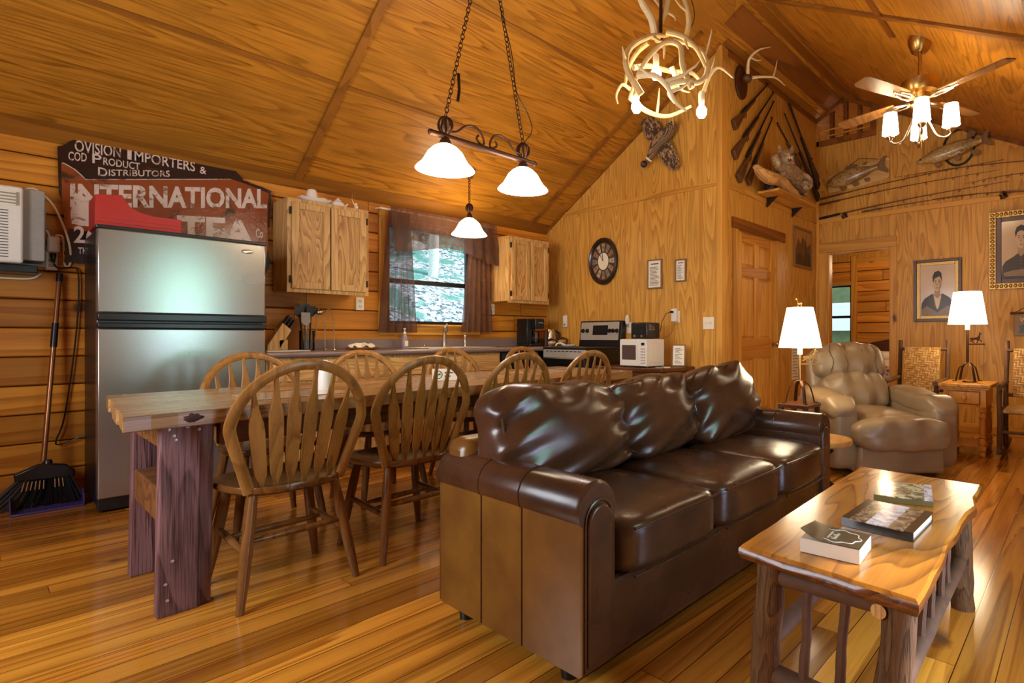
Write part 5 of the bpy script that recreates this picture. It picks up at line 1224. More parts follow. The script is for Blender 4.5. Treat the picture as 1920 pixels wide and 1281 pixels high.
for (s_, x, z, hh, wd, dz, of) in [
    ('OVISION', .413, 2.222, .072, .222, .05, .012), ('I', .668, 2.232, .085, .022, 0, .012), ('MPORTERS', .705, 2.232, .068, .335, .0, .012), ('&', 1.068, 2.226, .052, .04, 0, .01),
    ('COD', .384, 2.156, .055, .085, .12, .012), ('P', .495, 2.165, .062, .045, 0, .012), ('RODUCT', .548, 2.166, .048, .185, .03, .012),
    ('D', .523, 2.088, .056, .045, 0, .012), ('ISTRIBUTORS', .575, 2.098, .042, .32, .2, .01),
    ('INTERNATIONAL', .392, 1.862, .142, 1.11, .17, .034), ('TEA', .935, 1.70, .19, .475, .10, .034), ('Co', 1.425, 1.80, .07, .05, .1, .02)]: tx(s_, x, z, hh, wd, dz, of)

sheet('black_panel', [(.385, 1.52), (.56, 1.50), (.56, 1.70), (.385, 1.72)], M['eblk'], .0006)
tx('26', .408, 1.632, .105, .11, .1, .02); tx('THR', .428, 1.562, .04, .068, .1, .015)
m = MB(); P = jag([(.40, 1.75), (.52, 1.74), (.525, 1.85), (.47, 1.93), (.395, 1.96)], .012, .02, 4); m.prism([(p.x, p.y) for p in P], (0, ys-.0003, 0), EX, EZ, .0012); obj('chipped_patch', m, M['ecrm'], t, smooth=False)
# ================================================================ LIVING CORNER
FW = Vector((math.cos(R(YAW)), math.sin(R(YAW)), 0)); RT = Vector((FW.y, -FW.x, 0))
# recliner (local: faces -Y)
t = thing('recliner', 'taupe leather recliner armchair facing the coffee table', 'armchair', (4.68, 1.34, 0), R(-47), world=False)
lm = M['taupe']
obj('base', MB().box(-.33, .33, -.40, .34, .03, .30), lm, t, bevel=.03)
for s in (-1, 1):
    a = obj('arm', MB().rbox((s*.375, -.02, .29), (.10, .40, .255), 10, 7), lm, t, sub=1)
    def dsp(P, d): return P+Vector((0, 0, .02*math.sin(P.y*22)*(1 if d.y < -.55 else .15)))+Vector(d)*.012*mnoise.noise(P*9)
    obj('arm_pad', MB().rbox((s*.385, -.07, .515), (.125, .36, .085), 14, 3.2, dsp, Matrix.Rotation(R(6), 4, 'X')), lm, a, sub=1)
lv = obj('lever', MB().tube([(-.485, -.10, .34), (-.50, -.12, .28), (-.50, -.16, .19)], [(.012, .02), (.014, .026), (.010, .022)], 10), M['gunwood'], t)
def seatd(P, d): return P+Vector((0, 0, .02*(1-d.x**2) if d.z > 0 else 0))+Vector(d)*.008*mnoise.noise(P*8)
obj('seat', MB().rbox((0, -.06, .34), (.285, .36, .10), 10, 5, seatd), lm, t, sub=1)
def footd(P, d):
    q = .020*math.sin(d.x*10+.5)*abs(d.z)**.5 if d.y < .2 else 0
    return P+Vector((0, -q, .018*(1-d.x**2) if d.z > .2 else 0))+Vector(d)*.012*mnoise.noise(P*8+Vector((3, 1, 2)))
obj('footrest_pad', MB().rbox((0, -.455, .315), (.355, .115, .115), 16, 3.6, footd), lm, t, sub=1)
obj('footrest_panel', MB().box(-.315, .315, -.48, -.38, .035, .24), lm, t, bevel=.02)
def backd(P, d):
    q = .022*math.sin(d.x*11+.6*d.z)*(.35+abs(d.z)); return P+Vector((0, -q-.05*(1-d.x**2)*(1-d.z**2) if d.y < 0 else 0, -.03*d.x*d.x if d.z > .5 else 0))+Vector(d)*.012*mnoise.noise(P*8)
Mx = Matrix.Rotation(R(-17), 4, 'X')
obj('head_pillow', MB().rbox((0, .385, .80), (.315, .115, .17), 16, 3.4, backd, Mx), lm, t, sub=1)
obj('back_cushion', MB().rbox((0, .285, .56), (.29, .105, .17), 14, 4, backd, Mx), lm, t, sub=1)
obj('back_shell', MB().rbox((0, .40, .58), (.335, .07, .36), 10, 6, None, Mx), lm, t, sub=1)
s = MB()
for x in (-.20, -.08, .06, .18):
    s_ = MB().tube([Vector((0, .385, .80))+Mx @ Vector((x+.012*math.sin(k*1.1+x*9), -.118-.045*(1-(k/4-1)**2)*(1-(x/.32)**2), (k/4-1)*.125)) for k in range(9)], .003, 5); obj('seam', s_, M['tseam'], t)

# end table behind the sofa arm with a lamp, low log table
t = thing('end_table', 'small dark end table behind the sofa arm under the deer lamp', 'table', (3.90, 1.60, 0)); obj('top', MB().box(3.77, 4.03, 1.49, 1.71, .515, .54), M['dark_rail'], t, bevel=.004, smooth=False)
for x in (3.79, 4.01):
    for y in (1.51, 1.69): obj('leg', MB().box(x-.015, x+.015, y-.015, y+.015, 0, .515), M['dark_rail'], t, smooth=False)
def deer(mb, o, U, k):   # running deer cut from sheet metal
    P = [(0, .30), (.02, .38), (.10, .40), (.35, .42), (.55, .46), (.66, .60), (.68, .72), (.66, .80), (.71, .76), (.74, .82), (.76, .75), (.88, .70), (.87, .66), (.77, .63), (.75, .50), (.74, .36), (.70, .28), (.86, .20), (.92, .06), (.87, .06), (.80, .16), (.64, .23), (.62, .12), (.50, .0), (.46, .02), (.55, .13), (.54, .24), (.36, .24), (.24, .22), (.26, .10), (.40, .02), (.37, -.01), (.20, .07), (.16, .20), (.06, .10), (-.04, .12), (.0, .17), (.08, .24), (.03, .30)]
    mb.prism([(a*k, b*k) for a, b in P], o, U, EZ, .003); return mb
def lamp(lb, loc, sc, bot, top, rb, rt, frame, deer_at):
    t = thing('table_lamp', lb, 'lamp', loc); o = Vector(loc); mt = M['iron']
    m = MB()
    for d in (RT, FW):
        pts = [o+d*(s*q)+Vector((0, 0, z)) for s, q, z in ((-1, .13, .006), (-1, .105, .006), (-1, .095, .05), (-1, .075, .12), (-1, .035, .16), (0, 0, .17), (1, .035, .16), (1, .075, .12), (1, .095, .05), (1, .105, .006), (1, .13, .006))]
        b = obj('arched_foot', MB().tube(pts, [(.004, .012)]*11, 6, flat=tuple(Vector((0, 0, 1)).cross(d).cross(Vector((0,0,1))) if False else (0, 0, 1))), mt, t)
    obj('pole', MB().cyl(o+Vector((0, 0, .16)), o+Vector((0, 0, bot-o.z+.03)), .011, seg=12), mt if frame else M['brass'], t)
    obj('socket', MB().cyl((o.x, o.y, bot-.05), (o.x, o.y, bot+.04), .018, seg=14), M['ivory'], t)
    bar_z = o.z+deer_at
    m = MB().bar(o+Vector((0, 0, bar_z-o.z)), o+RT*.155+Vector((0, 0, bar_z-o.z)), .010, .010)
    if frame: m2 = MB().bar(o+RT*.15+Vector((0, 0, bar_z-o.z)), o+RT*.15+Vector((0, 0, .012)), .003, .003); obj('side_wire', m2, mt, t)
    br = obj('side_bar', m, mt if frame else M['brass'], t)
    obj('deer_cutout', deer(MB(), o+RT*.02+Vector((0, 0, bar_z-o.z+.008)), RT, .125), mt if frame else M['brass'], br, smooth=False)
    obj('shade', MB().shell([(rb, 0), (rb*.985, .004), ((rb+rt)/2, (top-bot)/2), (rt, top-bot)], (o.x, o.y, bot), 36, .003), M['shade'], t)
    obj('shade_spider', MB().bar((o.x-rt+.004, o.y, top-.01), (o.x+rt-.004, o.y, top-.01), .004, .004).bar((o.x, o.y-rt+.004, top-.01), (o.x, o.y+rt-.004, top-.01), .004, .004), mt, t)
    obj('bulb', MB().ell((o.x, o.y, bot+.10), (.028, .028, .04), 14), M['bulb'], t)
    obj('harp', MB().cyl((o.x, o.y, bot+.13), (o.x, o.y, top+.008), .003, seg=6), mt, t)
    if not frame:
        f = MB().tube([o+RT*-.018+Vector((0, 0, top-o.z+.032)), o+RT*.012+Vector((0, 0, top-o.z+.034))], [.010, .009], 8)
        for q in (-.014, .010): f.cyl(o+RT*q+Vector((0, 0, top-o.z+.032)), o+RT*q+Vector((0, 0, top-o.z+.006)), .003, seg=6)
        f.tube([o+RT*-.015+Vector((0, 0, top-o.z+.035)), o+RT*-.02+Vector((0, 0, top-o.z+.06))], [.005, .004], 6).ell(o+RT*-.024+Vector((0, 0, top-o.z+.063)), (.010, .006, .006), 8)
        obj('deer_finial', f, M['brass'], t)
    return t
lamp('table lamp with a deer finial on its lit shade behind the far sofa arm', (3.90, 1.595, .54), 1, .945, 1.236, .152, .092, False, .285)
lamp('lit table lamp standing on the honey coloured side table with a drawer', (5.83, .83, .62), 1, 1.136, 1.427, .155, .110, True, .335)
t = thing('stump_table', 'low round wooden side table on a branchy trunk between sofa and recliner', 'table', (3.56, 1.36, 0))
obj('top', MB().lathe([(.18, .335), (.2, .34), (.205, .355), (.2, .368), (0, .37)], (3.56, 1.33, 0), EZ, 30), wood('light_round_top', S(200, 150, 84), S(150, 98, 44), 'X', 7, 2, .15, .3), t)
tr_ = obj('trunk', log_((3.66, 1.34, 0), (3.62, 1.34, .34), .028, 4, 12), M['black'], t)
for (p, q) in (((3.64, 1.34, .22), (3.70, 1.29, .27)), ((3.64, 1.34, .12), (3.70, 1.37, .17)), ((3.64, 1.34, .18), (3.56, 1.34, .26))): obj('branch_stub', MB().tube([p, q], [.014, .009], 8), M['black'], tr_)
for a in (1.8, 3.6, 5.6): obj('root_foot', MB().tube([(3.62+.0*a, 1.34, .10), (3.60+.12*math.cos(a), 1.34+.12*math.sin(a), .02), (3.60+.15*math.cos(a), 1.34+.15*math.sin(a), .012)], [.02, .018, .012], 8), M['black'], t)

# side table with drawer
t = thing('side_table', 'honey coloured wooden side table with one drawer and turned legs', 'side table', (5.78, .80, 0))
X0, X1, Y0, Y1 = 5.52, 5.98, .65, .97; zt_ = .60
obj('top', MB().box(X0-.03, X1+.03, Y0-.035, Y1+.035, zt_-.012, zt_+.018), M['endt'], t, bevel=.008, smooth=False); obj('top_moulding', MB().box(X0-.015, X1+.015, Y0-.02, Y1+.02, zt_-.028, zt_-.012), M['endt'], t, bevel=.005)
obj('apron', MB().box(X0+.004, X1-.004, Y0+.004, Y1-.004, zt_-.175, zt_-.028), M['endt'], t, smooth=False)
d = obj('drawer', MB().box(X0-.008, X0+.004, Y0+.05, Y1-.05, zt_-.15, zt_-.05), M['endt'], t, bevel=.004, smooth=False)
fr = MB(); z0, z1 = zt_-.15, zt_-.05
for q in ((Y0+.042, Y0+.05, z0-.008, z1+.008), (Y1-.05, Y1-.042, z0-.008, z1+.008), (Y0+.05, Y1-.05, z0-.008, z0), (Y0+.05, Y1-.05, z1, z1+.008)): fr.box(X0+.001, X0+.006, *q)
obj('drawer_edge', fr, M['brown'], t, smooth=False)
obj('knob', MB().lathe([(.008, 0), (.008, .01), (.019, .016), (.018, .026), (0, .03)], (X0-.008, (Y0+Y1)/2, zt_-.10), (-1, 0, 0), 16), M['endt'], d)
pf = [(.022, .425), (.022, .40), (.030, .392), (.030, .384), (.018, .375), (.022, .345), (.030, .335), (.022, .325), (.024, .29), (.028, .20), (.022, .185), (.018, .18), (.030, .172), (.020, .162), (.018, .155), (.030, .13), (.031, .115), (.022, .09)]
for x in (X0+.032, X1-.032):
    for y in (Y0+.032, Y1-.032):
        l = MB().lathe([(r_*.95, z) for r_, z in reversed(pf)], (x, y, 0), EZ, 18); l.box(x-.028, x+.028, y-.028, y+.028, .055, .09); l.lathe([(.016, 0), (.026, .008), (.028, .03), (.02, .05), (.016, .056)], (x, y, 0), EZ, 16); obj('leg', l, M['endt'], t)
obj('shelf', MB().box(X0+.01, X1-.01, Y0+.01, Y1-.01, .066, .088), M['endt'], t, bevel=.004, smooth=False)
o = obj('ash_tray', MB().lathe([(.05, 0), (.06, .012), (.054, .012), (.045, .006), (0, .006)], (5.72, .80, .618), EZ, 20), M['clear']); tag(o, 'small clear glass dish under the arched foot of the side table lamp', 'dish')

# woven rocking chairs
t_ = NT('woven_hickory'); v = t_.obc(); sp = t_.sep(v)
def weave(a, b):
    i = t_.ma('FLOOR', t_.ma('MULTIPLY', a, 42.)); j = t_.ma('FLOOR', t_.ma('MULTIPLY', b, 42.))
    k = t_.ma('FRACT', t_.ma('MULTIPLY', t_.ma('ADD', i, j), .25)); ov = t_.ma('LESS_THAN', k, .45)
    fa = t_.ma('PINGPONG', t_.ma('FRACT', t_.ma('MULTIPLY', a, 42.)), .5); fb = t_.ma('PINGPONG', t_.ma('FRACT', t_.ma('MULTIPLY', b, 42.)), .5)
    h = t_.ma('ADD', t_.ma('MULTIPLY', ov, fa), t_.ma('MULTIPLY', t_.ma('SUBTRACT', 1., ov), fb)); return ov, h, t_.white(t_.comb(i, j, ov))
ov, h, w_ = weave(t_.ma('ADD', sp[1], sp[0]), t_.ma('ADD', sp[2], t_.ma('MULTIPLY', sp[0], 1.)))
col = t_.mix(w_, S(206, 166, 96), S(168, 118, 52)); col = t_.mix(t_.ramp(h, .0, .14), S(92, 54, 20), col)
M['weave'] = t_.fin(col, .5, bump=h, bs=.6, bd=.01)
def rocker(lb, X, Y, wdt, lean=.10):
    # faces -X: seat reaches from the back posts at X towards the camera side
    t = thing('rocking_chair', lb, 'rocking chair', (X-.25, Y, 0), 0, 'hickory rocking chairs along the plywood wall')
    yl, yr = Y+wdt/2, Y-wdt/2
    zs, za = .40, .585
    for y in (yl, yr):
        obj('back_post', log_((X-.02, y, .04), (X+lean, y, .985), .021, y*10, 10, tp=.95), M['bark'], t)
        obj('front_leg', log_((X-.46, y, .04), (X-.455, y, za), .021, y*7+3, 10, tp=.9), M['bark'], t)
        obj('armrest', log_((X-.50, y, za+.02), (X+.05, y, za+.03), .024, y*5, 10), M['barkl'], t)
        m = MB().tube([(X-.52+.85*(k/10), y, .022+.06*(2*k/10-1.1)**2*.8) for k in range(11)], .017, 8); obj('runner', m, M['bark'], t)
        obj('side_stretcher', log_((X-.45, y, .20), (X-.01, y, .22), .013, y, 8), M['bark'], t)
        obj('seat_rail', log_((X-.46, y, zs), (X, y, zs), .016, y+1, 8), M['bark'], t)
    for (x, z, r_) in ((X-.455, .23, .014), (X-.455, zs, .018), (X+.02, zs, .016)): obj('stretcher', log_((x, yl, z), (x, yr, z), r_, x+z, 8), M['bark'], t)
    for z in (.50, .90): obj('back_rail', log_((X+lean*(z/.985)-.015, yl, z), (X+lean*(z/.985)-.015, yr, z), .017, z, 8), M['bark'], t)
    e = .055
    def bk(u, w): z = .49+.425*w; return (X+lean*(z/.985)-.036, yl-e-(wdt-2*e)*u, z)
    obj('woven_back', MB().surf(lambda u, w: bk(u, w), 6, 8, -.036), M['weave'], t)
    obj('woven_seat', MB().box(X-.475, X+.02, yr+.025, yl-.025, zs-.012, zs+.022), M['weave'], t, bevel=.008)
    return t
rocker('hickory rocking chair with woven back between recliner and side table', 6.02, 1.24, .42)
rocker('hickory rocking chair with woven seat at the edge of the room past the side table', 6.00, .31, .50)

# ---------------------------------------------------------------- pictures and notices
def frame_x(name, lb, cat, y0, y1, z0, z1, w, mats, pr, x=XF, dep=.03, inner=None, lean=0):
    # picture on a wall of constant X, seen from -X; u runs from y1 (seen at the left) to y0
    t = thing(name, lb, cat, (x-dep, (y0+y1)/2, z0)); mf = mats[0]
    def ring(a, b, c_, d_, w_, xa, xb, mt, nm, bv=.004):
        m = MB(); m.box(xa, xb, a, a+w_, c_, d_).box(xa, xb, b-w_, b, c_, d_).box(xa, xb, a+w_, b-w_, c_, c_+w_).box(xa, xb, a+w_, b-w_, d_-w_, d_); return obj(nm, m, mt, t, smooth=False, bevel=bv)
    ring(y0, y1, z0, z1, w, x-dep, x-.001, mf, 'frame')
    if inner: ring(y0+w, y1-w, z0+w, z1-w, inner[0], x-dep+.006, x-.002, inner[1], 'gilt_liner', .003); w += inner[0]
    X = x-dep+.014; a, b, c_, d_ = y0+w, y1-w, z0+w, z1-w
    W_, H_ = b-a, d_-c_
    m = MB(); ms = []
    base = [(0, 0), (1, 0), (1, 1), (0, 1)]
    lay = [(base, pr[0][1])]+list(pr[1:])
    for i, (poly, mt) in enumerate(lay):
        if mt not in ms: ms.append(mt)
        m.mat(ms.index(mt)); m.prism([(p[0]*W_, p[1]*H_) for p in poly], (X-.0004*i, b, c_), (0, -1, 0), EZ, -.0003 if i else -.004)
    obj('picture', m, ms, t, smooth=False)
    return t
def oval(cx, cy, rx, ry, n_=24, a0=0, a1=2*PI): return [(cx+rx*math.cos(a0+(a1-a0)*k/n_), cy+ry*math.sin(a0+(a1-a0)*k/n_)) for k in range(n_ if a1-a0 > 6.2 else n_+1)]
sep_bg = NT('sepia_paper'); v = sep_bg.obc(); n_ = sep_bg.noise(v, 3., 3); SB = sep_bg.fin(sep_bg.mix(n_, S(196, 164, 122), S(166, 132, 92)), .3, coat=.5)
SK = plain('portrait_skin', S(192, 164, 128), .5, coat=.1, var=.05); DK = plain('portrait_dark', S(58, 44, 34), .5, coat=.1); HR = plain('portrait_hair', S(40, 30, 24), .5, coat=.1); MD = plain('portrait_midtone', S(128, 104, 78), .5, coat=.1); WH = plain('portrait_white', S(214, 192, 160), .5, coat=.1); SH = plain('portrait_shade', S(158, 126, 92), .5, coat=.1)
def face(cx, cy, s, hair, fem=False):
    L = [(oval(cx, cy-.30*s, .13*s, .17*s), SH), (oval(cx, cy, .19*s, .27*s), SK), ([(cx+.19*s, cy+.04*s), (cx+.16*s, cy-.14*s), (cx+.06*s, cy-.26*s), (cx+.1*s, cy-.1*s), (cx+.12*s, cy+.1*s)], SH)]
    if fem: L.append(([(cx-.21*s, cy+.06*s), (cx-.24*s, cy+.20*s), (cx-.17*s, cy+.34*s), (cx, cy+.40*s), (cx+.17*s, cy+.34*s), (cx+.24*s, cy+.2*s), (cx+.21*s, cy+.06*s), (cx+.14*s, cy+.2*s), (cx, cy+.25*s), (cx-.14*s, cy+.2*s)], HR))
    else: L.append(([(cx-.2*s, cy+.0*s), (cx-.22*s, cy+.22*s), (cx-.13*s, cy+.36*s), (cx+.06*s, cy+.40*s), (cx+.19*s, cy+.32*s), (cx+.22*s, cy+.02*s), (cx+.17*s, cy+.13*s), (cx+.1*s, cy+.22*s), (cx-.12*s, cy+.15*s)], HR))
    for q in (-1, 1):
        L.append((oval(cx+q*.085*s, cy+.035*s, .034*s, .014*s, 10), HR)); L.append(([(cx+q*.04*s, cy+.085*s), (cx+q*.13*s, cy+.08*s), (cx+q*.12*s, cy+.10*s), (cx+q*.05*s, cy+.105*s)], DK)); L.append((oval(cx+q*.2*s, cy+.0*s, .025*s, .055*s, 10), SK))
    L.append(([(cx-.012*s, cy+.03*s), (cx+.03*s, cy-.075*s), (cx-.035*s, cy-.085*s)], SH)); L.append((oval(cx, cy-.15*s, .06*s, .014*s, 12), MD))
    return L
man = [(None, SB), (oval(.5, .45, .4, .36), SB), ([(.02, .0), (.04, .24), (.12, .34), (.36, .44), (.5, .36), (.64, .44), (.86, .35), (.96, .24), (.98, .0)], MD), ([(.03, .12), (.06, .26), (.14, .345), (.37, .44), (.43, .2), (.5, .12), (.57, .2), (.64, .44), (.84, .35), (.93, .26), (.96, .12), (.8, .2), (.5, .06), (.2, .2)], DK), ([(.40, .40), (.47, .16), (.5, .12), (.54, .16), (.61, .40), (.5, .36)], WH), (oval(.5, .38, .06, .03, 14), MD)]+face(.5, .64, .62, HR)
frame_x('portrait_picture', 'old portrait of a young man in a dark suit in a brown frame', 'picture', 1.03, 1.495, 1.19, 1.875, .03, [M['framew']], man, inner=(.034, M['gold']))
lady = [(None, SB), ([(.0, .0), (.02, .22), (.10, .30), (.30, .38), (.45, .46), (.60, .44), (.8, .36), (.96, .28), (1, .0)], DK), ([(.04, .10), (.08, .04), (.95, .03), (.97, .10), (.6, .16), (.3, .14)], MD), (oval(.475, .47, .09, .03, 16), WH)]+[(oval(.46+.004*k, .36-.06*k, .011, .008, 8), SH) for k in range(5)]+face(.47, .67, .62, HR, True)
frame_x('portrait_picture', 'large old portrait of an old woman in black in a carved gilt frame', 'picture', .22, .785, 1.51, 2.31, .062, [M['gold']], lady, inner=(.045, M['framew']), dep=.05)
m_ = MB()
# carved scrolls round the gilt frame
P_ = bpy.data.objects['portrait_picture.001']
sc_ = MB(); a, b, c_, d_ = .22+.031, .785-.031, 1.51+.031, 2.31-.031
N_ = 0
for k in range(20):
    z = c_+(d_-c_)*k/19
    for y in (a, b): sc_.ell((XF-.052, y, z), (.012, .021, .017), 10); N_ += 1
for k in range(1, 13):
    y = a+(b-a)*k/13
    for z in (c_, d_): sc_.ell((XF-.052, y, z), (.012, .017, .021), 10)
o = obj('carved_scrolls', sc_, M['gold'], P_); o['kind'] = 'stuff'
mt1 = plain('print_sky', S(168, 120, 62), .5); mt2 = plain('print_mountain', S(98, 66, 34), .5); mt3 = plain('print_forest', S(66, 46, 26), .5)
def frame_y(name, lb, cat, x0, x1, z0, z1, w, mf, pr, y=YP, dep=.025):
    t = thing(name, lb, cat, ((x0+x1)/2, y-dep, z0)); m = MB(); m.box(x0, x0+w, y-dep, y-.001, z0, z1).box(x1-w, x1, y-dep, y-.001, z0, z1).box(x0+w, x1-w, y-dep, y-.001, z0, z0+w).box(x0+w, x1-w, y-dep, y-.001, z1-w, z1); obj('frame', m, mf, t, smooth=False, bevel=.003)
    m = MB(); ms = []; W_, H_ = x1-x0-2*w, z1-z0-2*w
    for i, (poly, mt) in enumerate([([(0, 0), (1, 0), (1, 1), (0, 1)], pr[0][1])]+list(pr[1:])):
        if mt not in ms: ms.append(mt)
        m.mat(ms.index(mt)); m.prism([(p[0]*W_, p[1]*H_) for p in poly], (x0+w, y-dep+.012-.0005*i, z0+w), EX, EZ, -.003 if i == 0 else -.0003)
    obj('picture', m, ms, t, smooth=False); return t
frame_y('landscape_picture', 'small brown framed mountain landscape between panelled door and room corner', 'picture', 6.16, 6.70, 1.84, 2.317, .03, M['frameb'], [(None, mt1), ([(0, .3), (.2, .75), (.35, .6), (.5, .85), (.75, .55), (1, .7), (1, 0), (0, 0)], mt2), ([(0, .2), (.3, .35), (.5, .22), (.8, .42), (1, .3), (1, 0), (0, 0)], mt3), ([(.62, .1), (.68, .9), (.72, .5), (.76, .1)], mt3)])
for (x0, x1, z0, z1, lb) in ((6.13, 6.33, .52, .95, 'tall white paper notice pinned beside the panelled door'), (6.56, 6.72, .42, .80, 'white paper notice pinned lower down near the doorway corner')):
    t = thing('paper_notice', lb, 'notice', ((x0+x1)/2, YP-.004, z0)); obj('sheet', MB().box(x0, x1, YP-.004, YP-.002, z0, z1), M['paper'], t, smooth=False)
    m = MB()
    for k in range(10): m.box(x0+.02, x1-.02-.03*(k % 3), YP-.0045, YP-.004, z0+.03+k*.035, z0+.036+k*.035)
    obj('print_lines', m, M['ink'], t, smooth=False)
def notice(lb, y0, y1, z0, z1, mf, head):
    t = thing('framed_notice', lb, 'frame', (XG-.02, (y0+y1)/2, z0)); w = .014; m = MB(); x = XG
    m.box(x-.02, x-.001, y0, y0+w, z0, z1).box(x-.02, x-.001, y1-w, y1, z0, z1).box(x-.02, x-.001, y0+w, y1-w, z0, z0+w).box(x-.02, x-.001, y0+w, y1-w, z1-w, z1); obj('frame', m, mf, t, smooth=False, bevel=.002)
    p = obj('paper', MB().box(x-.012, x-.002, y0+w, y1-w, z0+w, z1-w), M['paper'], t, smooth=False); m = MB(); n_ = 14; hh = (z1-z0-2*w)
    random.seed(int(z0*100)); wd = (y1-y0-2*w)
    for k in range(n_):
        z = z0+w+hh*(.08+.72*k/n_); a = y1-w-wd*.12; m.box(x-.0128, x-.0118, a-wd*(.35+.4*random.random()), a, z, z+hh*.018)
    if head: m.box(x-.0128, x-.0118, y0+w+wd*.2, y1-w-wd*.2, z1-w-hh*.14, z1-w-hh*.10)
    obj('print_lines', m, M['ink'], p, smooth=False)
notice('larger framed paper notice on the plywood wall right of the round clock', 3.265, 3.45, 1.51, 1.81, M['frameb'], True)
notice('smaller framed paper notice on the plywood wall nearest the corner post', 2.975, 3.105, 1.562, 1.785, M['frameb'], True)
# clock
t = thing('wall_clock', 'large dark oval wall clock on the plywood wall above the oven', 'clock', (XG-.03, 4.06, 1.85))
cyy, cz, ry, rz_ = 4.06, 1.852, .212, .262; sx = ry/rz_
c_ = Vector((XG, cyy, cz)); Ax = (-1, 0, 0)
def cl_l(prof, mt, nm, par, seg=40):
    m = MB(); V = []; F = []; n_ = len(prof)
    for (r_, h_) in prof:
        for k in range(seg): a = 2*PI*k/seg; V.append((XG-h_, cyy+r_*ry*math.cos(a), cz+r_*rz_*math.sin(a)))
    for i in range(n_-1):
        for k in range(seg): F.append((i*seg+k, (i+1)*seg+k, (i+1)*seg+(k+1) % seg, i*seg+(k+1) % seg))
    m.add(V, F); return obj(nm, m, mt, par)
cl_l([(.97, .002), (1, .015), (.97, .034), (.90, .04), (.84, .032), (.82, .02), (.8, .016)], plain('clock_rim', S(40, 24, 18), .3, coat=.3), 'rim', t)
face_ = cl_l([(.83, .010), (.82, .014), (.0001, .014)], plain('clock_face_dark', S(70, 52, 40), .5, var=.3), 'dial', t)
cols = [plain('clock_panel_%s' % n_, c__, .5, var=.25) for n_, c__ in (('tan', S(168, 130, 92)), ('grey', S(132, 116, 100)), ('rust', S(150, 104, 70)), ('cream', S(188, 164, 132)))]
m = MB()
for k in range(12):
    a = PI/2-2*PI*k/12; w0 = .10; m.mat(k % 4); P = []
    for (r_, da) in ((.42, -.17), (.76, -.15), (.76, .15), (.42, .17)): P.append((r_*ry*math.cos(a+da), r_*rz_*math.sin(a+da)))
    m.prism(P, (XG-.0145, cyy, cz), (0, -1, 0), EZ, -.001)
obj('number_panels', m, cols, face_, smooth=False)
for k, s_ in enumerate(('XII', 'I', 'II', 'III', 'IIII', 'V', 'VI', 'VII', 'VIII', 'IX', 'X', 'XI')):
    a = PI/2-2*PI*k/12; m = MB().text(s_, (XG-.0156, cyy-.62*ry*math.cos(a)+.0, cz+.58*rz_*math.sin(a)-.012), (0, -1, 0), EZ, .036, .0003, .8, 'CENTER'); obj('numeral', m, M['ink'], face_, smooth=False)
cl_l([(.36, .014), (.36, .0165), (.0001, .0165)], M['ivory'], 'centre_dial', face_)
m = MB().bar((XG-.019, cyy, cz), (XG-.019, cyy+.055, cz+.085), .007, .003); obj('hour_hand', m, M['black'], face_); m = MB().bar((XG-.020, cyy, cz), (XG-.020, cyy+.02, cz+.125), .005, .003); obj('minute_hand', m, M['black'], face_)
# hanging wooden sign at the edge
t = thing('wooden_plaque', 'small hanging wooden plaque with a bear silhouette below the gilt portrait', 'sign', (XF-.02, .40, 1.02)); ym = .575
obj('board', MB().box(XF-.02, XF-.004, .22, ym, 1.03, 1.245), M['frameb'], t, bevel=.004); obj('dowel', MB().cyl((XF-.014, .20, 1.262), (XF-.014, ym+.03, 1.262), .012, seg=10), M['barkl'], t)
obj('hanger_wire', MB().tube([(XF-.014, ym-.01, 1.27), (XF-.012, .40, 1.37), (XF-.014, .23, 1.27)], .003, 6), M['black'], t)
obj('lettering', MB().text('W', (XF-.0205, ym-.05, 1.175), (0, -1, 0), EZ, .055, .0004), M['ivory'], t)
obj('bear_silhouette', MB().prism([(0, 0), (.01, .05), (.0, .07), (.03, .09), (.10, .10), (.15, .09), (.18, .095), (.21, .07), (.19, .05), (.17, .05), (.165, 0), (.14, 0), (.135, .04), (.05, .04), (.04, 0)], (XF-.0205, ym-.04, 1.055), (0, -1, 0), EZ, -.001), M['black'], t, smooth=False)

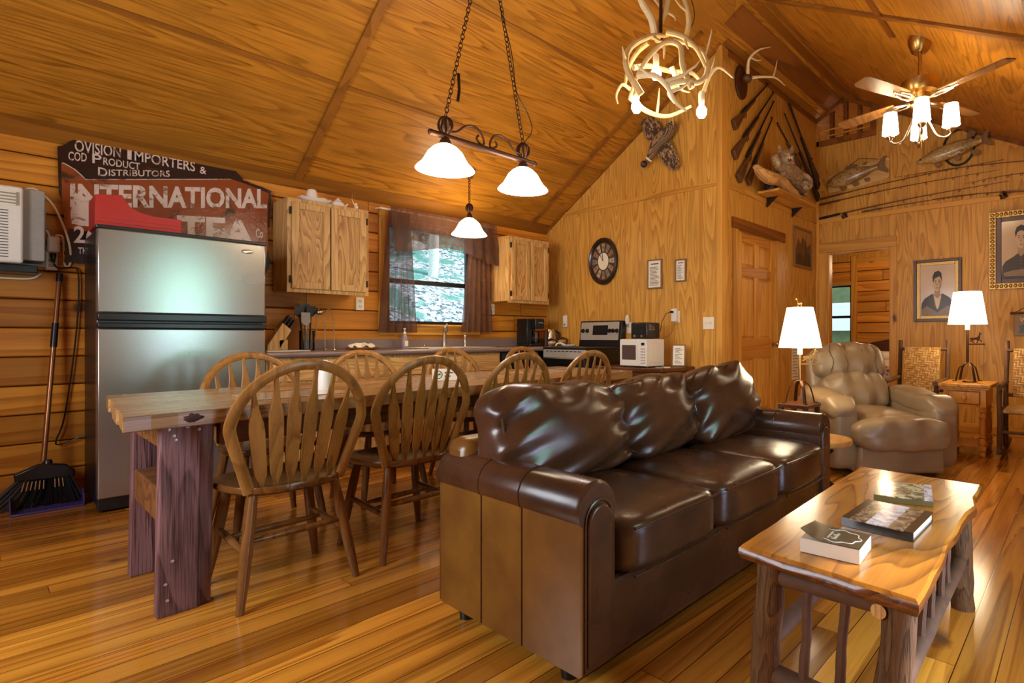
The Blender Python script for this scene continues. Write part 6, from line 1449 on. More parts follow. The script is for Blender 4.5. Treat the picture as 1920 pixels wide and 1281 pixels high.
# ---------------------------------------------------------------- trophies
def rifle(lb, p, q, scope=False, slim=1., y=YP-.028, dark=False):
    p = Vector((p[0], y, p[1])); q = Vector((q[0], y, q[1])); d = (q-p).normalized(); L = (q-p).length; u = Vector((-d.z, 0, d.x))
    if u.z > 0 and False: u = -u
    if u.z < 0: u = -u   # top side of the gun up
    t = thing('rifle', lb, 'rifle', p, 0, 'old rifles hung on the plywood partition')
    st = [(0, .038), (-.004, -.062), (.02, -.066), (.20*L, -.03), (.27*L, -.032), (.31*L, -.016), (.58*L, -.012), (.58*L, .006), (.30*L, .012), (.24*L, .010), (.17*L, .018)]
    m = MB().prism([(a, b*slim) for a, b in st], p+Vector((0, .018, 0)), d, u, -.036 if d.cross(u).y < 0 else .036)
    m2 = MB(); pol = [(a, b*slim) for a, b in st]; w = d.cross(u).normalized()
    m = MB().prism(pol, p-w*.018, d, u, .036); obj('stock', m, M['gundark'] if dark else M['gunwood'], t, bevel=.006)
    obj('barrel', MB().cyl(p+d*(.27*L)+u*.012, q+u*.004, .011*slim, .008*slim, 10), M['gunmetal'], t)
    obj('receiver', MB().tube([p+d*(.24*L)+u*.012, p+d*(.36*L)+u*.012], .017*slim, 8), M['gunmetal'], t)
    obj('trigger_guard', MB().tube([p+d*(.25*L)-u*.028, p+d*(.265*L)-u*.055, p+d*(.30*L)-u*.055, p+d*(.315*L)-u*.018], .004, 6), M['gunmetal'], t)
    obj('front_sight', MB().bar(q-d*.03+u*.01, q-d*.03+u*.035, .006, .006), M['gunmetal'], t); obj('bolt', MB().tube([p+d*(.28*L)+u*.02, p+d*(.28*L)+u*.02+w*(-.03 if w.y > 0 else .03)-u*.02], [.006, .008], 6), M['gunmetal'], t)
    return t
rifle('short old rifle topmost of the fan under the small antlers', (4.716, 3.06), (5.46, 3.70), slim=1.)
rifle('old rifle second from the top in the fan left of the bobcat', (4.716, 2.77), (5.60, 3.66))
rifle('longest old rifle third in the fan left of the bobcat', (4.80, 2.56), (5.60, 3.56))
rifle('old rifle lowest in the fan, nearest the bobcat and its driftwood', (5.0, 2.57), (5.57, 3.38), slim=.9)
rifle('slim old rifle hanging steeply right behind the head of the bobcat', (6.34, 3.03), (5.69, 3.36), slim=.8, y=YP-.021)
rifle('dark rifle leaning the other way just above the back of the bobcat', (6.80, 2.74), (5.79, 3.48), y=YP-.062, dark=True)
rifle('dark rifle with the lowest butt of those leaning towards the room corner', (6.70, 2.86), (5.83, 3.60), y=YP-.102, dark=True)
rifle('topmost dark rifle of those leaning towards the room corner', (6.85, 3.00), (5.97, 3.66), y=YP-.03, dark=True)
# shelf and bobcat
t = thing('wall_shelf', 'wooden wall shelf carrying the mounted bobcat', 'shelf', (5.74, 2.48, 2.5)); obj('board', MB().box(5.24, 6.24, YP-.25, YP-.014, 2.497, 2.52), M['pine'], t, bevel=.003, smooth=False)
for x in (5.45, 6.1): obj('bracket', MB().prism([(0, 0), (-.12, 0), (0, -.10)], (x, YP-.014, 2.497), EY, EZ, .02), M['blackm'], t)
t = thing('driftwood', 'pale weathered driftwood log lying on the wall shelf under the bobcat', 'driftwood', (5.6, 2.47, 2.52))
dm = wood('weathered_driftwood', S(206, 160, 98), S(140, 92, 46), 'X', 8, 3, .15, .6, fiber=.5, bump=.5)
pts = [(4.85, 2.42, 2.655), (4.92, 2.42, 2.635), (5.02, 2.42, 2.615), (5.18, 2.42, 2.612), (5.34, 2.43, 2.632), (5.48, 2.44, 2.63), (5.64, 2.45, 2.60), (5.85, 2.46, 2.572), (6.05, 2.46, 2.562), (6.20, 2.46, 2.562)]
obj('log', MB().tube(cat_(pts, 4), [(.018+.045*min(1, k/10)+.008*mnoise.noise(Vector((k*.8, 0, 0))), .03+.04*min(1, k/9)+.010*mnoise.noise(Vector((k*.7, 4, 0))))+() if k < 28 else (.04, .06) for k in range(37)], 14), dm, t)
obj('broken_branch', MB().tube([(5.16, 2.42, 2.61), (5.10, 2.40, 2.575), (5.08, 2.40, 2.55)], [.04, .028, .012], 10), dm, t); obj('dark_support', MB().box(5.27, 5.42, 2.44, 2.54, 2.521, 2.60), M['black'], t, bevel=.02)
fur = NT('bobcat_fur'); v = fur.obc(); n1 = fur.noise(v, 46., 4, .7, .6); n2 = fur.noise(v, 9., 3, .6); vo = fur.n('ShaderNodeTexVoronoi', {'Vector': v, 'Scale': 34.}).outputs[0]
cc_ = fur.mix(fur.ramp(n1, .35, .65), S(136, 106, 72), S(188, 160, 120)); cc_ = fur.mix(fur.ma('MULTIPLY', fur.ma('SUBTRACT', 1., fur.ramp(vo, .16, .34)), .75), cc_, S(66, 46, 30)); cc_ = fur.mix(fur.ramp(n2, .52, .66), cc_, S(206, 182, 148))
M['fur'] = fur.fin(cc_, .9, bump=n1, bs=1., bd=.02)
def skin(name, chains, mat, parent, sub=2):
    # one continuous surface grown over joined chains of (point, radius)
    V = []; E = []; Rr = []; idx = {}
    for chn in chains:
        prev = None
        for p, r_ in chn:
            key = tuple(round(c__, 4) for c__ in p)
            if key not in idx: idx[key] = len(V); V.append(p); Rr.append(r_)
            i = idx[key]
            if prev is not None and prev != i: E.append((prev, i))
            prev = i
    me = bpy.data.meshes.new(name); off = root(parent).location if root(parent).name in WORLD else Vector((0, 0, 0))
    me.from_pydata([Vector(p)-off for p in V], E, []); o = bpy.data.objects.new(name, me); COL.objects.link(o); o.parent = parent
    md = o.modifiers.new('skin', 'SKIN'); md.use_smooth_shade = True
    for i, sv in enumerate(me.skin_vertices[0].data): q = Rr[i]; sv.radius = q if isinstance(q, tuple) else (q, q); sv.use_root = (i == 0)
    s_ = o.modifiers.new('sub', 'SUBSURF'); s_.levels = sub; s_.render_levels = sub
    me.materials.append(mat); return o
t = thing('bobcat_mount', 'mounted snarling bobcat climbing over the driftwood with one paw raised', 'bobcat', (5.75, 2.44, 2.72))
y = 2.405
hip = (5.98, y+.03, 2.745); ches = (5.42, y-.02, 2.76); neck = (5.35, y-.05, 2.785)
bo = skin('body', [
    [(hip, .105), ((5.82, y+.02, 2.755), .10), ((5.62, y, 2.765), .098), (ches, .098), (neck, .075), ((5.31, y-.07, 2.81), .07)],
    [(ches, .098), ((5.26, y-.06, 2.725), .05), ((5.15, y-.07, 2.715), .04), ((5.10, y-.07, 2.765), .036), ((5.065, y-.075, 2.80), .042)],
    [(ches, .098), ((5.40, y+.02, 2.70), .05), ((5.36, y-.03, 2.685), .04), ((5.30, y-.06, 2.69), .04)],
    [(hip, .105), ((5.92, y-.06, 2.69), .075), ((5.80, y-.07, 2.675), .05), ((5.88, y-.075, 2.645), .036), ((5.80, y-.09, 2.635), .036)],
    [(hip, .105), ((6.06, y+.05, 2.67), .06), ((6.10, y+.04, 2.635), .04), ((6.03, y, 2.635), .036)],
    [(hip, .105), ((6.08, y+.03, 2.72), .04), ((6.12, y+.02, 2.68), .03)]], M['fur'], t)
hd = Vector((5.30, y-.09, 2.82)); fcd = Vector((-.62, -.75, -.05)).normalized(); sid = Vector((.77, -.64, 0)).normalized(); upv = Vector((0, 0, 1))
bo2 = obj('head', MB().ell(hd, (.085, .08, .08), 20, 2.2).ell(hd+fcd*.065-upv*.012, (.044, .044, .03), 14).ell(hd+fcd*.05-upv*.064, (.034, .034, .016), 12).ell(hd+sid*.065-upv*.03, (.035, .03, .045), 12).ell(hd-sid*.065-upv*.03, (.035, .03, .045), 12), M['fur'], bo)
for s in (-1, 1):
    b_ = hd+sid*(s*.052)+upv*.055; m = MB().tube([b_, b_+upv*.035+sid*s*.012, b_+upv*.075+sid*s*.022], [(.032, .014), (.022, .010), (.003, .003)], 10, flat=tuple(sid)); obj('ear', m, M['fur'], bo2)
    obj('eye', MB().ell(hd+fcd*.072+sid*(s*.032)+upv*.022, .009, 10), plain('amber_eye', S(190, 150, 40), .1) if s < 0 else M['black'], bo2)
obj('nose', MB().ell(hd+fcd*.105-upv*.004, (.012, .012, .008), 10), plain('pink_nose', S(150, 84, 66), .4), bo2); obj('mouth', MB().ell(hd+fcd*.088-upv*.042, (.024, .02, .018), 12), plain('dark_red_mouth', S(96, 30, 24), .3), bo2)
for s in (-1, 1): obj('fang', MB().cyl(hd+fcd*.105+sid*s*.014-upv*.026, hd+fcd*.105+sid*s*.013-upv*.050, .004, .001, 8), M['ivory'], bo2)
# small antler mount
t = thing('antler_mount', 'small deer antlers on a dark oval plaque at the top of the partition', 'antlers', (4.85, YP-.03, 3.54)); m = MB().lathe([(.17, 0), (.17, .016), (.15, .026), (0, .026)], (4.87, YP-.001, 3.53), (0, -1, 0), 30, 1.0, .72)
m = MB(); P = [(.115*math.cos(a), .165*math.sin(a)) for a in [2*PI*k/32 for k in range(32)]]; m.prism(P, (4.89, YP-.004, 3.52), EX, EZ, .022); obj('plaque', m, M['framew'], t, bevel=.006)
obj('skull_cap', MB().ell((4.92, YP-.06, 3.56), (.055, .05, .045), 14), M['gunwood'], t)
def horn(mb, pts, r0, r1, tines=()):
    P = cat_(pts, 6); n_ = len(P); mb.tube(P, [r0+(r1-r0)*(k/(n_-1))**1.2 for k in range(n_)], 9)
    for (f, q, r_, l_) in tines:
        b = Vector(P[int(f*(n_-1))]); q = Vector(q).normalized(); bend = Vector((0, 0, .25*l_)); mb.tube([b, b+q*l_*.5, b+q*l_*.9+bend*.6, b+q*l_+bend], [r_, r_*.8, r_*.45, r_*.15], 8)
    return mb
m = horn(MB(), [(4.90, YP-.08, 3.59), (4.85, YP-.12, 3.70), (4.89, YP-.20, 3.78), (5.02, YP-.26, 3.84)], .017, .004, ((.42, (.9, -.3, -.1), .010, .16), (.62, (.8, .2, .4), .008, .1))); obj('antler', m, M['antler'], t)
m = horn(MB(), [(4.95, YP-.08, 3.57), (5.04, YP-.15, 3.59), (5.17, YP-.24, 3.60), (5.31, YP-.28, 3.56)], .017, .004, ((.62, (.35, -.1, .9), .010, .16),)); obj('antler', m, M['antler'], t)
# pheasant
t = thing('pheasant_mount', 'mounted pheasant hanging head down with spread wings under the antler chandelier', 'pheasant', (XG-.08, 3.27, 3.0))
pf_ = NT('pheasant_feathers'); v = pf_.obc(); w = pf_.n('ShaderNodeTexWave', {'Vector': v, 'Scale': 26., 'Distortion': 6., 'Detail': 3.}).outputs[1]; n1 = pf_.noise(v, 30., 4, .7)
M['feath'] = pf_.fin(pf_.mix(pf_.ramp(pf_.ma('MULTIPLY', w, n1), .12, .34), S(72, 50, 34), S(150, 118, 82)), .8, bump=w, bs=.5, bd=.01)
M['wing'] = pf_.m
b = skin('body', [[((XG-.07, 3.066, 3.125), .04), ((XG-.09, 3.10, 3.055), .066), ((XG-.095, 3.19, 2.995), .074), ((XG-.10, 3.275, 2.945), .068), ((XG-.10, 3.31, 2.875), .052), ((XG-.105, 3.35, 2.815), .036), ((XG-.11, 3.39, 2.785), .031)]], M['feath'], t)
hdm = plain('pheasant_head', S(44, 36, 34), .35); HC = Vector((XG-.115, 3.415, 2.768)); bd_ = Vector((-.1, .68, -.72)).normalized()
hd_ = obj('head', MB().ell(HC, (.034, .036, .036), 16), hdm, b); obj('beak', MB().cyl(HC+bd_*.028, HC+bd_*.065, .011, .002, 8), M['antlerd'], hd_); obj('neck_ring', MB().tube([(XG-.106, 3.352, 2.813), (XG-.107, 3.362, 2.803)], .040, 14), M['ivory'], b); obj('eye_patch', MB().ell(HC+Vector((-.032, 0, .004)), (.006, .013, .013), 10), plain('red_wattle', S(120, 44, 30), .4), hd_)
def wing(outline, rt, tips, n_):
    # overlapping feathers fanned from the root line to the tip line, above a solid wing plate
    o = obj('wing', MB().prism([(-p[0], p[1]) for p in outline], (XG-.058, 0, 0), (0, -1, 0), EZ, .02), M['feath'], t, smooth=False, bevel=.006)
    for k in range(n_):
        f = k/(n_-1); a = Vector(rt[0]).lerp(Vector(rt[1]), f); q = f*(len(tips)-1); i_ = min(int(q), len(tips)-2); e = Vector(tips[i_]).lerp(Vector(tips[i_+1]), q-i_)
        A = Vector((XG-.062-.0015*(k % 3), a[0], a[1])); E_ = Vector((XG-.060-.0015*(k % 3), e[0], e[1])); d = (E_-A); L = d.length; d.normalize(); w = .017
        obj('feather', MB().tube([A, A+d*L*.4+Vector((-.012, 0, 0)), A+d*L*.8+Vector((-.008, 0, 0)), A+d*L*.97, A+d*L*1.03], [(.004, .008), (.005, w), (.004, w), (.003, w*.7), (.001, .003)], 6, flat=(1, 0, 0)), M['feathl'] if k % 2 else M['feath'], o)
    return o
pf2 = NT('pale_feathers'); v = pf2.obc(); n1 = pf2.noise(v, 60., 4, .7); M['feathl'] = pf2.fin(pf2.mix(pf2.ramp(n1, .35, .65), S(196, 160, 118), S(128, 92, 60)), .8, bump=n1, bs=.4, bd=.005)
wing([(3.321, 2.991), (3.239, 3.097), (3.29, 3.16), (3.449, 3.289), (3.476, 3.266), (3.481, 3.182), (3.46, 3.134), (3.385, 3.014)], ((3.24, 3.09), (3.34, 2.99)), [(3.29, 3.18), (3.37, 3.24), (3.45, 3.29), (3.48, 3.22), (3.465, 3.13), (3.40, 3.02)], 14)
wing([(3.29, 2.925), (3.177, 2.942), (3.117, 2.936), (3.097, 2.858), (3.038, 2.756), (3.029, 2.681), (3.078, 2.658), (3.137, 2.686), (3.198, 2.748), (3.249, 2.825)], ((3.13, 2.945), (3.28, 2.925)), [(3.09, 2.84), (3.035, 2.75), (3.025, 2.69), (3.07, 2.655), (3.13, 2.675), (3.19, 2.735), (3.25, 2.82)], 16)
for yy, zz in ((3.085, 3.12), (3.05, 3.11)): obj('foot', MB().tube([(XG-.10, yy+.01, zz-.03), (XG-.14, yy, zz+.01), (XG-.15, yy-.015, zz+.04)], [.008, .006, .004], 8), M['antlerd'], t)
# fish
def fishskin(nm, a, b, c__):
    f = NT(nm); v = f.obc(); n1 = f.noise(v, 60., 3, .6); z = f.sep(v)[2]; n2 = f.noise(v, 3., 2)
    return f.fin(f.mix(f.ramp(n1, .5, .64), f.mix(f.ramp(n2, .35, .65), a, b), c__), .3, coat=.3, bump=n1, bs=.2, bd=.004)
tro = fishskin('trout_skin', S(186, 152, 96), S(128, 96, 48), S(110, 78, 38)); pik = fishskin('pike_skin', S(172, 140, 84), S(116, 88, 44), S(196, 166, 110)); finm = plain('fish_fin', S(122, 88, 48), .4, var=.3)
def fish(t, mat, head, tail, h, th, x, snout=.3, fins=()):
    a = Vector((x, *head)); b = Vector((x, *tail)); d = (b-a); L = d.length; d.normalize(); u = Vector((0, -d.z, d.y)); u = u if u.z > 0 else -u
    prof = [(0, .10), (.03, .30), (.09, .55), (.18, .82), (.30, .97), (.45, 1.), (.6, .88), (.75, .62), (.88, .36), (.95, .30), (1., .34)]
    if snout > .5: prof = [(0, .12), (.04, .30), (.10, .36), (.16, .52), (.24, .80), (.40, .98), (.6, 1.), (.76, .86), (.86, .58), (.95, .36), (1., .38)]
    P = [a+d*(L*f)+u*(h*.04*math.sin(f*3)) for f, _ in prof]; bd = obj('body', MB().tube(P, [(h*r_, th*r_**.8) for f, r_ in prof], 16, flat=tuple(u)), mat, t)
    m = MB(); q = a+d*L; m.prism([(0, -.25*h), (.0, .25*h), (h*1.0, h*1.05), (h*1.25, h*1.0), (h*.85, 0), (h*1.25, -h*1.0), (h*1.0, -h*1.05)], q-d*.02+Vector((.005, 0, 0)), d, u, -.010); obj('tail_fin', m, finm, bd)
    for (f, s, w, hh) in fins:
        p = a+d*(L*f)+u*(s*h*.86); obj('fin', MB().prism([(0, 0), (w*.25, s*hh), (w*.8, s*hh*1.05), (w, s*hh*.5), (w*.75, 0)], p+Vector((.004, 0, 0)), d, u, -.008), finm, bd)
    obj('eye', MB().ell(a+d*(L*.085)+u*(h*.2)+Vector((-th*.42, 0, 0)), (.006, .012, .012), 10), M['black'], bd)
    m = MB().prism([(0, 0), (L*.07, h*.16), (L*.10, -h*.1), (L*.0, -h*.3), (L*.03, -h*.05)], a+Vector((-th*.3, 0, 0)), d, u, -.004); obj('mouth', m, plain('fish_mouth', S(150, 100, 60), .5), bd)
    return bd
t = thing('trout_mount', 'mounted trout on a pale wooden plaque hung below the loft opening', 'fish', (XF-.03, 2.1, 2.95))
P = [(2.455, 2.815), (2.43, 2.80), (2.05, 2.825), (1.775, 2.86), (1.75, 2.885), (1.745, 3.085), (1.77, 3.11), (2.0, 3.085), (2.42, 3.03), (2.45, 3.0)]
obj('plaque', MB().prism([(a, b) for a, b in P], (XF-.024, 0, 0), EY, EZ, .02), wood('trout_plaque', S(214, 176, 112), S(176, 128, 66), 'Y', 5, 2, .1, .4), t, bevel=.005)
fish(t, tro, (2.45, 2.895), (1.86, 3.005), .095, .05, XF-.07, .3, ((.42, 1, .13, .05), (.46, -1, .09, .05), (.70, -1, .07, .045), (.74, 1, .04, .03), (.22, -1, .09, .05)))
obj('hanger_wire', MB().tube([(XF-.02, 2.25, 3.06), (XF-.012, 2.09, 3.16), (XF-.02, 1.88, 3.11)], .003, 6), M['black'], t)
t = thing('pike_mount', 'large mounted pike hung in front of a dark ring on the far wall', 'fish', (XF-.05, 1.1, 3.0))
fish(t, pik, (1.455, 2.955), (.84, 3.075), .082, .05, XF-.09, .9, ((.80, 1, .09, .06), (.80, -1, .09, .06), (.55, -1, .07, .05), (.25, -1, .07, .05)))
obj('mounting_peg', MB().cyl((XF-.06, 1.1, 3.02), (XF-.001, 1.1, 3.02), .015, seg=10), M['black'], t)
o = obj('iron_ring', MB().tube([(XF-.024, 1.06+.145*math.cos(a), 3.06+.19*math.sin(a)) for a in [2*PI*k/40 for k in range(40)]], .011, 8, True), M['black']); tag(o, 'dark oval ring hung on the far wall behind the pike', 'ring')
# fishing rods
def rod(lb, p, q, r0, reel=None, x=XF-.013, cork=True):
    p = Vector((x, *p)); q = Vector((x, *q)); d = (q-p); t = thing('fishing_rod', lb, 'fishing rod', p, 0, 'fishing rods laid across the far wall'); L = d.length
    sag = lambda f: Vector((0, 0, -.03*f*f)) ; sag = lambda f: Vector((0, 0, .025*math.sin(PI*f)))
    obj('blank', MB().tube([p+d*f+sag(f) for f in [k/8 for k in range(9)]], [r0*(1-.75*k/8) for k in range(9)], 8), plain('rod_brown', S(110, 62, 28), .3) if 'rodm' not in M else M['rodm'], t); M['rodm'] = bpy.data.materials['rod_brown']
    if cork: obj('grip', MB().cyl(p, p+d*.14+sag(.14), r0*1.7, r0*1.4, 10), M['black'] if reel else M['gunwood'], t)
    for f in (.35, .5, .64, .78, .9): c__ = p+d*f+sag(f)-Vector((0, 0, .014)); obj('guide', MB().tube([c__+Vector((0, .009*math.cos(a), .012*math.sin(a))) for a in [2*PI*k/10 for k in range(10)]], .002, 5, True), M['gunmetal'], t)
    for f in (.12, .85): obj('wall_hook', MB().cyl(p+d*f+sag(f)-Vector((0, 0, r0+.004)), p+d*f+sag(f)+Vector((.022, 0, -r0-.004)), .004, seg=6), M['black'], t)
    if reel:
        c__ = p+d*reel+sag(reel)+Vector((-.01, 0, -.045)); rl = obj('reel', MB().lathe([(.0, -.022), (.034, -.022), (.036, -.012), (.028, -.01), (.028, .010), (.036, .012), (.034, .022), (0, .022)], c__, (0, .3, 1), 18), M['gunmetal'], t); obj('reel_foot', MB().cyl(c__, c__+Vector((.005, 0, .05)), .008, seg=8), M['gunmetal'], rl); obj('crank', MB().tube([c__+Vector((-.03, 0, 0)), c__+Vector((-.045, .03, .03)), c__+Vector((-.06, .032, .032))], .005, 6), M['brass'], rl)
    return t
rod('fishing rod topmost on the far wall, just under the mounted fish', (2.55, 2.745), (.66, 2.85), .008)
rod('fishing rod second from the top, under the trout plaque', (2.57, 2.675), (.70, 2.75), .008)
rod('thick fishing rod with a dark reel near the room corner', (2.59, 2.50), (.62, 2.62), .010, .17)
rod('long thin fishing rod lying along the horizontal wall trim', (2.05, 2.512), (.45, 2.512), .006, None, XF-.024)
rod('fishing rod with a reel above the gilt portrait', (.30, 2.46), (1.30, 2.54), .008, .36, XF-.042)
rod('fishing rod right of the pike tail', (.25, 2.77), (1.70, 2.855), .006, None, XF-.028, cork=False)
rod('short fishing rod below the pike', (.25, 2.655), (1.0, 2.66), .006, None, cork=False)

# ================================================================ CEILING LIGHTS
# island pendant
t = thing('island_pendant', 'two light island pendant of wrought iron over the dining table', 'pendant lamp', (2.10, 2.9, 2.22)); yb_ = 2.9; zb = 2.215
obj('bar', MB().cyl((1.715, yb_, zb), (2.50, yb_, zb), .017, seg=12).ell((1.715, yb_, zb), .019, 10).ell((2.50, yb_, zb), .019, 10), M['iron'], t)
def scroll(mir):
    P = []
    f = lambda x: 2.107+(x-2.107)*mir
    raw = [(1.80, zb+.02), (1.88, zb+.03), (1.95, zb+.085), (2.01, zb+.10), (2.06, zb+.075), (2.085, zb+.02), (2.07, zb-.018+.02), (2.04, zb+.0+.015), (2.03, zb+.035), (2.045, zb+.055)]
    return MB().tube(cat_([(f(x), yb_, z+.016) for x, z in raw], 5), .007, 8)
obj('scroll', scroll(1), M['iron'], t); obj('scroll', scroll(-1), M['iron'], t)
def cage(x, y, z, r_, h_, nm='cage', parent=None):
    m = MB()
    for k in range(4):
        a = PI*k/4; m.tube([(x+r_*math.sin(q)*math.cos(a), y+r_*math.sin(q)*math.sin(a), z+h_/2-h_/2*math.cos(q)) for q in [2*PI*j/20 for j in range(20)]], .006, 6, True)
    m.cyl((x, y, z), (x, y, z+h_), .008, seg=8); return obj(nm, m, M['iron'], parent)
def chain(p, q, parent, n_, lw=.012, r_=.0028, nm='chain'):
    p = Vector(p); q = Vector(q); d = (q-p)/n_; m = MB(); dn = d.normalized(); s1 = dn.cross(Vector((0, 1, .1))).normalized(); s2 = dn.cross(s1)
    for k in range(n_):
        c__ = p+d*(k+.5); s_ = s1 if k % 2 else s2; hl = d.length*.64
        m.tube([c__+dn*(hl*math.cos(a))+s_*(lw*math.sin(a)) for a in [2*PI*j/10 for j in range(10)]], r_, 5, True)
    o = obj(nm, m, M['blackm'], parent); o['kind'] = 'stuff'; return o
def bell(parent, x, y, ztop_, zbot, r_, mat, nm='glass_shade'):
    H = ztop_-zbot; return obj(nm, MB().shell([(r_, 0), (r_*.93, H*.10), (r_*.80, H*.24), (r_*.69, H*.45), (r_*.58, H*.68), (r_*.40, H*.88), (r_*.22, H)], (x, y, zbot), 28, .005), mat, parent)
top_c = Vector((2.11, 2.9, zl(2.9)))
for x, gm in ((1.81, M['pglass']), (2.40, M['pglassc'])):
    cage(x, yb_, zb+.015, .042, .10, 'cage', t); obj('lamp_holder', MB().lathe([(.022, 0), (.032, -.02), (.042, -.045), (.02, -.045)], (x, yb_, zb-.012)), M['iron'], t)
    bell(t, x, yb_, 2.165, 2.015, .170 if x < 2 else .168, gm)
    obj('bulb', MB().ell((x, yb_, 2.10), (.03, .03, .04), 12), M['bulb'], t)
    chain((x, yb_, zb+.115), top_c+Vector(((-.03 if x < 2 else .03), 0, -.035)), t, 40 if x < 2 else 40)
obj('canopy', MB().lathe([(.065, 0), (.065, -.012), (.04, -.03), (0, -.034)], top_c+Vector((0, 0, -.002)), (0, -.515, -.857) if False else (0, 0, 1)), M['iron'], t)
obj('lamp_wire', MB().tube(cat_([(2.405, yb_, zb+.12), (2.47, yb_-.01, zb+.22), (2.44, yb_, zb+.33), (2.36, yb_, zb+.42), (2.35, yb_+.02, zb+.50), (2.30, yb_, zb+.7), (2.20, yb_, 3.2), (2.13, yb_, 3.53)], 5), .003, 6), M['black'], t)
obj('spare_chain', MB().tube([(1.90, yb_, 2.62), (1.905, yb_, 2.52), (1.895, yb_, 2.45)], .009, 6), M['blackm'], t)
# small pendant over the sink
t = thing('sink_pendant', 'single glass pendant lamp hanging over the sink in front of the window', 'pendant lamp', (3.07, 4.5, 2.1)); x, y = 3.067, 4.5
obj('canopy', MB().lathe([(.055, -.03), (.06, .02), (.03, -.05), (0, -.055)][1:], (x, y, zl(y)-.012)), M['brass'], t); chain((x, y, 2.30), (x, y, zl(y)-.06), t, 14, .011); cage(x, y, 2.215, .032, .08, 'cage', t)
obj('lamp_holder', MB().lathe([(.016, .05), (.024, .03), (.036, 0), (.02, 0)], (x, y, 2.155)), M['iron'], t); bell(t, x, y, 2.155, 1.995, .165, M['pglass']); obj('bulb', MB().ell((x, y, 2.085), (.03, .03, .04), 12), M['bulb'], t)
# antler chandelier
t = thing('antler_chandelier', 'big chandelier made of interlocked deer antlers with three bare lit bulbs', 'chandelier', (3.13, 2.26, 2.85)); C0 = Vector((3.12, 2.24, 2.83))
def P3(l, u, d): return C0+RT*l+EZv*u+FW*d
EZv = Vector((0, 0, 1))
def ant(pts, r0, r1, tines=(), mt='antler'):
    m = horn(MB(), [P3(*p) for p in pts], r0, r1, [(f, RT*q[0]+EZv*q[1]+FW*q[2], r_, l_) for f, q, r_, l_ in tines]); return obj('antler', m, M[mt], t)
ant([(-.17, -.17, -.12), (-.27, .0, -.14), (-.25, .14, -.12), (-.12, .24, -.08), (.02, .28, -.03)], .024, .014, ((.35, (-.2, .2, -.8), .012, .10), (.8, (.7, -.6, -.2), .012, .13)), 'antlerd')
ant([(-.25, -.16, -.02), (-.20, -.05, -.12), (-.13, .06, -.15), (-.02, .15, -.17), (.08, .12, -.19), (.10, -.02, -.20), (.16, -.16, -.19)], .012, .022, ((.5, (.0, -.8, .3), .010, .12),), 'antlerd')
ant([(-.20, -.08, -.20), (-.09, -.10, -.24), (-.01, -.18, -.26), (.05, -.28, -.25), (.12, -.33, -.24)], .022, .007, ((.35, (-.8, .35, .1), .013, .16), (.45, (.85, .32, .1), .015, .26), (.62, (.6, .2, 0), .012, .15)))
ant([(-.02, -.17, -.25), (.10, -.13, -.22), (.20, -.11, -.16), (.27, -.02, -.08), (.28, .12, -.02), (.20, .22, .0), (.06, .27, .02)], .018, .014, ((.28, (-.1, -.5, -.5), .011, .10), (.7, (.3, .9, .0), .010, .16)))
ant([(.26, -.12, -.05), (.30, -.02, -.08), (.36, .02, -.10), (.45, -.06, -.12)], .016, .004, ((.3, (.3, .8, 0), .010, .12),))
ant([(-.24, -.06, .05), (-.30, -.04, .02), (-.34, -.12, .0), (-.33, -.19, -.02)], .013, .004)
ant([(.0, .24, -.14), (.10, .20, -.16), (.20, .14, -.12), (.27, .05, -.06)], .020, .012, ((.4, (.2, -.9, -.2), .010, .12),), 'antlerd')
ant([(-.22, .12, .10), (-.10, .16, .16), (.06, .14, .2), (.2, .10, .14), (.26, .0, .06)], .022, .012, ((.3, (.2, -.9, -.2), .012, .16), (.6, (0, -.9, -.2), .012, .18)))
ant([(-.24, -.1, .08), (-.12, -.16, .18), (.04, -.18, .22), (.2, -.14, .14)], .022, .010, ((.5, (.1, .9, 0), .012, .16),))
ant([(.05, .1, .05), (.09, .0, .08), (.03, -.08, .06), (.07, -.16, .04)], .020, .006, ((.4, (.6, -.6, -.2), .010, .14),))
ant([(-.12, .22, -.05), (-.20, .18, .02), (-.26, .08, .06), (-.28, -.03, .07)], .020, .010, ((.4, (.4, .3, -.5), .010, .12),), 'antlerd')
ant([(-.07, .26, -.02), (-.10, .38, -.05), (-.17, .50, -.06), (-.20, .66, -.05)], .026, .020, (), 'antler'); ant([(-.05, .26, .0), (-.04, .38, .03), (.01, .5, .02), (.04, .66, .0)], .026, .018, (), 'antlerd')
ant([(.13, .24, .0), (.16, .36, -.03), (.13, .5, -.06), (.07, .64, -.05)], .020, .016, ((.5, (-.6, .3, -.3), .010, .14),), 'antlerd'); ant([(-.1, .62, .04), (-.02, .52, .06), (.06, .44, .02), (.07, .40, .0)], .012, .004, (), 'antler')
obj('hanging_rod', MB().cyl(P3(-.03, .25, 0), (P3(-.03, .25, 0).x, P3(-.03, .25, 0).y, 3.94), .012, seg=10), M['iron'], t)
for (l, u, d) in ((-.065, .03, -.02), (-.20, -.20, -.02), (.245, -.25, -.06)):
    c__ = P3(l, u, d); s_ = obj('bulb_socket', MB().lathe([(.018, .0), (.022, .03), (.022, .085), (.012, .10), (0, .10)], c__+EZv*.028), M['ivory'], t); obj('bulb', MB().lathe([(0, -.055), (.022, -.05), (.036, -.025), (.036, -.002), (.022, .022), (.014, .03)], c__, EZ, 18), M['bulb'], s_)
obj('lamp_wire', MB().tube(cat_([P3(.14, .28, 0), P3(.20, .40, 0), P3(.19, .52, 0), P3(.12, .68, 0)], 5), .003, 6), M['black'], t)
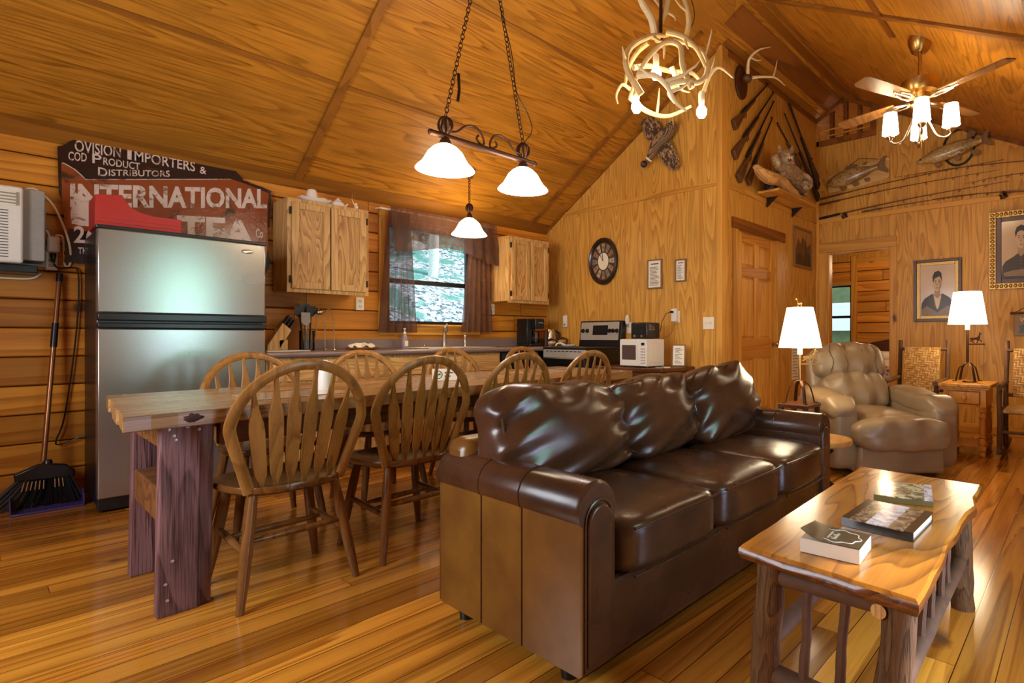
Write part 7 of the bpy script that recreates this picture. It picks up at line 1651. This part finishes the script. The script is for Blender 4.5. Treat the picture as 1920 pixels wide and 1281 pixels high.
# ceiling fan
H0 = Vector((4.60, .957, 0)); t = thing('ceiling_fan', 'ceiling fan with wooden blades and four lit shades on the right hand roof slope', 'ceiling fan', (4.60, .957, 2.8))
t['label'] = 'ceiling fan with wooden blades and four small lit shades near the gable wall'
zc_ = zr(.957); nrm = Vector((0, .475, -.88)); 
obj('canopy', MB().lathe([(.055, -.02), (.085, .0), (.082, -.03), (.060, -.095), (.045, -.11), (0, -.11)][1:], (4.60, .957, zc_+.012)), M['brass'], t)
obj('downrod', MB().cyl((4.60, .957, 2.94), (4.60, .957, zc_-.05), .014, seg=14), M['brass'], t)
obj('motor', MB().lathe([(.03, 2.955), (.09, 2.95), (.128, 2.935), (.128, 2.88), (.115, 2.85), (.07, 2.838), (.06, 2.80), (.072, 2.79), (.072, 2.76), (.05, 2.74), (.05, 2.70), (.02, 2.68), (0, 2.68)], (4.60, .957, 0), EZ, 32), M['brass'], t)
bw = wood('fan_blade_wood', S(150, 104, 58), S(96, 60, 28), 'X', 6, 2, .08, .35); BR = []
for a in (-24, 76, 158, 243):
    ca, sa = math.cos(R(a)), math.sin(R(a)); d = Vector((ca, sa, 0)); u = Vector((-sa, ca, .16)).normalized(); o_ = Vector((4.60, .957, 2.80))
    m = MB().prism([(.0, -.05), (.28, -.064), (.45, -.064), (.48, -.045), (.48, .045), (.45, .064), (.28, .064), (.0, .05)], o_+d*.18, d, u, .008); b_ = obj('blade', m, bw, t, bevel=.002)
    m = MB(); 
    for s in (-1, 1): m.tube([o_+d*.06+EZv*.0, o_+d*.11+u*s*.025-EZv*.012, o_+d*.17+u*s*.035-EZv*.008, o_+d*.25+u*s*.022-EZv*.007], [.010, .009, .008, .006], 8)
    m.tube([o_+d*.06, o_+d*.30-EZv*.006], [.012, .006], 8); obj('blade_bracket', m, M['chrome'], b_)
for a in (64, 154, 244, 334):
    d = RT*math.cos(R(a))+FW*math.sin(R(a)); o_ = Vector((4.60, .957, 0)); e = o_+d*.20
    obj('lamp_arm', MB().tube(cat_([o_+d*.03+EZv*2.70, o_+d*.07+EZv*2.60, o_+d*.11+EZv*2.515, o_+d*.165+EZv*2.495, e+EZv*2.52, e+EZv*2.545], 5), .008, 8), M['chrome'], t)
    obj('candle_cup', MB().lathe([(.012, -.02), (.03, 0), (.03, .012), (.02, .02), (.022, .05), (0, .05)], e+EZv*2.545), M['chrome'], t)
    sh = obj('shade', MB().shell([(.060, 0), (.058, .004), (.046, .155)], e+EZv*2.575, 24, .003), M['fshade'], t); obj('candle_bulb', MB().ell(e+EZv*2.64, (.016, .016, .035), 10), M['bulb'], sh)
obj('pull_chain', MB().cyl((4.60, .957, 2.68), (4.58, .94, 2.30), .0025, seg=6), M['brass'], t); obj('pull_tag', MB().lathe([(.001, 0), (.026, .03), (.03, .07), (.014, .10), (0, .10)], (4.575, .93, 2.47), EZ, 14, .9, .2), M['ivory'], t)
# bedroom bed
t = thing('bed', 'bed with a dark curved headboard seen through the doorway', 'bed', (9.0, 2.1, 0))
P = [(2.93, .35), (2.93, .80), (2.80, .92), (2.55, .97), (2.2, 1.0), (1.85, .97), (1.6, .92), (1.47, .80), (1.47, .35)]; obj('headboard', MB().prism(P, (9.90, 0, 0), EY, EZ, .05), M['dark_rail'], t, bevel=.01)
obj('mattress', MB().rbox((8.9, 2.2, .46), (.98, .70, .14), 8, 8), M['ivory'], t, sub=1); qm = NT('floral_quilt'); v = qm.obc(); vo = qm.n('ShaderNodeTexVoronoi', {'Vector': v, 'Scale': 16.}); obj('quilt', MB().rbox((8.75, 2.2, .50), (.86, .76, .16), 10, 7), qm.fin(qm.mix(qm.ramp(vo.outputs[0], .2, .4), S(150, 96, 70), S(222, 206, 184)), .9), t, sub=1); obj('bed_frame', MB().box(7.95, 9.9, 1.52, 2.88, .0, .32), M['dark_rail'], t, bevel=.01)
obj('pillow', MB().rbox((9.62, 2.55, .70), (.20, .30, .08), 8, 3), M['ivory'], t, sub=1); obj('pillow', MB().rbox((9.62, 1.86, .70), (.20, .30, .08), 8, 3), M['ivory'], t, sub=1)
